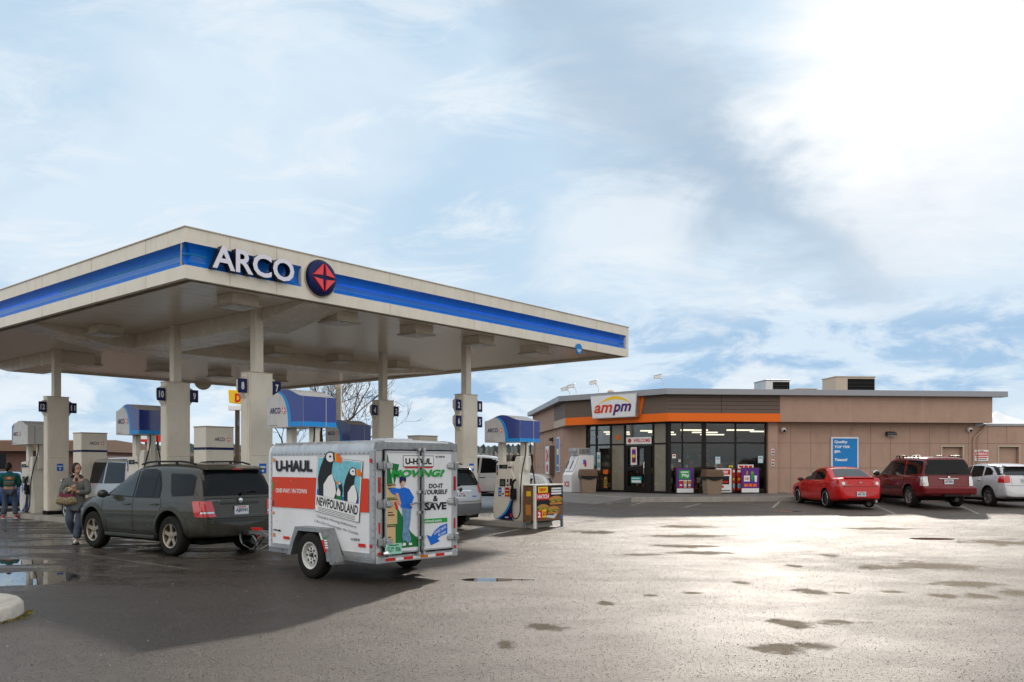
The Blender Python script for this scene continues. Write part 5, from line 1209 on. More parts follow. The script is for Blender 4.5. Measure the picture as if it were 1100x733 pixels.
# ------------------------------------------------------------------ convenience store
M['rimwhite_']=None; del M['rimwhite_']
def glassmat():
    m=bpy.data.materials.new('shop_glass'); m.use_nodes=True; nt=m.node_tree; nt.nodes.clear(); N=nt.nodes; L=nt.links
    o=N.new('ShaderNodeOutputMaterial'); mx=N.new('ShaderNodeMixShader'); tr=N.new('ShaderNodeBsdfTransparent'); gl=N.new('ShaderNodeBsdfGlossy'); fr=N.new('ShaderNodeFresnel')
    fr.inputs[0].default_value=1.5; gl.inputs['Roughness'].default_value=.015; tr.inputs[0].default_value=(.80,.82,.80,1)
    L.new(fr.outputs[0],mx.inputs[0]); L.new(tr.outputs[0],mx.inputs[1]); L.new(gl.outputs[0],mx.inputs[2]); L.new(mx.outputs[0],o.inputs[0]); return m
M['shopglass']=glassmat()
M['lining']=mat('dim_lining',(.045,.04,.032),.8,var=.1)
M['frost']=mat('frosted_panel',(.20,.17,.115),.22,var=.2,vs=2,spec=.8)
M['interior']=mat('interior_wall',(.13,.105,.075),.8,var=.1)
M['shelfmix']=mat('shelf_goods',(.20,.14,.10),.6,var=.9,vs=9,rvar=.1)
st=empty('convenience_store',(S0[0],S0[1],0),SROT,'low tan convenience store with orange band and angled glass entrance','store')
BZ=.42; SO=3.57; OT=3.93; TT=4.72; RT=4.97
xR=spx(1066,0); xE=spx(1083,-.3); xB=spx(838,0)
PF=[(xR,0),(xB,0),(0,0),(-3.75,4.45),(-3.75,8.0),(-3.75,17.0)]
def slab(b,p,q,z0,z1,th,m):   # wall slab from p to q, thickness to the left of p->q is outside; th inward
    d=Vector((q[0]-p[0],q[1]-p[1])).normalized(); n=Vector((d.y,-d.x))  # p->q runs right to left: inside = +y side
    n=Vector((-d.y,d.x)); 
    if n.y>0 or (abs(n.y)<.01 and n.x<0): pass
    inn=Vector((d.y,-d.x))
    vs=[(p[0],p[1]),(q[0],q[1]),(q[0]+inn.x*th,q[1]+inn.y*th),(p[0]+inn.x*th,p[1]+inn.y*th)]
    b.prism(vs,'z',z0,z1,m)
b=B(); slab(b,PF[0],PF[1],SO,TT,.3,'tan'); b.build('fascia_panel',st)
b=B(); slab(b,PF[1],PF[2],OT,TT,.3,'taupe'); slab(b,PF[2],PF[3],OT,TT,.3,'taupe'); b.build('siding_band',st)
b=B(); slab(b,PF[1],PF[2],SO,OT-.002,.33,'orange'); slab(b,PF[2],PF[3],SO,OT-.002,.33,'orange'); b.v=[(x,y-.015,z) for x,y,z in b.v]; b.build('orange_band',st)
b=B(); slab(b,PF[3],PF[4],OT,TT,.3,'taupe'); b.build('side_siding',st)
b=B(); slab(b,PF[3],PF[4],SO,OT-.002,.33,'tan_l'); b.build('side_band',st)
b=B(); slab(b,PF[4],PF[5],SO,TT,.3,'tan'); b.build('side_fascia',st)
b=B()
for k in range(1,7): b.b2(-3.76,-3.752,8+k*1.28,8.02+k*1.28,SO,TT,'cream_d')
for z in (4.10,4.27,4.44,4.60): b.b2(.02,xB-.01,-.003,.0,z,z+.012,'blackm')
b.b2(xR-.02,xR+.0,-.006,0,SO,TT,'cream_d'); b.b2(2.4,2.415,-.004,0,OT,TT,'blackm'); b.b2(xB+3.2,xB+3.212,-.004,0,SO,TT,'cream_d'); b.b2(xB+6.6,xB+6.612,-.004,0,SO,TT,'cream_d'); b.build('panel_joint',st)
# roof edge metal
b=B(); RF=[(xE,-.30),(-.12,-.30),(-4.08,4.40),(-4.05,17.3)]
RFi=[(xE,9),(xE,9)]
def band(b,pts,w_,z0,z1,m):
    for p,q in zip(pts,pts[1:]): slab(b,p,q,z0,z1,w_,m)
band(b,RF,.45,TT+.002,RT,'roofmetal'); b.build('roof_edge',st,bevel=.02)
b=B(); b.prism([(xE,-.1),(0,-.1),(-3.9,4.5),(-3.9,17),(xE,17)],'z',TT+.05,TT+.12,'roofmetal'); b.build('roof',st)
b=B(); b.prism([(xR-.02,.02),(0.02,.02),(-3.7,4.5),(-3.7,17),(xR-.02,17)],'z',SO+.01,SO+.05,'tan_l'); b.build('soffit',st)
b=B(); b.b2(xR-.25,xR,0.3,17,SO,TT,'tan'); b.build('end_wall',st)
# right wall
WY=.55; xW0=spx(823,WY); xW1=spx(833,WY); xW2=spx(1100,WY)+6
def holes():
    return [(spx(1012,WY),spx(1034,WY)),(spx(1073,WY),spx(1094.5,WY))]
b=B(); hs=holes(); cur=xW1
for a,c in hs+[(xW2,xW2)]:
    b.b2(cur,a,WY,WY+.25,BZ-.3,3.46,'tan'); 
    if c>a: b.b2(a,c,WY,WY+.25,2.50,3.46,'tan'); b.b2(a,c,WY+.22,WY+.27,BZ,2.5,'tan'); 
    cur=c
b.b2(xW1,xR-.3,WY,WY+.25,3.46,SO,'tan'); b.b2(xW0,xW1,WY-.25,WY+.25,BZ-.3,SO,'tan'); b.build('front_wall',st)
b=B(); b.b2(xR-.5,xW2,WY-.06,WY+.4,3.462,3.56,'roofmetal'); b.build('parapet_cap',st)
b=B(); b.b2(xW2-.2,xW2,WY+.25,17,BZ-.3,3.46,'tan'); b.b2(-3.7,xW2,16.9,17.1,BZ-.3,3.46,'tan'); b.build('rear_wall',st)
b=B()
for k in range(22):
    x=spx(849.3,WY)+.935*k-.0
    if any(a-.02<x<c+.02 for a,c in hs): b.b2(x,x+.014,WY-.004,WY,2.66,3.46,'taupe'); continue
    b.b2(x,x+.014,WY-.004,WY,BZ,3.46,'taupe')
for z in (2.65,1.53): 
    cur=xW1
    for a,c in hs+[(xW2,xW2)]:
        if z<2.5: b.b2(cur,a,WY-.0045,WY,z,z+.014,'taupe'); cur=c
        else: b.b2(xW1,xW2,WY-.0045,WY,z,z+.014,'taupe'); break
for z in (2.65,1.53): b.b2(xW0,xW1,WY-.2545,WY-.25,z,z+.012,'taupe')
b.build('wall_joint',st)
for a,c in hs:
    b=B(); b.b2(a-.06,a,WY-.03,WY+.0,BZ,2.56,'tan_l'); b.b2(c,c+.06,WY-.03,WY,BZ,2.56,'tan_l'); b.b2(a-.0,c+.0,WY-.03,WY,2.50,2.56,'tan_l'); b.b2(a+.02,c-.02,WY+.16,WY+.20,BZ,2.48,'tan')
    d=b.build('service_door',st); h=B(); h.cyl((c-.12,WY+.10,1.4),(c-.12,WY+.16,1.4),.03,'chrome'); h.build('handle',d)
# left walls
b=B(); b.prism([(-3.6,17),(-3.6,6.2),(-2.75,4.3),(-2.6,4.45),(-3.4,6.3),(-3.4,17)],'z',BZ-.3,SO,'tan'); b.build('side_wall',st)
b=B(); b.b2(-3.606,-3.6,6.2,17,1.53,1.545,'taupe'); b.b2(-3.606,-3.6,6.2,17,2.65,2.664,'taupe')
for k in range(8): b.b2(-3.606,-3.6,7+k*1.25,7.015+k*1.25,BZ,SO,'taupe')
b.build('wall_joint',st)
# floor + interior
b=B(); b.prism([(-2.75,4.3),(.15,.5),(xW0,.5),(xW0+6,.8),(xW0+6,12),(-3.4,12),(-3.4,6.3)],'z',.30,.45,'sidewalk'); b.build('floor',st)
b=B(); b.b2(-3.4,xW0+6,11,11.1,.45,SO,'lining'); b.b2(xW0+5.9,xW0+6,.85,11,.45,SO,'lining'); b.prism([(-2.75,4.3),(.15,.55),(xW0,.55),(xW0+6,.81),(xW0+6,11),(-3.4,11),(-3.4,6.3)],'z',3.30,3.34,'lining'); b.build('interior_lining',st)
for (x,y) in ((-1.2,4.6),(.2,3.0),(1.8,1.9),(3.9,1.7),(1.0,4.6),(3.2,4.6),(5.6,3.2),(-.5,7.4),(2.0,7.6),(4.6,7.6)):
    b=B(); b.b2(x-.62,x+.62,y-.09,y+.09,3.24,3.297,'fluor'); b.build('ceiling_strip_light',st)
random.seed(5)
for i,(x,y,w_,h) in enumerate(((-1.4,6.2,1.6,1.5),(1.2,1.9,1.5,1.25),(3.4,1.9,1.6,1.35),(1.0,6.0,2,1.5),(3.4,6.2,2,1.5),(2.2,10.2,6,2.1),(-.2,8.2,2,1.2))):
    b=B(); b.b2(x-w_/2,x+w_/2,y-.3,y+.3,.451,.451+h,'interior')
    for r in range(4):
        z=.56+r*h/4.3; q=x-w_/2+.04
        while q<x+w_/2-.12:
            ww=random.uniform(.06,.16); hh=random.uniform(.14,.26); b.b2(q,q+ww,y-.36,y-.301,z,z+hh,random.choice(['red','yellow','white','blueink','dkgreen','orange','shelfmix','cardboard','ink'])); q+=ww+.015
    b.build('goods_shelf',st)
# glazing
def lpx(p,q,px,loc=True):
    k=(px-550)/918; P=Vector(sw(*p)[:2]); Q=Vector(sw(*q)[:2]); d=Q-P
    t=(k*P.y-P.x)/(d.x-k*d.y); return t
def glaze(p,q,verts,zbars,skip=(),th=.07,top=3.5):
    """verts: list of (t, width) vertical bars along p->q; panes between"""
    P=Vector(p);Q=Vector(q);L_=(Q-P).length; d=(Q-P)/L_; a=math.atan2(d.y,d.x); wn=empty('window_wall',(p[0],p[1],0),a); wn.parent=st
    fr=B()
    for t,w_ in verts: fr.b2(t*L_-w_/2,t*L_+w_/2,-th/2,th/2,BZ+.02,top,'bronze')
    fr.b2(0,L_,-th/2-.002,th/2+.002,top,SO+.02,'bronze'); fr.b2(0,L_,-th/2-.002,th/2+.002,BZ,BZ+.10,'bronze')
    for z,w_,t0,t1 in zbars: fr.b2(t0*L_,t1*L_,-th/2+.004,th/2-.004,z-w_/2,z+w_/2,'bronze')
    fo=fr.build('window_frame',wn)
    for (t0,w0),(t1,w1) in zip(verts,verts[1:]):
        pm='shopglass'
        if any(abs((t0+t1)/2-s)<.02 for s in skip): pm='frost'
        g_=B(); g_.b2(t0*L_+w0/2+.001,t1*L_-w1/2-.001,-.006,.006,BZ+.101,top-.001,pm); g_.build('window_pane',wn)
    return wn,L_
Ag=(-2.75,4.3); Bg=(.15,.5)
T=lambda px:lpx(Ag,Bg,px)
va=[(0.01,.08),(T(633),.05),(T(641),.09),(T(656.5),.10),(T(671.5),.10),(T(702),.10),(T(716.5),.10)]
wn,LA=glaze(Ag,Bg,va,[(2.62,.07,0,1)],skip=((T(656.5)+T(671.5))/2,(T(702)+T(716.5))/2))
# door leaf + dark right leaf
dx0,dx1=T(673.5)*LA,T(694.5)*LA; dx2=T(700.5)*LA
b=B(); 
for x0,x1,z0,z1 in ((dx0,dx0+.12,.47,2.56),(dx1-.10,dx1,.47,2.56),(dx0+.12,dx1-.1,2.42,2.56),(dx0+.12,dx1-.1,1.42,1.60),(dx0+.12,dx1-.1,.47,.72)): b.b2(x0,x1,-.075,-.04,z0,z1,'bronze')
d=b.build('door',wn); h=B(); h.tube([(dx1-.05,-.08,1.25),(dx1-.05,-.13,1.3),(dx1-.05,-.13,1.75),(dx1-.05,-.08,1.8)],.015,'chrome'); h.build('door_handle',d)
b=B(); b.b2(dx1+.01,dx2,-.07,-.04,.47,2.56,'bronze'); b.build('door_jamb',wn)
g=G(); g.rect(dx0+.0,2.62,dx2,2.93,'white',1); g.text('WELCOME',dx0+.42,2.70,dx2-.06,2.86,'red',2,bold=.03); g.disc((dx0+.2,2.78),.1,'red',2); g.build('transom_sign',wn,(0,-.05,0))
def printed(name,parent,pos,rz,fn,label=None,cat='poster',group=None):
    g=G(step=.003); fn(g); o=g.build(name,parent,pos,rz)
    if label: tag(o,label,cat,group)
    return o
def wloc(x,y,z,a): 
    """store-local to world"""
    X,Y,_=sw(x,y); return (X,Y,z)
aA=math.atan2(Bg[1]-Ag[1],Bg[0]-Ag[0]); dA=Vector((math.cos(aA),math.sin(aA))); nA_=Vector((dA.y,-dA.x))
def onA(px,z,off=.06):
    t=T(px)*LA; p=Vector(Ag)+dA*t+nA_*off; return wloc(p.x,p.y,z,0)
def door_poster(g): g.rect(-.17,-.4,.17,.4,'white',1); g.rect(-.12,-.32,.12,.34,'pink',2); g.rect(-.10,.05,.10,.28,'purple',3); g.rect(-.10,-.28,.10,-.05,'burg',3); g.disc((0,.0),.08,'yellow',4)
printed('door_poster',None,onA(682.5,2.08,.10),SROT+aA,door_poster,'pink and purple poster on the glass of the shop door')
printed('door_notice',None,onA(685,1.00,.10),SROT+aA,lambda g:(g.rect(-.30,-.15,.30,.15,'teal_ink',1),g.rect(-.26,-.12,.26,-.02,'white',2),g.rect(-.26,.05,.2,.09,'white',2)),'teal notice low on the shop door','sign')
printed('window_notice',None,onA(644,1.85),SROT+aA,lambda g:(g.rect(-.11,-.42,.11,.42,'white',1),g.rect(-.08,.1,.08,.3,'cyanink',2),g.rect(-.08,-.3,.08,-.05,'cyanink',2)),'tall white paper in the window left of the entrance','sign')
def burger(g,x0,z0,x1,z1,lay=2,k=1):
    w_=x1-x0; h=z1-z0; P=lambda a,c:(x0+a*w_,z0+c*h)
    def dome(ax,az,rx,rz,m,l,half=True): g.poly([P(ax+rx*math.cos(R(t)),az+rz*math.sin(R(t))) for t in range(0,181 if half else 360,15)],m,l)
    def one(cx,cz,s):
        q=lambda a,c:(cx+a*s,cz+c*s)
        dome(cx,cz+.18*s,.48*s,.34*s,'bun',lay); g.poly([P(*q(a,c)) for a,c in ((-.5,.10),(.5,.10),(.52,.18),(.3,.14),(.1,.2),(-.1,.14),(-.3,.2),(-.52,.17))],'lettuce',lay+1)
        g.poly([P(*q(a,c)) for a,c in ((-.46,-.06),(.46,-.06),(.47,.10),(-.47,.10))],'meat',lay+1); g.poly([P(*q(a,c)) for a,c in ((-.45,.05),(.45,.05),(.2,-.02),(.0,.04),(-.2,-.04))],'yellow',lay+2)
        g.poly([P(*q(a,c)) for a,c in ((-.44,-.28),(.44,-.28),(.46,-.08),(-.46,-.08))],'bun',lay)
    return one
printed('burger_poster',None,onA(651.5,1.0),SROT+aA,lambda g:(g.rect(-.17,-.5,.17,.5,'ink',1),g.rect(-.15,.25,.15,.46,'orange',2),burger(g,-.16,-.45,.16,.2,3)(.5,.3,.8),burger(g,-.16,-.2,.16,.3,3)(.5,.3,.7)),'dark burger poster low in the angled window left of the entrance')
b=B(); b.lathe([(.001,0),(.12,.01),(.14,.06),(.12,.11),(.001,.12)],'orange',ax='y',n=20)
o=b.build('hanging_disc',None,onA(664,2.95,.03),SROT+aA); tag(o,'round orange disc behind the upper glass of the entrance panel','sign')
# main windows
xa=spx(718,.5); xz=xW0
Am=(.15,.5); Bm=(xz,.5); LM=xz-.15; t_=lambda px:(spx(px,.5)-.15)/LM
wm,_=glaze(Am,Bm,[(.006,.06),(t_(719.5),.09),(t_(733),.06),(t_(756),.19),(t_(790),.07),(t_(822),.07)],[(2.65,.07,0,1),(1.42,.05,0,t_(754))])
def onM(px,z,off=.10): return wloc(spx(px,.5-off),.5-off,z,0)
def cupad(g,w_,h,bgc,topc):
    g.rect(-w_/2,0,w_/2,h,bgc,1); g.rect(-w_/2,0,w_/2,h*.17,'white',2)
def postA(g):
    cupad(g,.74,1.06,'purple','green'); g.rect(-.27,.60,.22,.98,'green',2); g.text('79¢',-.17,.64,.17,.82,'white',3,bold=.04); g.rect(-.2,.87,.15,.92,'white',3)
    for k,c in ((-.19,'red'),(0,'cardboard'),(.19,'bun')): g.poly([(k-.055,.20),(k+.055,.20),(k+.08,.52),(k-.08,.52)],c,3); g.rect(k-.085,.52,k+.085,.55,'white',4); g.rect(k-.05,.3,k+.05,.36,'white',4)
def postB(g):
    g.rect(-.35,0,.35,1.06,'white',1); g.rect(-.30,.78,.30,1.0,'red',2); g.text('NEW',-.2,.82,.2,.95,'white',3,bold=.04); g.rect(-.2,.35,.25,.72,'ink',2); g.rect(-.3,.2,.0,.3,'red',2); g.rect(-.1,.42,.2,.5,'red',3); g.rect(-.3,.05,.3,.10,'trimgrey',2)
def postC(g):
    cupad(g,.78,1.06,'purple','purple'); g.rect(-.29,.48,-.02,.74,'white',2); g.text('2/$3',-.26,.54,-.05,.66,'red',3,bold=.02); g.poly([(.05,.50),(.13,.50),(.15,.80),(.03,.80)],'green',3); g.disc((.09,.86),.07,'lettuce',3); g.poly([(.20,.46),(.29,.46),(.31,.74),(.18,.74)],'white',3)
    for k in (-.2,0,.2): g.rect(k-.08,.25,k+.08,.38,'orange',3)
    g.poly([(-.2,.78),(-.1,.78),(-.12,.95),(-.18,.95)],'bun',3)
def aposter(px,fn,label,y=.16):
    X,Y,_=sw(spx(px,y),y); t=empty('floor_poster',(X,Y,BZ+.0),SROT,label,'poster','posters standing below the shop window')
    b=B(); b.b2(-.41,.41,.003,.045,.02,1.14,'steel_d'); b.b2(-.42,-.38,-.02,.2,0,.03,'steel_d'); b.b2(.38,.42,-.02,.2,0,.03,'steel_d'); b.build('stand',t,bevel=.005)
    g=G(step=.003); fn(g); g.build('print',t,(0,0,.05))
aposter(736,postA,'green and purple cups poster standing left of the right bin')
aposter(777.5,postB,'red and white poster half hidden behind the right bin',.30)
aposter(806,postC,'purple drinks poster standing farthest right below the shop window')
for px,c,lb in ((787.5,'red','narrow red banner left of the middle bar of the big window'),(794,'red','narrow red banner right of the middle bar of the big window')):
    printed('window_banner',None,onM(px,.55,.05),SROT,lambda g:(g.rect(-.09,0,.09,.95,c,1),g.rect(-.06,.1,.06,.3,'cyanink',2),g.rect(-.07,.8,.07,.9,'white',2),g.disc((0,.5),.06,'yellow',2)),lb,'banner')
for px,z,lb in ((771,1.88,'pale blue paper taped in the big window above the right bin'),(817,1.92,'pale blue paper taped near the right edge of the big window')):
    printed('window_paper',None,onM(px,z,.05),SROT,lambda g:(g.rect(-.12,-.16,.12,.16,'cyanink',1),g.rect(-.10,-.14,.10,.14,'plate',2),g.rect(-.07,.05,.07,.08,'ink',3)),lb,'notice')
for px,z,w_,lb in ((724,2.05,.16,'white notice in the narrow window right of the entrance, the upper one'),(730,1.86,.1,'small white notice in the narrow window right of the entrance, the lower one')):
    printed('window_paper',None,onM(px,z,.05),SROT,lambda g:(g.rect(-w_/2,-w_/2,w_/2,w_*.6,'white',1),g.rect(-w_*.3,0,w_*.3,w_*.4,'red',2)),lb,'notice')
printed('yellow_tag',None,onM(785,1.55,.05),SROT,lambda g:(g.rect(-.09,-.1,.09,.1,'yellow',1),g.rect(-.05,-.02,.05,.05,'ink',2)),'small yellow price tag above the red banners','sign')
printed('red_lettering',None,onM(801,1.60,.05),SROT,lambda g:(g.rect(-.36,-.08,.36,.09,'white',1),g.text('SNACKS',-.3,-.04,.3,.06,'red',2,bold=.03)) if False else (g.rect(-.36,-.08,.36,.09,'white',1),g.rect(-.30,-.04,-.1,.05,'red',2),g.rect(-.06,-.04,.1,.05,'red',2),g.rect(.14,-.04,.30,.05,'red',2)),'white strip with red blocks over the purple poster','sign')
# door-side small signs on the pillar
for z,lb in ((2.25,'upper small white notice on the tan pillar right of the glass'),(1.78,'lower small white notice on the tan pillar right of the glass')):
    printed('pillar_notice',None,wloc(xW0+.2,WY-.256,z,0),SROT,lambda g:(g.rect(-.07,-.14,.07,.14,'plate',1),g.rect(-.05,.02,.05,.09,'red',2),g.rect(-.05,-.1,.05,-.04,'ink',2)),lb,'notice')
# shop sign
sgc=Vector((0,0)).lerp(Vector((-3.75,4.45)),0); aB=math.atan2(-4.45,3.75); dB=Vector((math.cos(aB),math.sin(aB))); nB_=Vector((dB.y,-dB.x))
def tB(px): return lpx((-3.75,4.45),(0,0),px)*5.82
x0,x1=tB(640),tB(688.5); cc=Vector((-3.75,4.45))+dB*((x0+x1)/2)+nB_*.0; wx,wy,_=sw(cc.x,cc.y)
sg=empty('shop_sign',(wx,wy,0),SROT+aB,'tilted white box sign with orange and purple lettering over the shop entrance','sign'); sw_=(x1-x0)
b=B(); b.prism([(-sw_/2-.08,3.93),(sw_/2+.02,3.90),(sw_/2+.26,4.93),(-sw_/2+.12,4.98)],'y',-.05,-.002,'orange'); b.build('orange_backing',sg,bevel=.01)
b=B(); b.prism([(-sw_/2+.08,3.80),(sw_/2-.04,3.80),(sw_/2+.04,4.86),(-sw_/2-.04,4.86)],'y',-.36,-.06,'alu'); bx=b.build('sign_box',sg,bevel=.015)
M['signface']=mat('sign_face',(.72,.73,.76),.35,var=.05)
g=G(step=.004); g.poly([(-sw_/2+.11,3.84),(sw_/2-.07,3.84),(sw_/2+.0,4.82),(-sw_/2-.0,4.82)],'signface',1)
arc=[((-.34+.72*t)*sw_,4.42+.36*math.sin(PI*(.02+.93*t))) for t in [i/16 for i in range(17)]]+[((.38-.72*t)*sw_,4.42+.22*math.sin(PI*(.02+.93*(1-t)))) for t in [i/16 for i in range(17)]]
g.poly(arc,'yellow',2); g.text('am',-.42*sw_,4.04,-.01*sw_,4.42,'uorange',4,bold=.025,shear=.25); g.text('pm',-.005*sw_,3.91,.40*sw_,4.42,'purpletext',4,bold=.03,shear=.25)
g.build('sign_print',bx,(0,-.361,0))
# blue wall sign
bxl,bxr=spx(892,WY),spx(921.5,WY); X,Y,_=sw((bxl+bxr)/2,WY-.01); ws=bxr-bxl
t=empty('wall_sign',(X,Y,0),SROT,'tall blue sign with white frame on the tan wall above the red sedan','sign')
b=B(); b.b2(-ws/2,ws/2,-.08,.0,1.35,2.93,'signface'); b.build('sign_box',t,bevel=.02)
g=G(step=.004); g.rect(-ws/2+.07,1.42,ws/2-.07,2.86,'bluesign',1)
for s_,z,w2,h in (('Quality',2.62,.62,.15),('TOP TIER',2.43,.74,.11),('gas.',2.20,.30,.13),('Yaaaas!',1.85,.60,.13)): g.text(s_,-ws/2+.14,z,-ws/2+.14+w2,z+h,'white',2,bold=.04)
g.build('sign_print',t,(0,-.081,0))
# parking sign
X,Y,_=sw(spx(1054,WY),WY-.01); 
t=empty('parking_notice',(X,Y,0),SROT,'small white notice with red lettering on the tan wall above the white hatchback','sign')
b=B(); b.b2(-.33,.33,-.02,0,1.86,2.36,'white'); p=b.build('board',t)
g=G(step=.003); g.rect(-.31,2.08,.31,2.28,'red',1); g.text('PARKING',-.27,2.12,.27,2.24,'white',2,bold=.03); g.text('NO',-.1,2.29,.1,2.34,'ink',2,bold=.02); g.rect(-.3,1.99,.3,2.04,'red',1); g.rect(-.25,1.91,.25,1.94,'ink',1); g.build('print',t,(0,-.021,0))
# wall pack lamp, cameras, downpipe
def wallcam(x,y,z,rz,label,parentless=True):
    t=empty('security_camera',(*sw(x,y)[:2],z),SROT+rz,label,'camera')
    b=B(); b.cyl((0,0,0),(0,-.06,0),.07,'white'); b.build('mount',t); b=B(); b.ell((0,-.13,-.02),(.11,.11,.12),'white',16,12); b.ell((0,-.17,-.05),(.075,.085,.075),'blackm',14,10); b.build('dome',t)
wallcam(spx(840.5,WY),WY,3.25,0,'white dome camera high on the tan wall beside the glass')
wallcam(spx(1040,WY),WY,3.30,0,'small dome camera under the roof edge by the downpipe')
def wallpack(x,y,z,rz,label):
    t=empty('wall_lamp',(*sw(x,y)[:2],z),SROT+rz,label,'lamp'); b=B(); b.prism([(0,.11),(-.20,.05),(-.22,-.06),(-.08,-.10),(0,-.10)],'x',-.22,.22,'steel_d'); b.build('lamp_body',t,bevel=.015); b=B(); b.b2(-.18,.18,-.19,-.06,-.105,-.09,'lens'); b.build('lamp_lens',t)
wallpack(spx(956,WY),WY,3.08,0,'dark wall lamp on the tan wall right of the blue sign')
wallpack(-3.6,9.5,3.05,R(-90),'dark wall lamp on the shaded left side wall of the shop')
b=B(); xd=spx(1045,WY); b.tube([(xd+.55,WY-.12,3.5),(xd+.45,WY-.09,3.32),(xd+.05,WY-.07,2.95),(xd,WY-.06,2.8),(xd,WY-.06,.5)],.045,'tan'); b.tube([(xd+.25,WY-.07,2.95),(xd+.2,WY-.06,2.8),(xd+.2,WY-.06,.5)],.02,'tan'); b.build('downpipe',st)
# side wall signs: 24 HR light box and blue strip, on x=-3.6 facing -x
t=empty('light_box',(*sw(-3.6,9.6)[:2],0),SROT,'white light box with red lettering on the left side wall of the shop','sign')
b=B(); b.b2(-.28,0,-.75,.75,1.15,2.7,'taupe'); b.build('box',t,bevel=.015)
g=G(step=.004); g.rect(-.72,1.17,.72,2.68,'white',1); g.text('24',-.55,1.85,.55,2.55,'red',2,bold=.06); g.text('HR',-.45,1.3,.45,1.7,'red',2,bold=.06); g.build('print',t,(-.281,0,0),R(-90))

t=empty('banner_sign',(*sw(-3.6,7.4)[:2],0),SROT,'narrow upright blue strip sign near the left corner of the shop','sign')
b=B(); b.b2(-.05,0,-.42,.42,1.3,3.1,'signface'); b.build('board',t); g=G(step=.003); g.rect(-.36,1.36,.36,3.04,'bluesign',1); g.rect(-.3,2.2,.3,2.5,'white',2); g.rect(-.3,1.6,.3,1.7,'white',2); g.build('print',t,(-.051,0,0),R(-90))
# roof cameras / floodlights
def roofcam(px,z,label,y=0,flip=1):
    t=lpx((-4.0,4.4),(-.1,-.1),px) if px<716 else None
    if t is not None: p=Vector((-4.0,4.4)).lerp(Vector((-.1,-.1)),t)
    else: p=Vector((spx(px,.1),.1))
    o=empty('roof_camera',(*sw(p.x,p.y)[:2],RT-.01),SROT+aB*.5,label,'camera','white cameras on bent arms along the roof edge'); o.scale=(.78,.78,.92)
    b=B(); b.tube([(0,0,0),(0,0,z*.45),(flip*-.06,-.05,z*.75),(flip*-.2,-.08,z*.9)],.022,'white',8); b.cyl((0,0,0),(0,0,.03),.05,'white'); b.build('arm',o)
    b=B(); b.box((flip*-.28,-.1,z),(.42,.15,.15),'white',ry=flip*R(-12)); b.cyl((flip*-.48,-.1,z-.04),(flip*-.51,-.1,z-.05),.05,'blackm'); b.box((flip*-.30,-.1,z+.085),(.5,.18,.02),'alu',ry=flip*R(-12)); b.build('housing',o,bevel=.012)
roofcam(612,.34,'leftmost white camera on the roof edge of the shop'); roofcam(619,.46,'second white camera from the left on the shop roof, close to the first'); roofcam(643,.55,'white camera on a bent arm over the left end of the shop sign'); roofcam(713,.58,'white camera on a bent arm where the roof edge bends, right of the shop sign')
b=B(); b.ell((0,0,.1),(.16,.16,.1),'tan_l'); b.cyl((0,0,0),(0,0,.08),.04,'galv'); o=b.build('roof_vent',None,onA(657,0)); o.location.z=RT; tag(o,'small beige vent cap on the roof behind the shop sign','vent')
# roof plant
def unit(px0,px1,Y,z1,mats,label,z0=4.86,dep=1.6):
    xa_,xb_=(px0-550)/918*Y,(px1-550)/918*Y; w_=xb_-xa_; t=empty('rooftop_unit',((xa_+xb_)/2,Y,z0),SROT,label,'air conditioner'); h=z1-z0
    b=B(); b.b2(-w_/2,w_/2,0,dep,0,h,mats[0]); b.b2(-w_/2-.04,w_/2+.04,-.04,dep+.04,h-.0,h+.05,mats[0]); b.build('casing',t,bevel=.02)
    b=B(); 
    b.b2(-w_*.20,w_/2-.03,-.02,-.002,h*.06,h*.94,mats[1])
    for k in range(7): b.b2(-w_*.20,w_/2-.03,-.035,-.021,h*(.1+.115*k),h*(.1+.115*k)+.015,'steel_d')
    b.build('grille',t)
unit(822,849,45,6.12,('alu','blackm'),'silver air conditioner on the roof over the orange band')
unit(897,941,46,6.40,('tan_l','blackm'),'large beige and black air conditioner on the shop roof'); unit(856,878,45,5.66,('tan_l','taupe'),'low beige roof box between the two air conditioners')
# ------------------------------------------------------------------ sidewalk, kerb
SWK=[(4.6,33.0),(46,33.0+4.1),(46,52),(0.2,54),(1.3,45),(2.0,40.2),(2.9,36.2)]
b=B(); b.prism(SWK,'z',.0,.415,'sidewalk'); o=b.build('sidewalk',bevel=.0); tag(o,kind='structure')
b=B()
for p,q in zip([(2.9,36.2),(4.6,33.0)],[(4.6,33.0),(46,37.1)]):
    d=Vector((q[0]-p[0],q[1]-p[1])).normalized(); n=Vector((-d.y,d.x))*.16; b.prism([(p[0],p[1]),(q[0],q[1]),(q[0]+n.x,q[1]+n.y),(p[0]+n.x,p[1]+n.y)],'z',.0,.422,'concrete')
b.v=[(x,y-.012,z) for x,y,z in b.v]; o=b.build('kerb'); tag(o,kind='structure')
b=B(); b.add([(2.9,36.2,.419),(4.6,33.0,.419),(3.0,32.2,gz(3,32.2)-.02),(1.0,36.0,gz(1,36)-.02),(2.0,40.2,.419),(.2,40.2,gz(.2,40.2)-.02),(4.6,32.98,gz(4.6,33)-.02)],[(0,1,2,3),(0,3,5,4),(1,6,2)],'sidewalk'); o=b.build('ramp'); tag(o,kind='structure')
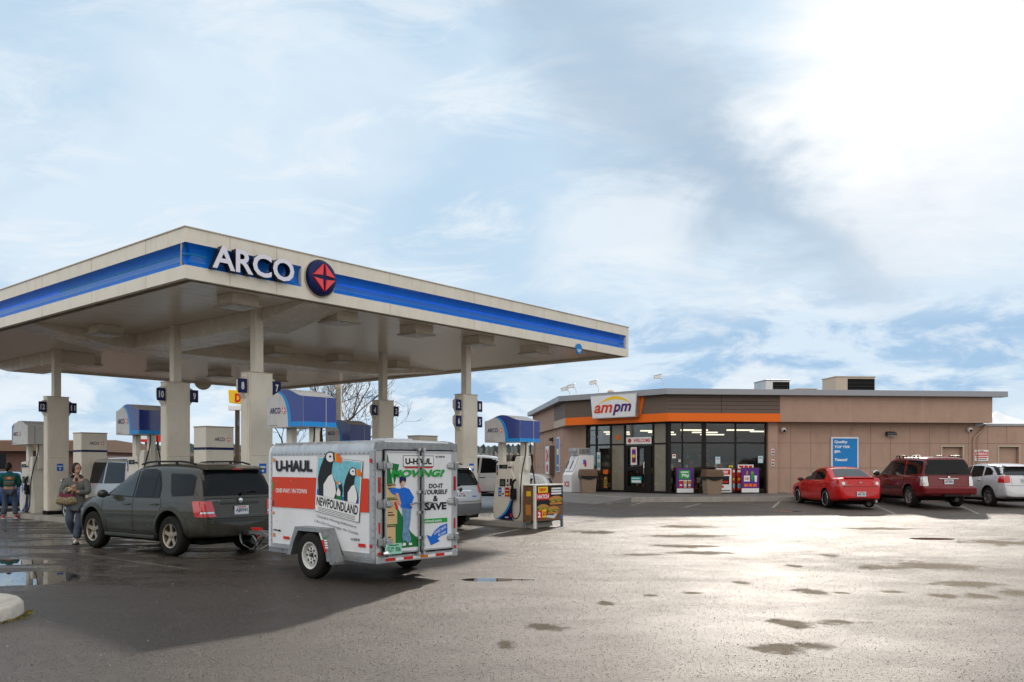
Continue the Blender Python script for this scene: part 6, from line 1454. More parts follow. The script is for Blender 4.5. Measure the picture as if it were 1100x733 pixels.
# ice merchandiser
t=empty('ice_freezer',(3.1,39.9,.416),R(28),'white ice freezer with slanted door standing by the left shop window','freezer')
b=B(); b.prism([(-.62,0),(.62,0),(.62,1.70),(-.12,1.70),(-.50,.95),(-.62,.8)],'y',-.38,.40,'white'); b.build('cabinet',t,bevel=.02)
b=B(); 
for k in range(2):
    y0=-.34+k*.37; p=[(-.52,.96),(-.16,1.66)]; b.add([(-.535,y0,.97),(-.535,y0+.33,.97),(-.175,y0+.33,1.68),(-.175,y0,1.68)],[(0,1,2,3)],'signface'); b.tube([(-.50,y0+.28,1.10),(-.32,y0+.28,1.45)],.02,'steel_d')
b.build('slanted_door',t)
g=G(step=.003); g.text('ICE',-.22,.25,.20,.50,'red',1,bold=.03); g.build('ice_print',t,(-.622,0,0),R(-90)); g=G(step=.003); g.rect(.02,1.28,.16,1.5,'blueink',1); g.rect(.09,1.18,.20,1.42,'red',2); g.build('ice_print',t,(0,-.382,0),0)
b=B(); b.b2(-.22,.48,-.25,.3,1.71,2.05,'alu'); 
for k in range(8): b.b2(-.10+k*.07,-.07+k*.07,-.262,-.25,1.76,2.0,'steel_d')
b.b2(-.42,-.12,-.2,.2,1.88,2.02,'alu'); b.build('compressor',t,bevel=.012)
# bins
def bin_(px,Y,label):
    X=(px-550)/918*Y; t=empty('litter_bin',(X,Y,.416),SROT,label,'bin','brown litter bins before the shop')
    b=B(); vs=[]; 
    def fr(z,w_): return [(-w_,-w_,z),(w_,-w_,z),(w_,w_,z),(-w_,w_,z)]
    b.add(fr(0,.30)+fr(.74,.345),[(0,1,5,4),(1,2,6,5),(2,3,7,6),(3,0,4,7),(0,3,2,1),(4,5,6,7)],'bin'); b.build('body',t,bevel=.015)
    b=B(); b.add(fr(.76,.39)+fr(.99,.36)+fr(1.07,.33),[(0,1,5,4),(1,2,6,5),(2,3,7,6),(3,0,4,7),(4,5,9,8),(5,6,10,9),(6,7,11,10),(7,4,8,11),(8,9,10,11),(0,3,2,1)],'bin_d'); b.build('lid',t,bevel=.015)
    b=B(); n=24; pts=[]; vs=[]
    for i in range(n+1):
        a=i/n*4; side=int(a)%4; f=a-int(a); c=[(-1,-1),(1,-1),(1,1),(-1,1)]; p=c[side]; q=c[(side+1)%4]; x=lerp(p[0],q[0],f)*.365; y=lerp(p[1],q[1],f)*.365; dz=-.09*math.sin(PI*f)-.02*rnd.random(); vs+=[(x,y,.765),(x*1.01,y*1.01,.70+dz)]
    b.add(vs,[(2*i,2*i+1,2*i+3,2*i+2) for i in range(n)],'black',True); b.build('bin_bag',t)
bin_(631.5,38.6,'brown litter bin beside the white ice freezer'); bin_(765,36.2,'brown litter bin standing in front of the big shop window')
# ------------------------------------------------------------------ burger stand at the island end
x,y,_=cw(9.93-.66,-1.02); 
t=empty('poster_stand',(x,y,gz(x,y)),CROT,'burger poster stand on short legs at the end of the pump island','poster stand')
W2=1.22
t.scale=(1,1,.90)
b=B(); b.b2(0,W2,0,.42,.20,1.26,'ink'); b.b2(-.03,W2+.03,-.03,.45,1.26,1.30,'pumpwhite'); b.build('cabinet',t,bevel=.012)
for xx in (.01,W2-.07):
    for yy in (-.02,.36): b=B(); b.b2(xx,xx+.06,yy,yy+.06,0,.2,'galv'); b.build('leg',t)
b=B(); b.b2(-.06,-.002,-.04,.02,0.02,1.26,'pumpwhite'); b.b2(-.12,.0,-.06,.06,.0,.02,'galv'); b.build('side_post',t)
g=G(mx=Matrix.Diagonal((1.22/1.42,1,1,1)),step=.002); g.rect(.03,.22,1.39,1.24,'ink',1); g.rect(.03,.22,1.39,.66,'wood_ink',2); g.rect(.12,1.05,.62,1.23,'yellow',3); g.text('NEW!',.20,1.09,.52,1.19,'red',4,bold=.04); g.rect(.04,.84,.72,1.04,'red',3); g.text('HATCH',.10,.88,.66,1.0,'white',4,bold=.04)
for k in range(3): g.rect(.80,1.14-k*.075,1.32,1.19-k*.075,'white',3)
o1=burger(g,.0,.35,1.42,1.0,5); o1(.26,.34,.42); 
o2=burger(g,.0,.35,1.42,1.0,8); o2(.72,.66,.50)
o3=burger(g,.0,.35,1.42,1.0,11); o3(.62,.22,.44)
g.poly([(.52,.32),(.95,.27),(1.22,.50),(1.10,.52),(.9,.36),(.6,.38)],'plate',4); g.rect(.04,.30,.30,.52,'red',15); g.rect(.30,.32,.50,.56,'yellow',15); g.text('2',.08,.33,.22,.49,'white',16,bold=.05); g.text('$3',.32,.36,.48,.50,'red',16,bold=.05); g.disc((1.28,.30),.05,'blueink',4)
g.build('poster_print',t,(0,-.002,0))
g=G(step=.002); g.rect(-.40,.22,-.02,1.24,'wood_ink',1); g.rect(-.30,.95,-.14,1.10,'yellow',2); g.rect(-.32,.4,-.14,.7,'bun',2); g.build('poster_print',t,(-.002,0,0),R(-90))

# ------------------------------------------------------------------ people
def skinmesh(joints, edges, sub=2, root=None):
    """joints: name->(pos, (rx,ry)); returns verts, faces"""
    names=list(joints); me=bpy.data.meshes.new('s'); me.from_pydata([joints[n][0] for n in names],[(names.index(a),names.index(c)) for a,c in edges],[])
    o=bpy.data.objects.new('s',me); COL.objects.link(o); md=o.modifiers.new('k','SKIN'); md.use_smooth_shade=True; md.branch_smoothing=.6
    if not me.skin_vertices: 
        bm=bmesh.new(); bm.from_mesh(me); bm.verts.layers.skin.verify(); bm.to_mesh(me); bm.free()
    sv=me.skin_vertices[0].data
    for i,n in enumerate(names):
        r=joints[n][1]; sv[i].radius=r if isinstance(r,tuple) else (r,r); sv[i].use_root=(n==(root or names[0]))
    s=o.modifiers.new('u','SUBSURF'); s.levels=sub; s.render_levels=sub
    m=evalmesh(o); vs=[v.co.copy() for v in m.vertices]; fs=[tuple(p.vertices) for p in m.polygons]; kill(o); return vs,fs
def hand(b, wrist, direc, palmn, side, curl=.6, m='skin'):
    w0=Vector(wrist); d=Vector(direc).normalized(); n=Vector(palmn).normalized(); s=d.cross(n).normalized()*side
    b.ell((0,0,0),(.042,.018,.05),m,10,8,mx=Matrix.Translation(w0+d*.05)@Matrix((s,n,d)).transposed().to_4x4())
    for i,(o,L_) in enumerate(((-.03,.06),(-.010,.075),(.010,.07),(.029,.055))):
        p=w0+d*.085+s*o; q=p+d*L_*.45+n*.01*curl; r=q+(d*(1-curl)+n*curl).normalized()*L_*.35; e=r+(d*(1-curl*1.6)+n*curl*1.5).normalized()*L_*.3
        b.tube([p-d*.02,q,r,e],.009,m,7,rads=[.0095,.009,.0085,.007])
    p=w0+d*.03-s*.035; b.tube([p,p+d*.03-s*.02+n*.01,p+d*.055-s*.02+n*.03],.01,m,7,rads=[.012,.011,.008])
def head(b, c, yaw, pitch=0, roll=0, glasses=False):
    mx=Matrix.Translation(c)@Matrix.Rotation(yaw,4,'Z')@Matrix.Rotation(roll,4,'Y')@Matrix.Rotation(pitch,4,'X')   # face looks -y
    b.ell((0,.012,.02),(.075,.092,.105),'skin',20,16,mx); b.ell((0,-.018,-.05),(.054,.062,.058),'skin',16,12,mx)
    b.add([(0,-.092,.028),(-.017,-.085,-.018),(.017,-.085,-.018),(0,-.113,-.016)],[(0,1,3),(0,3,2),(1,2,3)],'skin',True,mx)
    for s in (1,-1):
        b.ell((s*.03,-.079,.025),(.014,.008,.008),'white',8,6,mx); b.ell((s*.03,-.0855,.025),(.006,.004,.006),'ink',8,6,mx); b.ell((s*.03,-.082,.045),(.02,.006,.004),'hair',8,6,mx)
        b.ell((s*.078,.012,.008),(.010,.02,.03),'skin',8,8,mx)
        if glasses:
            pts=[mx@Vector((s*.032+.023*math.cos(t),-.094,.022+.017*math.sin(t))) for t in [2*PI*i/14 for i in range(15)]]; b.tube(pts,.0022,'black',5)
            b.tube([mx@Vector((s*.055,-.092,.025)),mx@Vector((s*.078,-.02,.028))],.002,'black',5)
    b.ell((0,-.077,-.045),(.022,.008,.007),'pink',10,6,mx)
    return mx
def bodyfig(J, E, name, loc, rz, label, headc, yaw, pitch, hands, glasses=False):
    vs,fs=skinmesh(J,E,2,'pelvis'); b=B(); b.add(vs,fs,'skin',True); hm=head(b,headc,yaw,pitch,0,glasses)
    for h in hands: hand(b,*h)
    o=b.build(name,None,loc,rz,angle=180); tag(o,label,'person'); return o,hm
# woman (local: faces -y, +x = picture right)
A=dict(
 pelvis=((0,0,.90),(.14,.10)), belly=((0,-.01,1.05),(.13,.10)), chest=((0,-.02,1.25),(.15,.11)), neckb=((.0,-.02,1.40),(.07,.06)), neck=((.01,-.03,1.48),(.05,.05)), skull=((.015,-.04,1.54),(.05,.05)),
 hl=((-.09,0,.86),(.095,.095)), kl=((-.13,-.10,.50),(.062,.062)), al=((-.045,.24,.16),(.040,.040)), tl=((-.05,.12,.05),(.035,.03)),
 hr=((.09,0,.86),(.095,.095)), kr=((.07,-.10,.49),(.062,.062)), ar=((.02,-.13,.09),(.042,.042)), tr=((.02,-.28,.04),(.035,.03)),
 sl=((-.18,0,1.36),(.065,.065)), el=((-.27,-.06,1.10),(.05,.05)), wl=((-.06,-.24,1.16),(.032,.032)),
 sr=((.18,0,1.36),(.065,.065)), er=((.24,-.08,1.10),(.05,.05)), wr=((.03,-.26,1.12),(.032,.032)))
E=[('pelvis','belly'),('belly','chest'),('chest','neckb'),('neckb','neck'),('neck','skull'),('pelvis','hl'),('hl','kl'),('kl','al'),('al','tl'),('pelvis','hr'),('hr','kr'),('kr','ar'),('ar','tr'),('chest','sl'),('sl','el'),('el','wl'),('chest','sr'),('sr','er'),('er','wr')]
wx_,wy_=gpos(82,18.35)
wm_,hm=bodyfig(A,E,'person',(wx_,wy_,0),R(18),'woman in grey green coat walking with clasped hands past the green SUV',(.02,-.05,1.60),R(38),R(-4),
  [((-.06,-.24,1.16),(.45,-.5,.75),(.7,.3,-.1),1,.5),((.03,-.26,1.12),(-.25,-.35,.9),(-.8,.2,.1),-1,.5)],True)
def cloth(name, J, E_, m, parent, root=None, extra=None, sub=2):
    vs,fs=skinmesh(J,E_,sub,root); b=B(); b.add(vs,fs,m,True)
    if extra: extra(b)
    return b.build(name,parent,angle=180)
C=dict(pelvis=((0,.0,.95),(.165,.13)), belly=((0,-.01,1.06),(.165,.135)), chest=((0,-.02,1.25),(.172,.13)), neckb=((.0,-.01,1.41),(.10,.09)), coll=((0,0,1.47),(.085,.08)),
 sl=((-.185,0,1.355),(.108,.108)), el=((-.275,-.06,1.09),(.082,.082)), wl=((-.10,-.215,1.145),(.052,.052)), sr=((.185,0,1.355),(.108,.108)), er=((.245,-.08,1.09),(.078,.078)), wr=((.06,-.235,1.11),(.052,.052)))
def hood_(b):
    b.ell((0,.09,1.43),(.13,.07,.06),'jacket',14,10); n=28; vs=[]
    for z,rx,ry in ((1.10,.165,.135),(1.0,.172,.14),(.88,.186,.152),(.76,.200,.166),(.72,.203,.168)):
        for i in range(n): t=2*PI*i/n; e=1+.03*math.sin(t*6+z*5)+.02*math.sin(t*3); vs.append((rx*e*math.cos(t),ry*e*math.sin(t)-.01,z+.01*math.sin(t*2)))
    b.add(vs,[(j*n+i,j*n+(i+1)%n,(j+1)*n+(i+1)%n,(j+1)*n+i) for j in range(4) for i in range(n)],'jacket',True)
cloth('jacket',C,[('pelvis','belly'),('belly','chest'),('chest','neckb'),('neckb','coll'),('chest','sl'),('sl','el'),('el','wl'),('chest','sr'),('sr','er'),('er','wr')],'jacket',wm_,'pelvis',hood_)
T_=dict(pelvis=((0,0,.86),(.175,.13)), hl=((-.09,0,.80),(.115,.115)), kl=((-.13,-.10,.50),(.088,.088)), al=((-.05,.22,.20),(.080,.080)), hr=((.09,0,.80),(.115,.115)), kr=((.07,-.10,.49),(.088,.088)), ar=((.02,-.13,.10),(.085,.090)))
cloth('jeans',T_,[('pelvis','hl'),('hl','kl'),('kl','al'),('pelvis','hr'),('hr','kr'),('kr','ar')],'denim',wm_,'pelvis')
b=B(); b.ell((.02,-.19,.05),(.05,.14,.05),'shoe',12,8); b.b2(-.03,.07,-.32,-.05,0,.02,'rubber'); b.build('shoe',wm_); b=B(); b.ell((-.05,.18,.10),(.05,.12,.05),'shoe',12,8); b.build('shoe',wm_)
def hairmesh(parent,hm,long=False):
    b=B(); b.ell((0,.03,.045),(.088,.095,.100),'hair',18,14,hm); b.ell((0,.06,-.01),(.085,.07,.09),'hair',16,12,hm)
    for s in (1,-1): b.ell((s*.068,.012,.02),(.022,.045,.065),'hair',10,8,hm)
    if long: b.ell((0,.10,-.05),(.055,.05,.09),'hair',12,10,hm)
    b.build('hair',parent)
hairmesh(wm_,hm)
b=B(); b.tube([(.02,-.12,1.34),(.02,-.115,1.42)],.025,'ink',8); b.build('scarf',wm_)
# bag on her arm
x2,y2=gpos(69.5,18.15)
bg_=empty('handbag',(x2+.04,y2,.84),R(14),'patterned fabric handbag with burgundy top band hanging from the woman\'s arm','bag'); bg_.scale=(.86,.86,.86)
b=B(); n=20; vs=[]
for j,(z,w_,d_) in enumerate(((0,.10,.03),(.015,.19,.07),(.06,.235,.10),(.13,.235,.10),(.18,.215,.085),(.20,.20,.075))):
    for i in range(n): t=2*PI*i/n; e=1+.05*math.sin(t*7+j); vs.append((w_*e*math.copysign(abs(math.cos(t))**.6,math.cos(t)),d_*e*math.copysign(abs(math.sin(t))**.6,math.sin(t)),z+.01*math.sin(t*5)))
b.add(vs,[(j*n+i,j*n+(i+1)%n,(j+1)*n+(i+1)%n,(j+1)*n+i) for j in range(5) for i in range(n)]+[tuple(range(n))],'bagfab',True); b.build('bag_body',bg_)
b=B(); vs=[]
for z,w_,d_ in ((.19,.205,.08),(.285,.17,.05)):
    for i in range(n): t=2*PI*i/n; vs.append((w_*math.copysign(abs(math.cos(t))**.6,math.cos(t)),d_*math.copysign(abs(math.sin(t))**.6,math.sin(t)),z))
b.add(vs,[(i,(i+1)%n,n+(i+1)%n,n+i) for i in range(n)],'burg',True); b.build('band',bg_)
b=B(); 
for s in (1,-1): b.tube([(.06+.09*math.cos(t)*1.0-.02,s*.04,.28+.15*math.sin(t)) for t in [PI*i/12 for i in range(13)]],.011,'cardboard',7)
b.build('handle',bg_)
# man (seen from behind at the far pump); local faces -y -> turn so that back shows
A2=dict(
 pelvis=((0,0,.92),(.15,.11)), belly=((0,-.0,1.07),(.15,.11)), chest=((0,.0,1.27),(.17,.12)), neckb=((.0,-.01,1.43),(.075,.065)), neck=((.0,-.02,1.50),(.055,.055)), skull=((.0,-.03,1.57),(.05,.05)),
 hl=((-.10,0,.88),(.10,.10)), kl=((-.15,-.04,.50),(.066,.066)), al=((-.17,.05,.10),(.044,.044)), tl=((-.19,-.10,.04),(.04,.03)),
 hr=((.10,0,.88),(.10,.10)), kr=((.12,-.08,.50),(.066,.066)), ar=((.16,.0,.10),(.044,.044)), tr=((.18,-.15,.04),(.04,.03)),
 sl=((-.20,0,1.39),(.07,.07)), el=((-.27,-.06,1.12),(.054,.054)), wl=((-.20,-.24,.98),(.034,.034)),
 sr=((.20,0,1.39),(.07,.07)), er=((.27,-.06,1.12),(.054,.054)), wr=((.20,-.24,.98),(.034,.034)))
mx_,my_=gpos(10,26.9)
man,hm2=bodyfig(A2,E,'person',(mx_,my_,0),R(205),'man in patterned teal jacket and dark jeans at the far fuel pump',(.0,-.04,1.62),R(-35),0,[((-.20,-.24,.98),(.1,-.5,-.4),(.7,0,-.5),1,.6),((.20,-.24,.98),(-.1,-.5,-.4),(-.7,0,-.5),-1,.6)])
C2=dict(pelvis=((0,.0,.96),(.195,.15)), belly=((0,-.0,1.08),(.21,.165)), chest=((0,.0,1.27),(.205,.155)), neckb=((.0,0,1.43),(.10,.09)), coll=((0,0,1.49),(.085,.08)),
 sl=((-.20,0,1.38),(.10,.10)), el=((-.275,-.06,1.11),(.088,.088)), wl=((-.21,-.21,1.0),(.055,.055)), sr=((.20,0,1.38),(.10,.10)), er=((.275,-.06,1.11),(.088,.088)), wr=((.21,-.21,1.0),(.055,.055)))
jk=cloth('jacket',C2,[('pelvis','belly'),('belly','chest'),('chest','neckb'),('neckb','coll'),('chest','sl'),('sl','el'),('el','wl'),('chest','sr'),('sr','er'),('er','wr')],'teal',man,'pelvis')
# woven pattern bands laid on the back of the jacket
dm=jk.data; bm=bmesh.new(); bm.from_mesh(dm); bv=BVHTree.FromBMesh(bm); bm.free(); b=B()
def backp(poly,m,off):
    v=[]; 
    bmm=bmesh.new(); bmm.faces.new([bmm.verts.new((a,c,0)) for a,c in poly])
    for k,no in ((0,(1,0,0)),(1,(0,1,0))):
        for i in range(-8,9):
            bmesh.ops.bisect_plane(bmm,geom=bmm.verts[:]+bmm.edges[:]+bmm.faces[:],plane_co=(i*.04,0,0) if k==0 else (0,1.2+i*.04,0),plane_no=no)
    bmesh.ops.triangulate(bmm,faces=bmm.faces[:]); bmm.verts.index_update()
    for q in bmm.verts:
        h,nn,_,_=bv.ray_cast(Vector((q.co.x,2,q.co.y)),Vector((0,-1,0))); h=h or Vector((q.co.x,.15,q.co.y)); v.append((h.x,h.y+off,h.z))
    b.add(v,[tuple(t.index for t in f.verts) for f in bmm.faces],m,True); bmm.free()
backp([(-.15,1.27),(-.08,1.33),(.08,1.33),(.15,1.27),(.08,1.21),(-.08,1.21)],'rust',.004); backp([(-.08,1.27),(0,1.30),(.08,1.27),(0,1.24)],'cardboard',.007); backp([(-.17,1.075),(.17,1.075),(.17,1.10),(-.17,1.10)],'rust',.004); backp([(-.14,1.145),(.14,1.145),(.14,1.155),(-.14,1.155)],'cardboard',.004)
b.build('woven_pattern',jk)
T2=dict(pelvis=((0,0,.92),(.175,.14)), hl=((-.10,0,.84),(.12,.12)), kl=((-.15,-.04,.50),(.094,.094)), al=((-.17,.05,.11),(.085,.085)), hr=((.10,0,.84),(.12,.12)), kr=((.12,-.08,.50),(.094,.094)), ar=((.16,.0,.11),(.085,.085)))
cloth('jeans',T2,[('pelvis','hl'),('hl','kl'),('kl','al'),('pelvis','hr'),('hr','kr'),('kr','ar')],'denim',man,'pelvis')
for x in (-.18,.17): b=B(); b.ell((x,-.05,.045),(.05,.15,.05),'red',12,8); b.b2(x-.05,x+.05,-.20,.09,0,.022,'white'); b.build('shoe',man)
hairmesh(man,hm2,True)

# ------------------------------------------------------------------ planter kerb bottom left
kx,ky=gp(-6,668)
t=empty('planter_island',(kx-1.28,ky+.1,0),0,'rounded white painted kerb around bark mulch at the bottom left edge','planter')
b=B(); n=28; R0,R1=.98,1.22; vs=[]
for i in range(n):
    a=2*PI*i/n; ca,sa=math.cos(a)*1.15,math.sin(a)*.95
    for r,z in ((R1,0),(R1-.01,.13),(R1-.04,.155),(R0+.03,.155),(R0,.13),(R0,.02)): vs.append((ca*r,sa*r,z+.004*math.sin(i*2.3)))
b.add(vs,[(i*6+j,((i+1)%n)*6+j,((i+1)%n)*6+j+1,i*6+j+1) for i in range(n) for j in range(5)],'kerbwhite',True); b.build('kerb',t,angle=50)
M['mulch']=mat('bark_mulch',(.07,.035,.02),.95,var=.8,vs=14,bump=1,bs=20)
b=B(); vs=[(0,0,.11)]
for i in range(n): a=2*PI*i/n; vs.append((math.cos(a)*1.15*(R0-.0),math.sin(a)*.95*R0,.07))
b.add(vs,[(0,1+i,1+(i+1)%n) for i in range(n)],'mulch',True)
for i in range(260):
    a=rnd.uniform(0,2*PI); r=rnd.uniform(0,.93)**.5*R0; c=(math.cos(a)*1.15*r,math.sin(a)*.95*r,.105); b.box(c,(rnd.uniform(.03,.09),rnd.uniform(.015,.04),.015),rnd.choice(['mulch','mulch','bark','rust']),rz=rnd.uniform(0,3),rx=rnd.uniform(-.5,.5))
b.build('bark_mulch',t)
# weeds in the kerb joint and leaf litter
b=B()
M['moss']=mat('moss',(.20,.17,.03),.9,var=.5,vs=20)
for i in range(420):
    a=rnd.uniform(-.9,.5); rr=R1*(1.0+abs(rnd.gauss(0,.035))); x=t.location.x+math.cos(a)*1.15*rr; y=t.location.y+math.sin(a)*.95*rr; s=rnd.uniform(.008,.02); q=rnd.uniform(0,6)
    b.add([(x,y,.004),(x+s*math.cos(q),y+s*math.sin(q),.010),(x+s*math.cos(q+1.6),y+s*math.sin(q+1.6),.02)],[(0,1,2)],'moss')
tag(b.build('moss_litter'),'yellow moss and leaf litter along the foot of the white kerb','moss',kind='stuff')
M['chip_l']=mat('pale_stone_chip',(.17,.155,.135),.6,var=0,rvar=0); M['chip_d']=mat('dark_stone_chip',(.034,.029,.024),.5,var=0,rvar=0); M['chip_m']=mat('stone_chip',(.09,.078,.066),.5,var=0,rvar=0)
b=B(); ks=[b.k('chip_l'),b.k('chip_d'),b.k('chip_m')]
for i in range(80000):
    y=6.2+20*rnd.random()**1.7; x=rnd.uniform(-.66,.66)*y
    zz_=gz(x,y); s=rnd.uniform(.0025,.0072)*(.8+y*.035); h=s*rnd.uniform(.35,.8); a=rnd.uniform(0,2.1); k=rnd.choice((0,1,1,2)); o=len(b.v)
    for j in range(3): b.v.append((x+s*math.cos(a+j*2.094),y+s*math.sin(a+j*2.094),zz_-.001))
    b.v.append((x+rnd.uniform(-.3,.3)*s,y+rnd.uniform(-.3,.3)*s,zz_+h))
    for f in ((0,1,3),(1,2,3),(2,0,3)): b.f.append([o+q for q in f]); b.mi.append(ks[k]); b.sm.append(False)
me_=bpy.data.meshes.new('stone_chips'); me_.from_pydata(b.v,[],b.f)
for m_ in b.mats: me_.materials.append(M[m_])
me_.polygons.foreach_set('material_index',b.mi); o_=bpy.data.objects.new('stone_chips',me_); COL.objects.link(o_)
tag(o_,'coarse stone chips standing proud of the worn asphalt','stone chips',kind='stuff')
b=B()
for i in range(500):
    px=rnd.uniform(0,1100); py=rnd.uniform(560,733); x,y=gp(px,py); s=rnd.uniform(.006,.018); q=rnd.uniform(0,6)
    b.add([(x,y,.004+gz(x,y)),(x+s*math.cos(q),y+s*math.sin(q),.006+gz(x,y)),(x+s*math.cos(q+1.4),y+s*math.sin(q+1.4),.016+gz(x,y))],[(0,1,2)],rnd.choice(['concrete','bark','concrete']))
tag(b.build('grit'),'loose grit scattered over the forecourt','grit',kind='stuff')

# ------------------------------------------------------------------ background
M['forest']=mat('far_forest',(.030,.045,.045),.95,var=.45,vs=.05); M['brownwood']=mat('bare_wood',(.12,.10,.085),.95,var=.35,vs=.2); M['needle']=mat('conifer_needles',(.022,.038,.022),.9,var=.5,vs=.6)  # far_forest has the bluish distance haze mixed into its colour
def ridge(name,pts,Y,m,teeth,th,dep=60):
    """jagged wooded hill; pts: (x,height)"""
    b=B(); xs=[];x=pts[0][0]
    while x<pts[-1][0]: xs.append(x); x+=teeth*rnd.uniform(.5,1.2)
    vs=[]; 
    for i,x in enumerate(xs):
        h=interp(pts,x); t_h=h+ (th*rnd.uniform(.2,1) if i%2 else -th*rnd.uniform(0,.3)); j=rnd.uniform(-8,8)
        vs+=[(x,Y+j-dep,-.5),(x,Y+j-dep*.5,h*.55+rnd.uniform(-1,1)*th*.3),(x,Y+j-6,h*.93),(x,Y+j,t_h),(x,Y+j+dep,-.5)]
    b.add(vs,[(i*5+j,(i+1)*5+j,(i+1)*5+j+1,i*5+j+1) for i in range(len(xs)-1) for j in range(4)],m); return b.build(name)
tag(ridge('hill',[(-700,15),(-420,19),(-300,20),(-180,19),(-60,18),(0,19),(60,18),(300,16),(600,8)],800,'forest',3.2,2.6),kind='structure')
tag(ridge('woods_far',[(-200,5.2),(-60,5.5),(-20,5.2),(10,6),(60,6.0),(130,5)],330,'brownwood',1.1,1.4,12),'brown bare woodland below the far hill','woods',kind='stuff')
b=B(); b.b2(-16,14,92,94,-.2,2.0,'dirtlip'); 
M['brownfence']=mat('brown_hedge',(.10,.062,.045),.95,var=.4,vs=1.5)
b=B(); b.b2(-16,40,120,121,-.2,1.95,'brownfence'); tag(b.build('field_fence'),'long low brown fence across the field between pump and shop','fence')
def leafclump(b,c,r,n,m,s=.08):
    for i in range(n):
        d=Vector((rnd.gauss(0,1),rnd.gauss(0,1),rnd.gauss(0,1))).normalized()*rnd.uniform(.3,1)**.5; p=Vector((c[0]+d.x*r[0],c[1]+d.y*r[1],c[2]+d.z*r[2]))
        if p.z<.02: p.z=.02+rnd.random()*.1
        q=Vector((rnd.gauss(0,1),rnd.gauss(0,1),rnd.gauss(0,1))).normalized(); w2=q.orthogonal().normalized(); k=s*rnd.uniform(.5,1.3)
        b.add([p-w2*k*.5,p+q*k,p+w2*k*.5],[(0,1,2)],m)
M['hedge']=mat('hedge_leaves',(.13,.10,.045),.9,var=.5,vs=2); M['hedge2']=mat('hedge_green',(.06,.075,.03),.9,var=.4,vs=2)
t=empty('hedge',(-.5,55,.1),0,'low brownish green hedge left of the shop behind the pump','hedge'); b=B()
for i in range(16): leafclump(b,(i*.42-3.2,rnd.uniform(-.3,.3),.55),(.5,.5,.62),200,rnd.choice(['hedge','hedge','hedge2']),.13)
b.build('foliage',t); b=B()
for i in range(16): b.tube([(i*.42-3.2,0,-.1),(i*.42-3.1,0,.5)],.02,'bark',5)
b.build('stem',t)
t=empty('hedge',(2.6,57.5,.3),0,'second stretch of hedge nearer the left shop wall','hedge'); b=B()
for i in range(7): leafclump(b,(i*.42-1.6,rnd.uniform(-.3,.3),.55),(.5,.5,.68),200,rnd.choice(['hedge','hedge2']),.13)
b.build('foliage',t); b=B(); b.tube([(0,0,-.1),(0,0,.5)],.03,'bark',5); b.build('stem',t)
# bare trees
def baretree(loc,h,label,seed,spread=1.0,lev=6,group=None,name='bare_tree',r0=.17):
    rr=random.Random(seed); t=empty(name,loc,0,label,'tree',group); tb=B(); cb=B()
    def grow(p,d,L_,r,l):
        n=3; pts=[p]; rads=[r]; q=p; dd=d
        for i in range(n):
            dd=(dd+Vector((rr.gauss(0,.12),rr.gauss(0,.12),rr.gauss(.03,.07)))).normalized(); q=q+dd*L_/n; pts.append(q); rads.append(r*(1-.35*(i+1)/n))
        (tb if l<=1 else cb).tube(pts,r,'bark',6 if l<2 else (4 if l<4 else 3),rads=rads)
        if l>=lev: return
        k=3 if l<3 else rr.choice((2,3))
        for j in range(k):
            a=rr.uniform(0,2*PI); e=dd.orthogonal().normalized(); f=dd.cross(e); tilt=rr.uniform(.35,.75)*spread; nd=(dd*math.cos(tilt)+(e*math.cos(a)+f*math.sin(a))*math.sin(tilt)); nd.z+=.12; nd.normalize()
            grow(pts[rr.choice((2,3,3))],nd,L_*rr.uniform(.62,.85),max(rads[-1]*.68,.009),l+1)
    grow(Vector((0,0,0)),Vector((0,0,1)),h*.27,r0,0)
    tb.build('trunk',t); cb.build('crown',t); return t
x,y=gpos(345,41); baretree((x,y,0),9.5,'tall bare tree behind the pumps left of column 4',4,1.05,6,'bare trees behind the canopy',r0=.2)
x,y=gpos(300,52); baretree((x,y,0),7.0,'smaller bare tree seen just right of column 8',9,1.0,5,'bare trees behind the canopy')
x,y=gpos(392,47); baretree((x,y,0),8.0,'bare tree with long branches spreading right to column 4',33,.85,6,'bare trees behind the canopy',r0=.18)
# white lamp post behind
x,y=gpos(364,38); t=empty('lamp_post',(x,y,0),0,'plain pale square post behind the pumps, left of column 4','lamp post'); b=B(); b.b2(-.11,.11,-.11,.11,0,7.5,'cream'); b.build('post',t,bevel=.01); b=B(); b.b2(-.3,.3,-.6,.2,7.4,7.55,'cream_d'); b.build('lamp_head',t,bevel=.02); b=B(); b.b2(-.2,.2,-.2,.2,0,.03,'galv'); b.build('base_plate',t)
# yellow pole sign
x,y=gpos(255,70); t=empty('pole_sign',(x,y,0),R(-6),'yellow sign on a dark pole left of column 8','sign'); s=70/918
b=B(); b.b2(-.16,.16,-.1,.1,0,1.7+(499-440)*s,'bark'); b.build('pole',t); b=B(); zc=1.7+(499-427)*s; b.prism([(-8*s,zc-6*s),(8*s,zc-8*s),(9*s,zc+7*s),(-9*s,zc+8*s)],'y',-.25,.15,'yellow'); sb=b.build('sign_face',t,bevel=.04)
g=G(step=.02); g.text('D',-1.2*s,zc-5.5*s,5.5*s,zc+4*s,'red',1,bold=.05); g.build('letter',sb,(0,-.26,0)); b=B(); b.b2(-9*s,9*s,-.25,.15,zc-14*s,zc-9*s,'white'); b.build('lower_panel',t,bevel=.04); b=B(); b.b2(1*s,3*s,-.4,-.1,1.7+41*s,1.7+46*s,'steel_d'); b.build('floodlight',t)
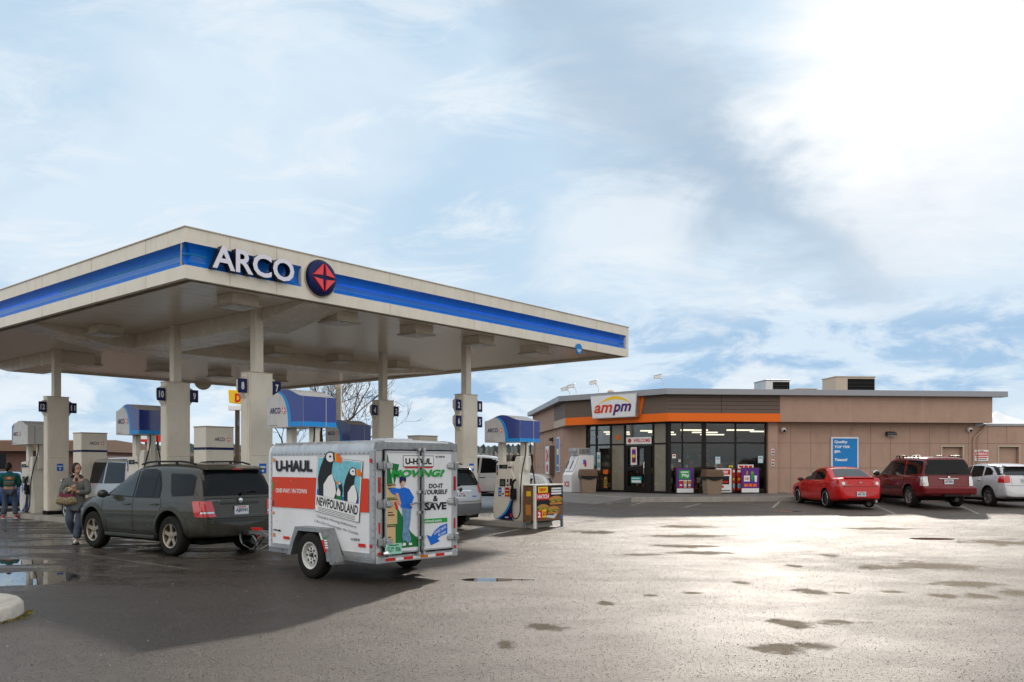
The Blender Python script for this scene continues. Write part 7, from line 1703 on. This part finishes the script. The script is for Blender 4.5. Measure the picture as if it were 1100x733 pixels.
# red and white roadside sign
x,y=gpos(161,75); s=75/918; t=empty('roadside_sign',(x,y,0),0,'red and white striped sign on a dark post seen under the blue pump hood','sign'); b=B(); b.b2(-14*s,14*s,-.1,.1,1.7+24*s,1.7+37*s,'white'); b.build('board',t); g=G(step=.01)
for z0,z1 in ((33,37),(24,27)): g.rect(-14*s,1.7+z0*s,4*s,1.7+z1*s,'red',1)
g.rect(7*s,1.7+24*s,14*s,1.7+38*s,'red',1); g.build('stripe',t,(0,-.11,0)); b=B(); b.b2(-5*s,-3*s,-.1,.1,0,1.7+24*s,'burg'); b.b2(8*s,9.5*s,-.1,.1,0,1.7+24*s,'bark'); b.build('post',t)
# left low building
M['mauve']=mat('mauve_wall',(.17,.095,.08),.85,var=.15); M['mansard']=mat('brown_roof',(.155,.095,.065),.8,var=.2,stretch=(1,1,5)); M['stonew']=mat('stone_wall',(.16,.135,.12),.9,var=.9,vs=4,bump=.6,bs=5)
x,y=gpos(30,48.5); s=48.5/918; t=empty('brown_building',(x,y,0),R(4),'long low brown building with stone foot wall behind the far pump','building')
b=B(); b.b2(-16,3.1,0,9,.0,2.5,'mauve'); b.build('wall',t); b=B(); b.prism([(-.6,2.45),(-.35,3.02),(4,3.2),(9.3,3.02),(9.6,2.45)],'x',-16.3,3.3,'mansard'); b.build('roof',t); b=B(); b.b2(-16,3.12,-.25,-.002,0,1.35,'stonew'); b.build('stone_base',t)
b=B(); 
for k in range(4): b.b2(-13+k*3.4,-11.4+k*3.4,-.02,0.0,1.45,2.3,'glass')
b.build('window',t)
x,y=gpos(124,60); t=empty('house',(x,y,0),R(-4),'small brown house with gable roof between the kiosk and the blue pump hood','house')
b=B(); b.b2(-2.6,.2,0,6,0,2.4,'mauve'); b.build('wall',t); b=B(); b.prism([(-2.9,2.3),(-1.3,2.95),(1.0,2.1),(1.0,2.25),(-1.3,3.12),(-2.9,2.45)],'y',-.5,6.5,'mansard'); b.prism([(-2.7,2.35),(-1.3,2.9),(.3,2.35)],'y',0,.1,'mauve'); b.build('roof',t); b=B(); b.b2(-1.6,-.8,-.03,0,1.0,2.0,'glass'); b.build('window',t)
x,y=gpos(124,57); t=empty('tan_fence',(x,y,0),R(0),'low tan fence in front of the small brown house','fence'); b=B(); b.b2(-1.6,1.8,0,.1,0,1.95,'cardboard'); 
b.build('board_panel',t); b=B(); 
for k in range(5): b.b2(-1.6+k*.8,-1.5+k*.8,-.05,0,0,2.05,'bark')
b.build('post',t)
b=B(); t=empty('shrub',(x+.3,y-1,0),0,'small green shrub rising over the tan fence','shrub'); leafclump(b,(0,0,1.9),(.9,.4,.35),500,'hedge2',.1); b.build('foliage',t); b=B(); b.tube([(0,0,0),(0,0,1.7)],.05,'bark'); b.build('stem',t)
# tent roof far right
x,y=gpos(1071,75); t=empty('tent_roof',(x,y,0),0,'white peaked tent roof rising behind the right end of the shop','tent'); s=75/918
b=B(); b.lathe([(0.01,1.7+57*s),(.8,1.7+52*s),(2.4,1.7+45*s),(3.6,1.7+40*s)],'white',n=8,smooth=False); b.build('canvas',t); b=B(); 
for k in range(4): b.tube([(2.4*math.cos(k*PI/2+.78),2.4*math.sin(k*PI/2+.78),0),(2.4*math.cos(k*PI/2+.78),2.4*math.sin(k*PI/2+.78),1.7+44*s)],.05,'galv')
b.build('pole',t)
# conifers behind the photographer (mirrored in the shop glass)
def conifer(x,y,h,seed,label):
    rr=random.Random(seed); t=empty('conifer',(x,y,0),0,label,'tree','dark evergreens beyond the road'); b=B(); b.tube([(0,0,0),(0,0,h)],.2,'bark',6,rads=[.28,.03]); b.build('trunk',t); b=B()
    for i in range(int(h*150)):
        z=h*rr.uniform(.12,1); r=(1-z/h)**.8*h*.30; a=rr.uniform(0,2*PI); q=rr.uniform(.15,1)*r; c=Vector((math.cos(a)*q,math.sin(a)*q,z-q*.35)); e=Vector((math.cos(a),math.sin(a),-.5))*rr.uniform(.5,1.1); w2=Vector((-math.sin(a),math.cos(a),0))*rr.uniform(.2,.4)
        b.add([c-w2,c+e,c+w2],[(0,1,2)],'needle')
    b.build('crown',t)
for i,(x,y,h) in enumerate(((-12,-34,15),(-4,-38,18),(3,-34,15),(9,-40,19),(14,-34,17),(20,-39,19),(27,-35,16))): conifer(x,y,h,40+i,'dark evergreen across the road, number %d of the row behind the viewer'%(i+1) if False else ['dark evergreen','tall dark evergreen','short dark evergreen','tallest dark evergreen','broad dark evergreen','slender dark evergreen','last dark evergreen'][i]+' across the road, mirrored in the shop glass')
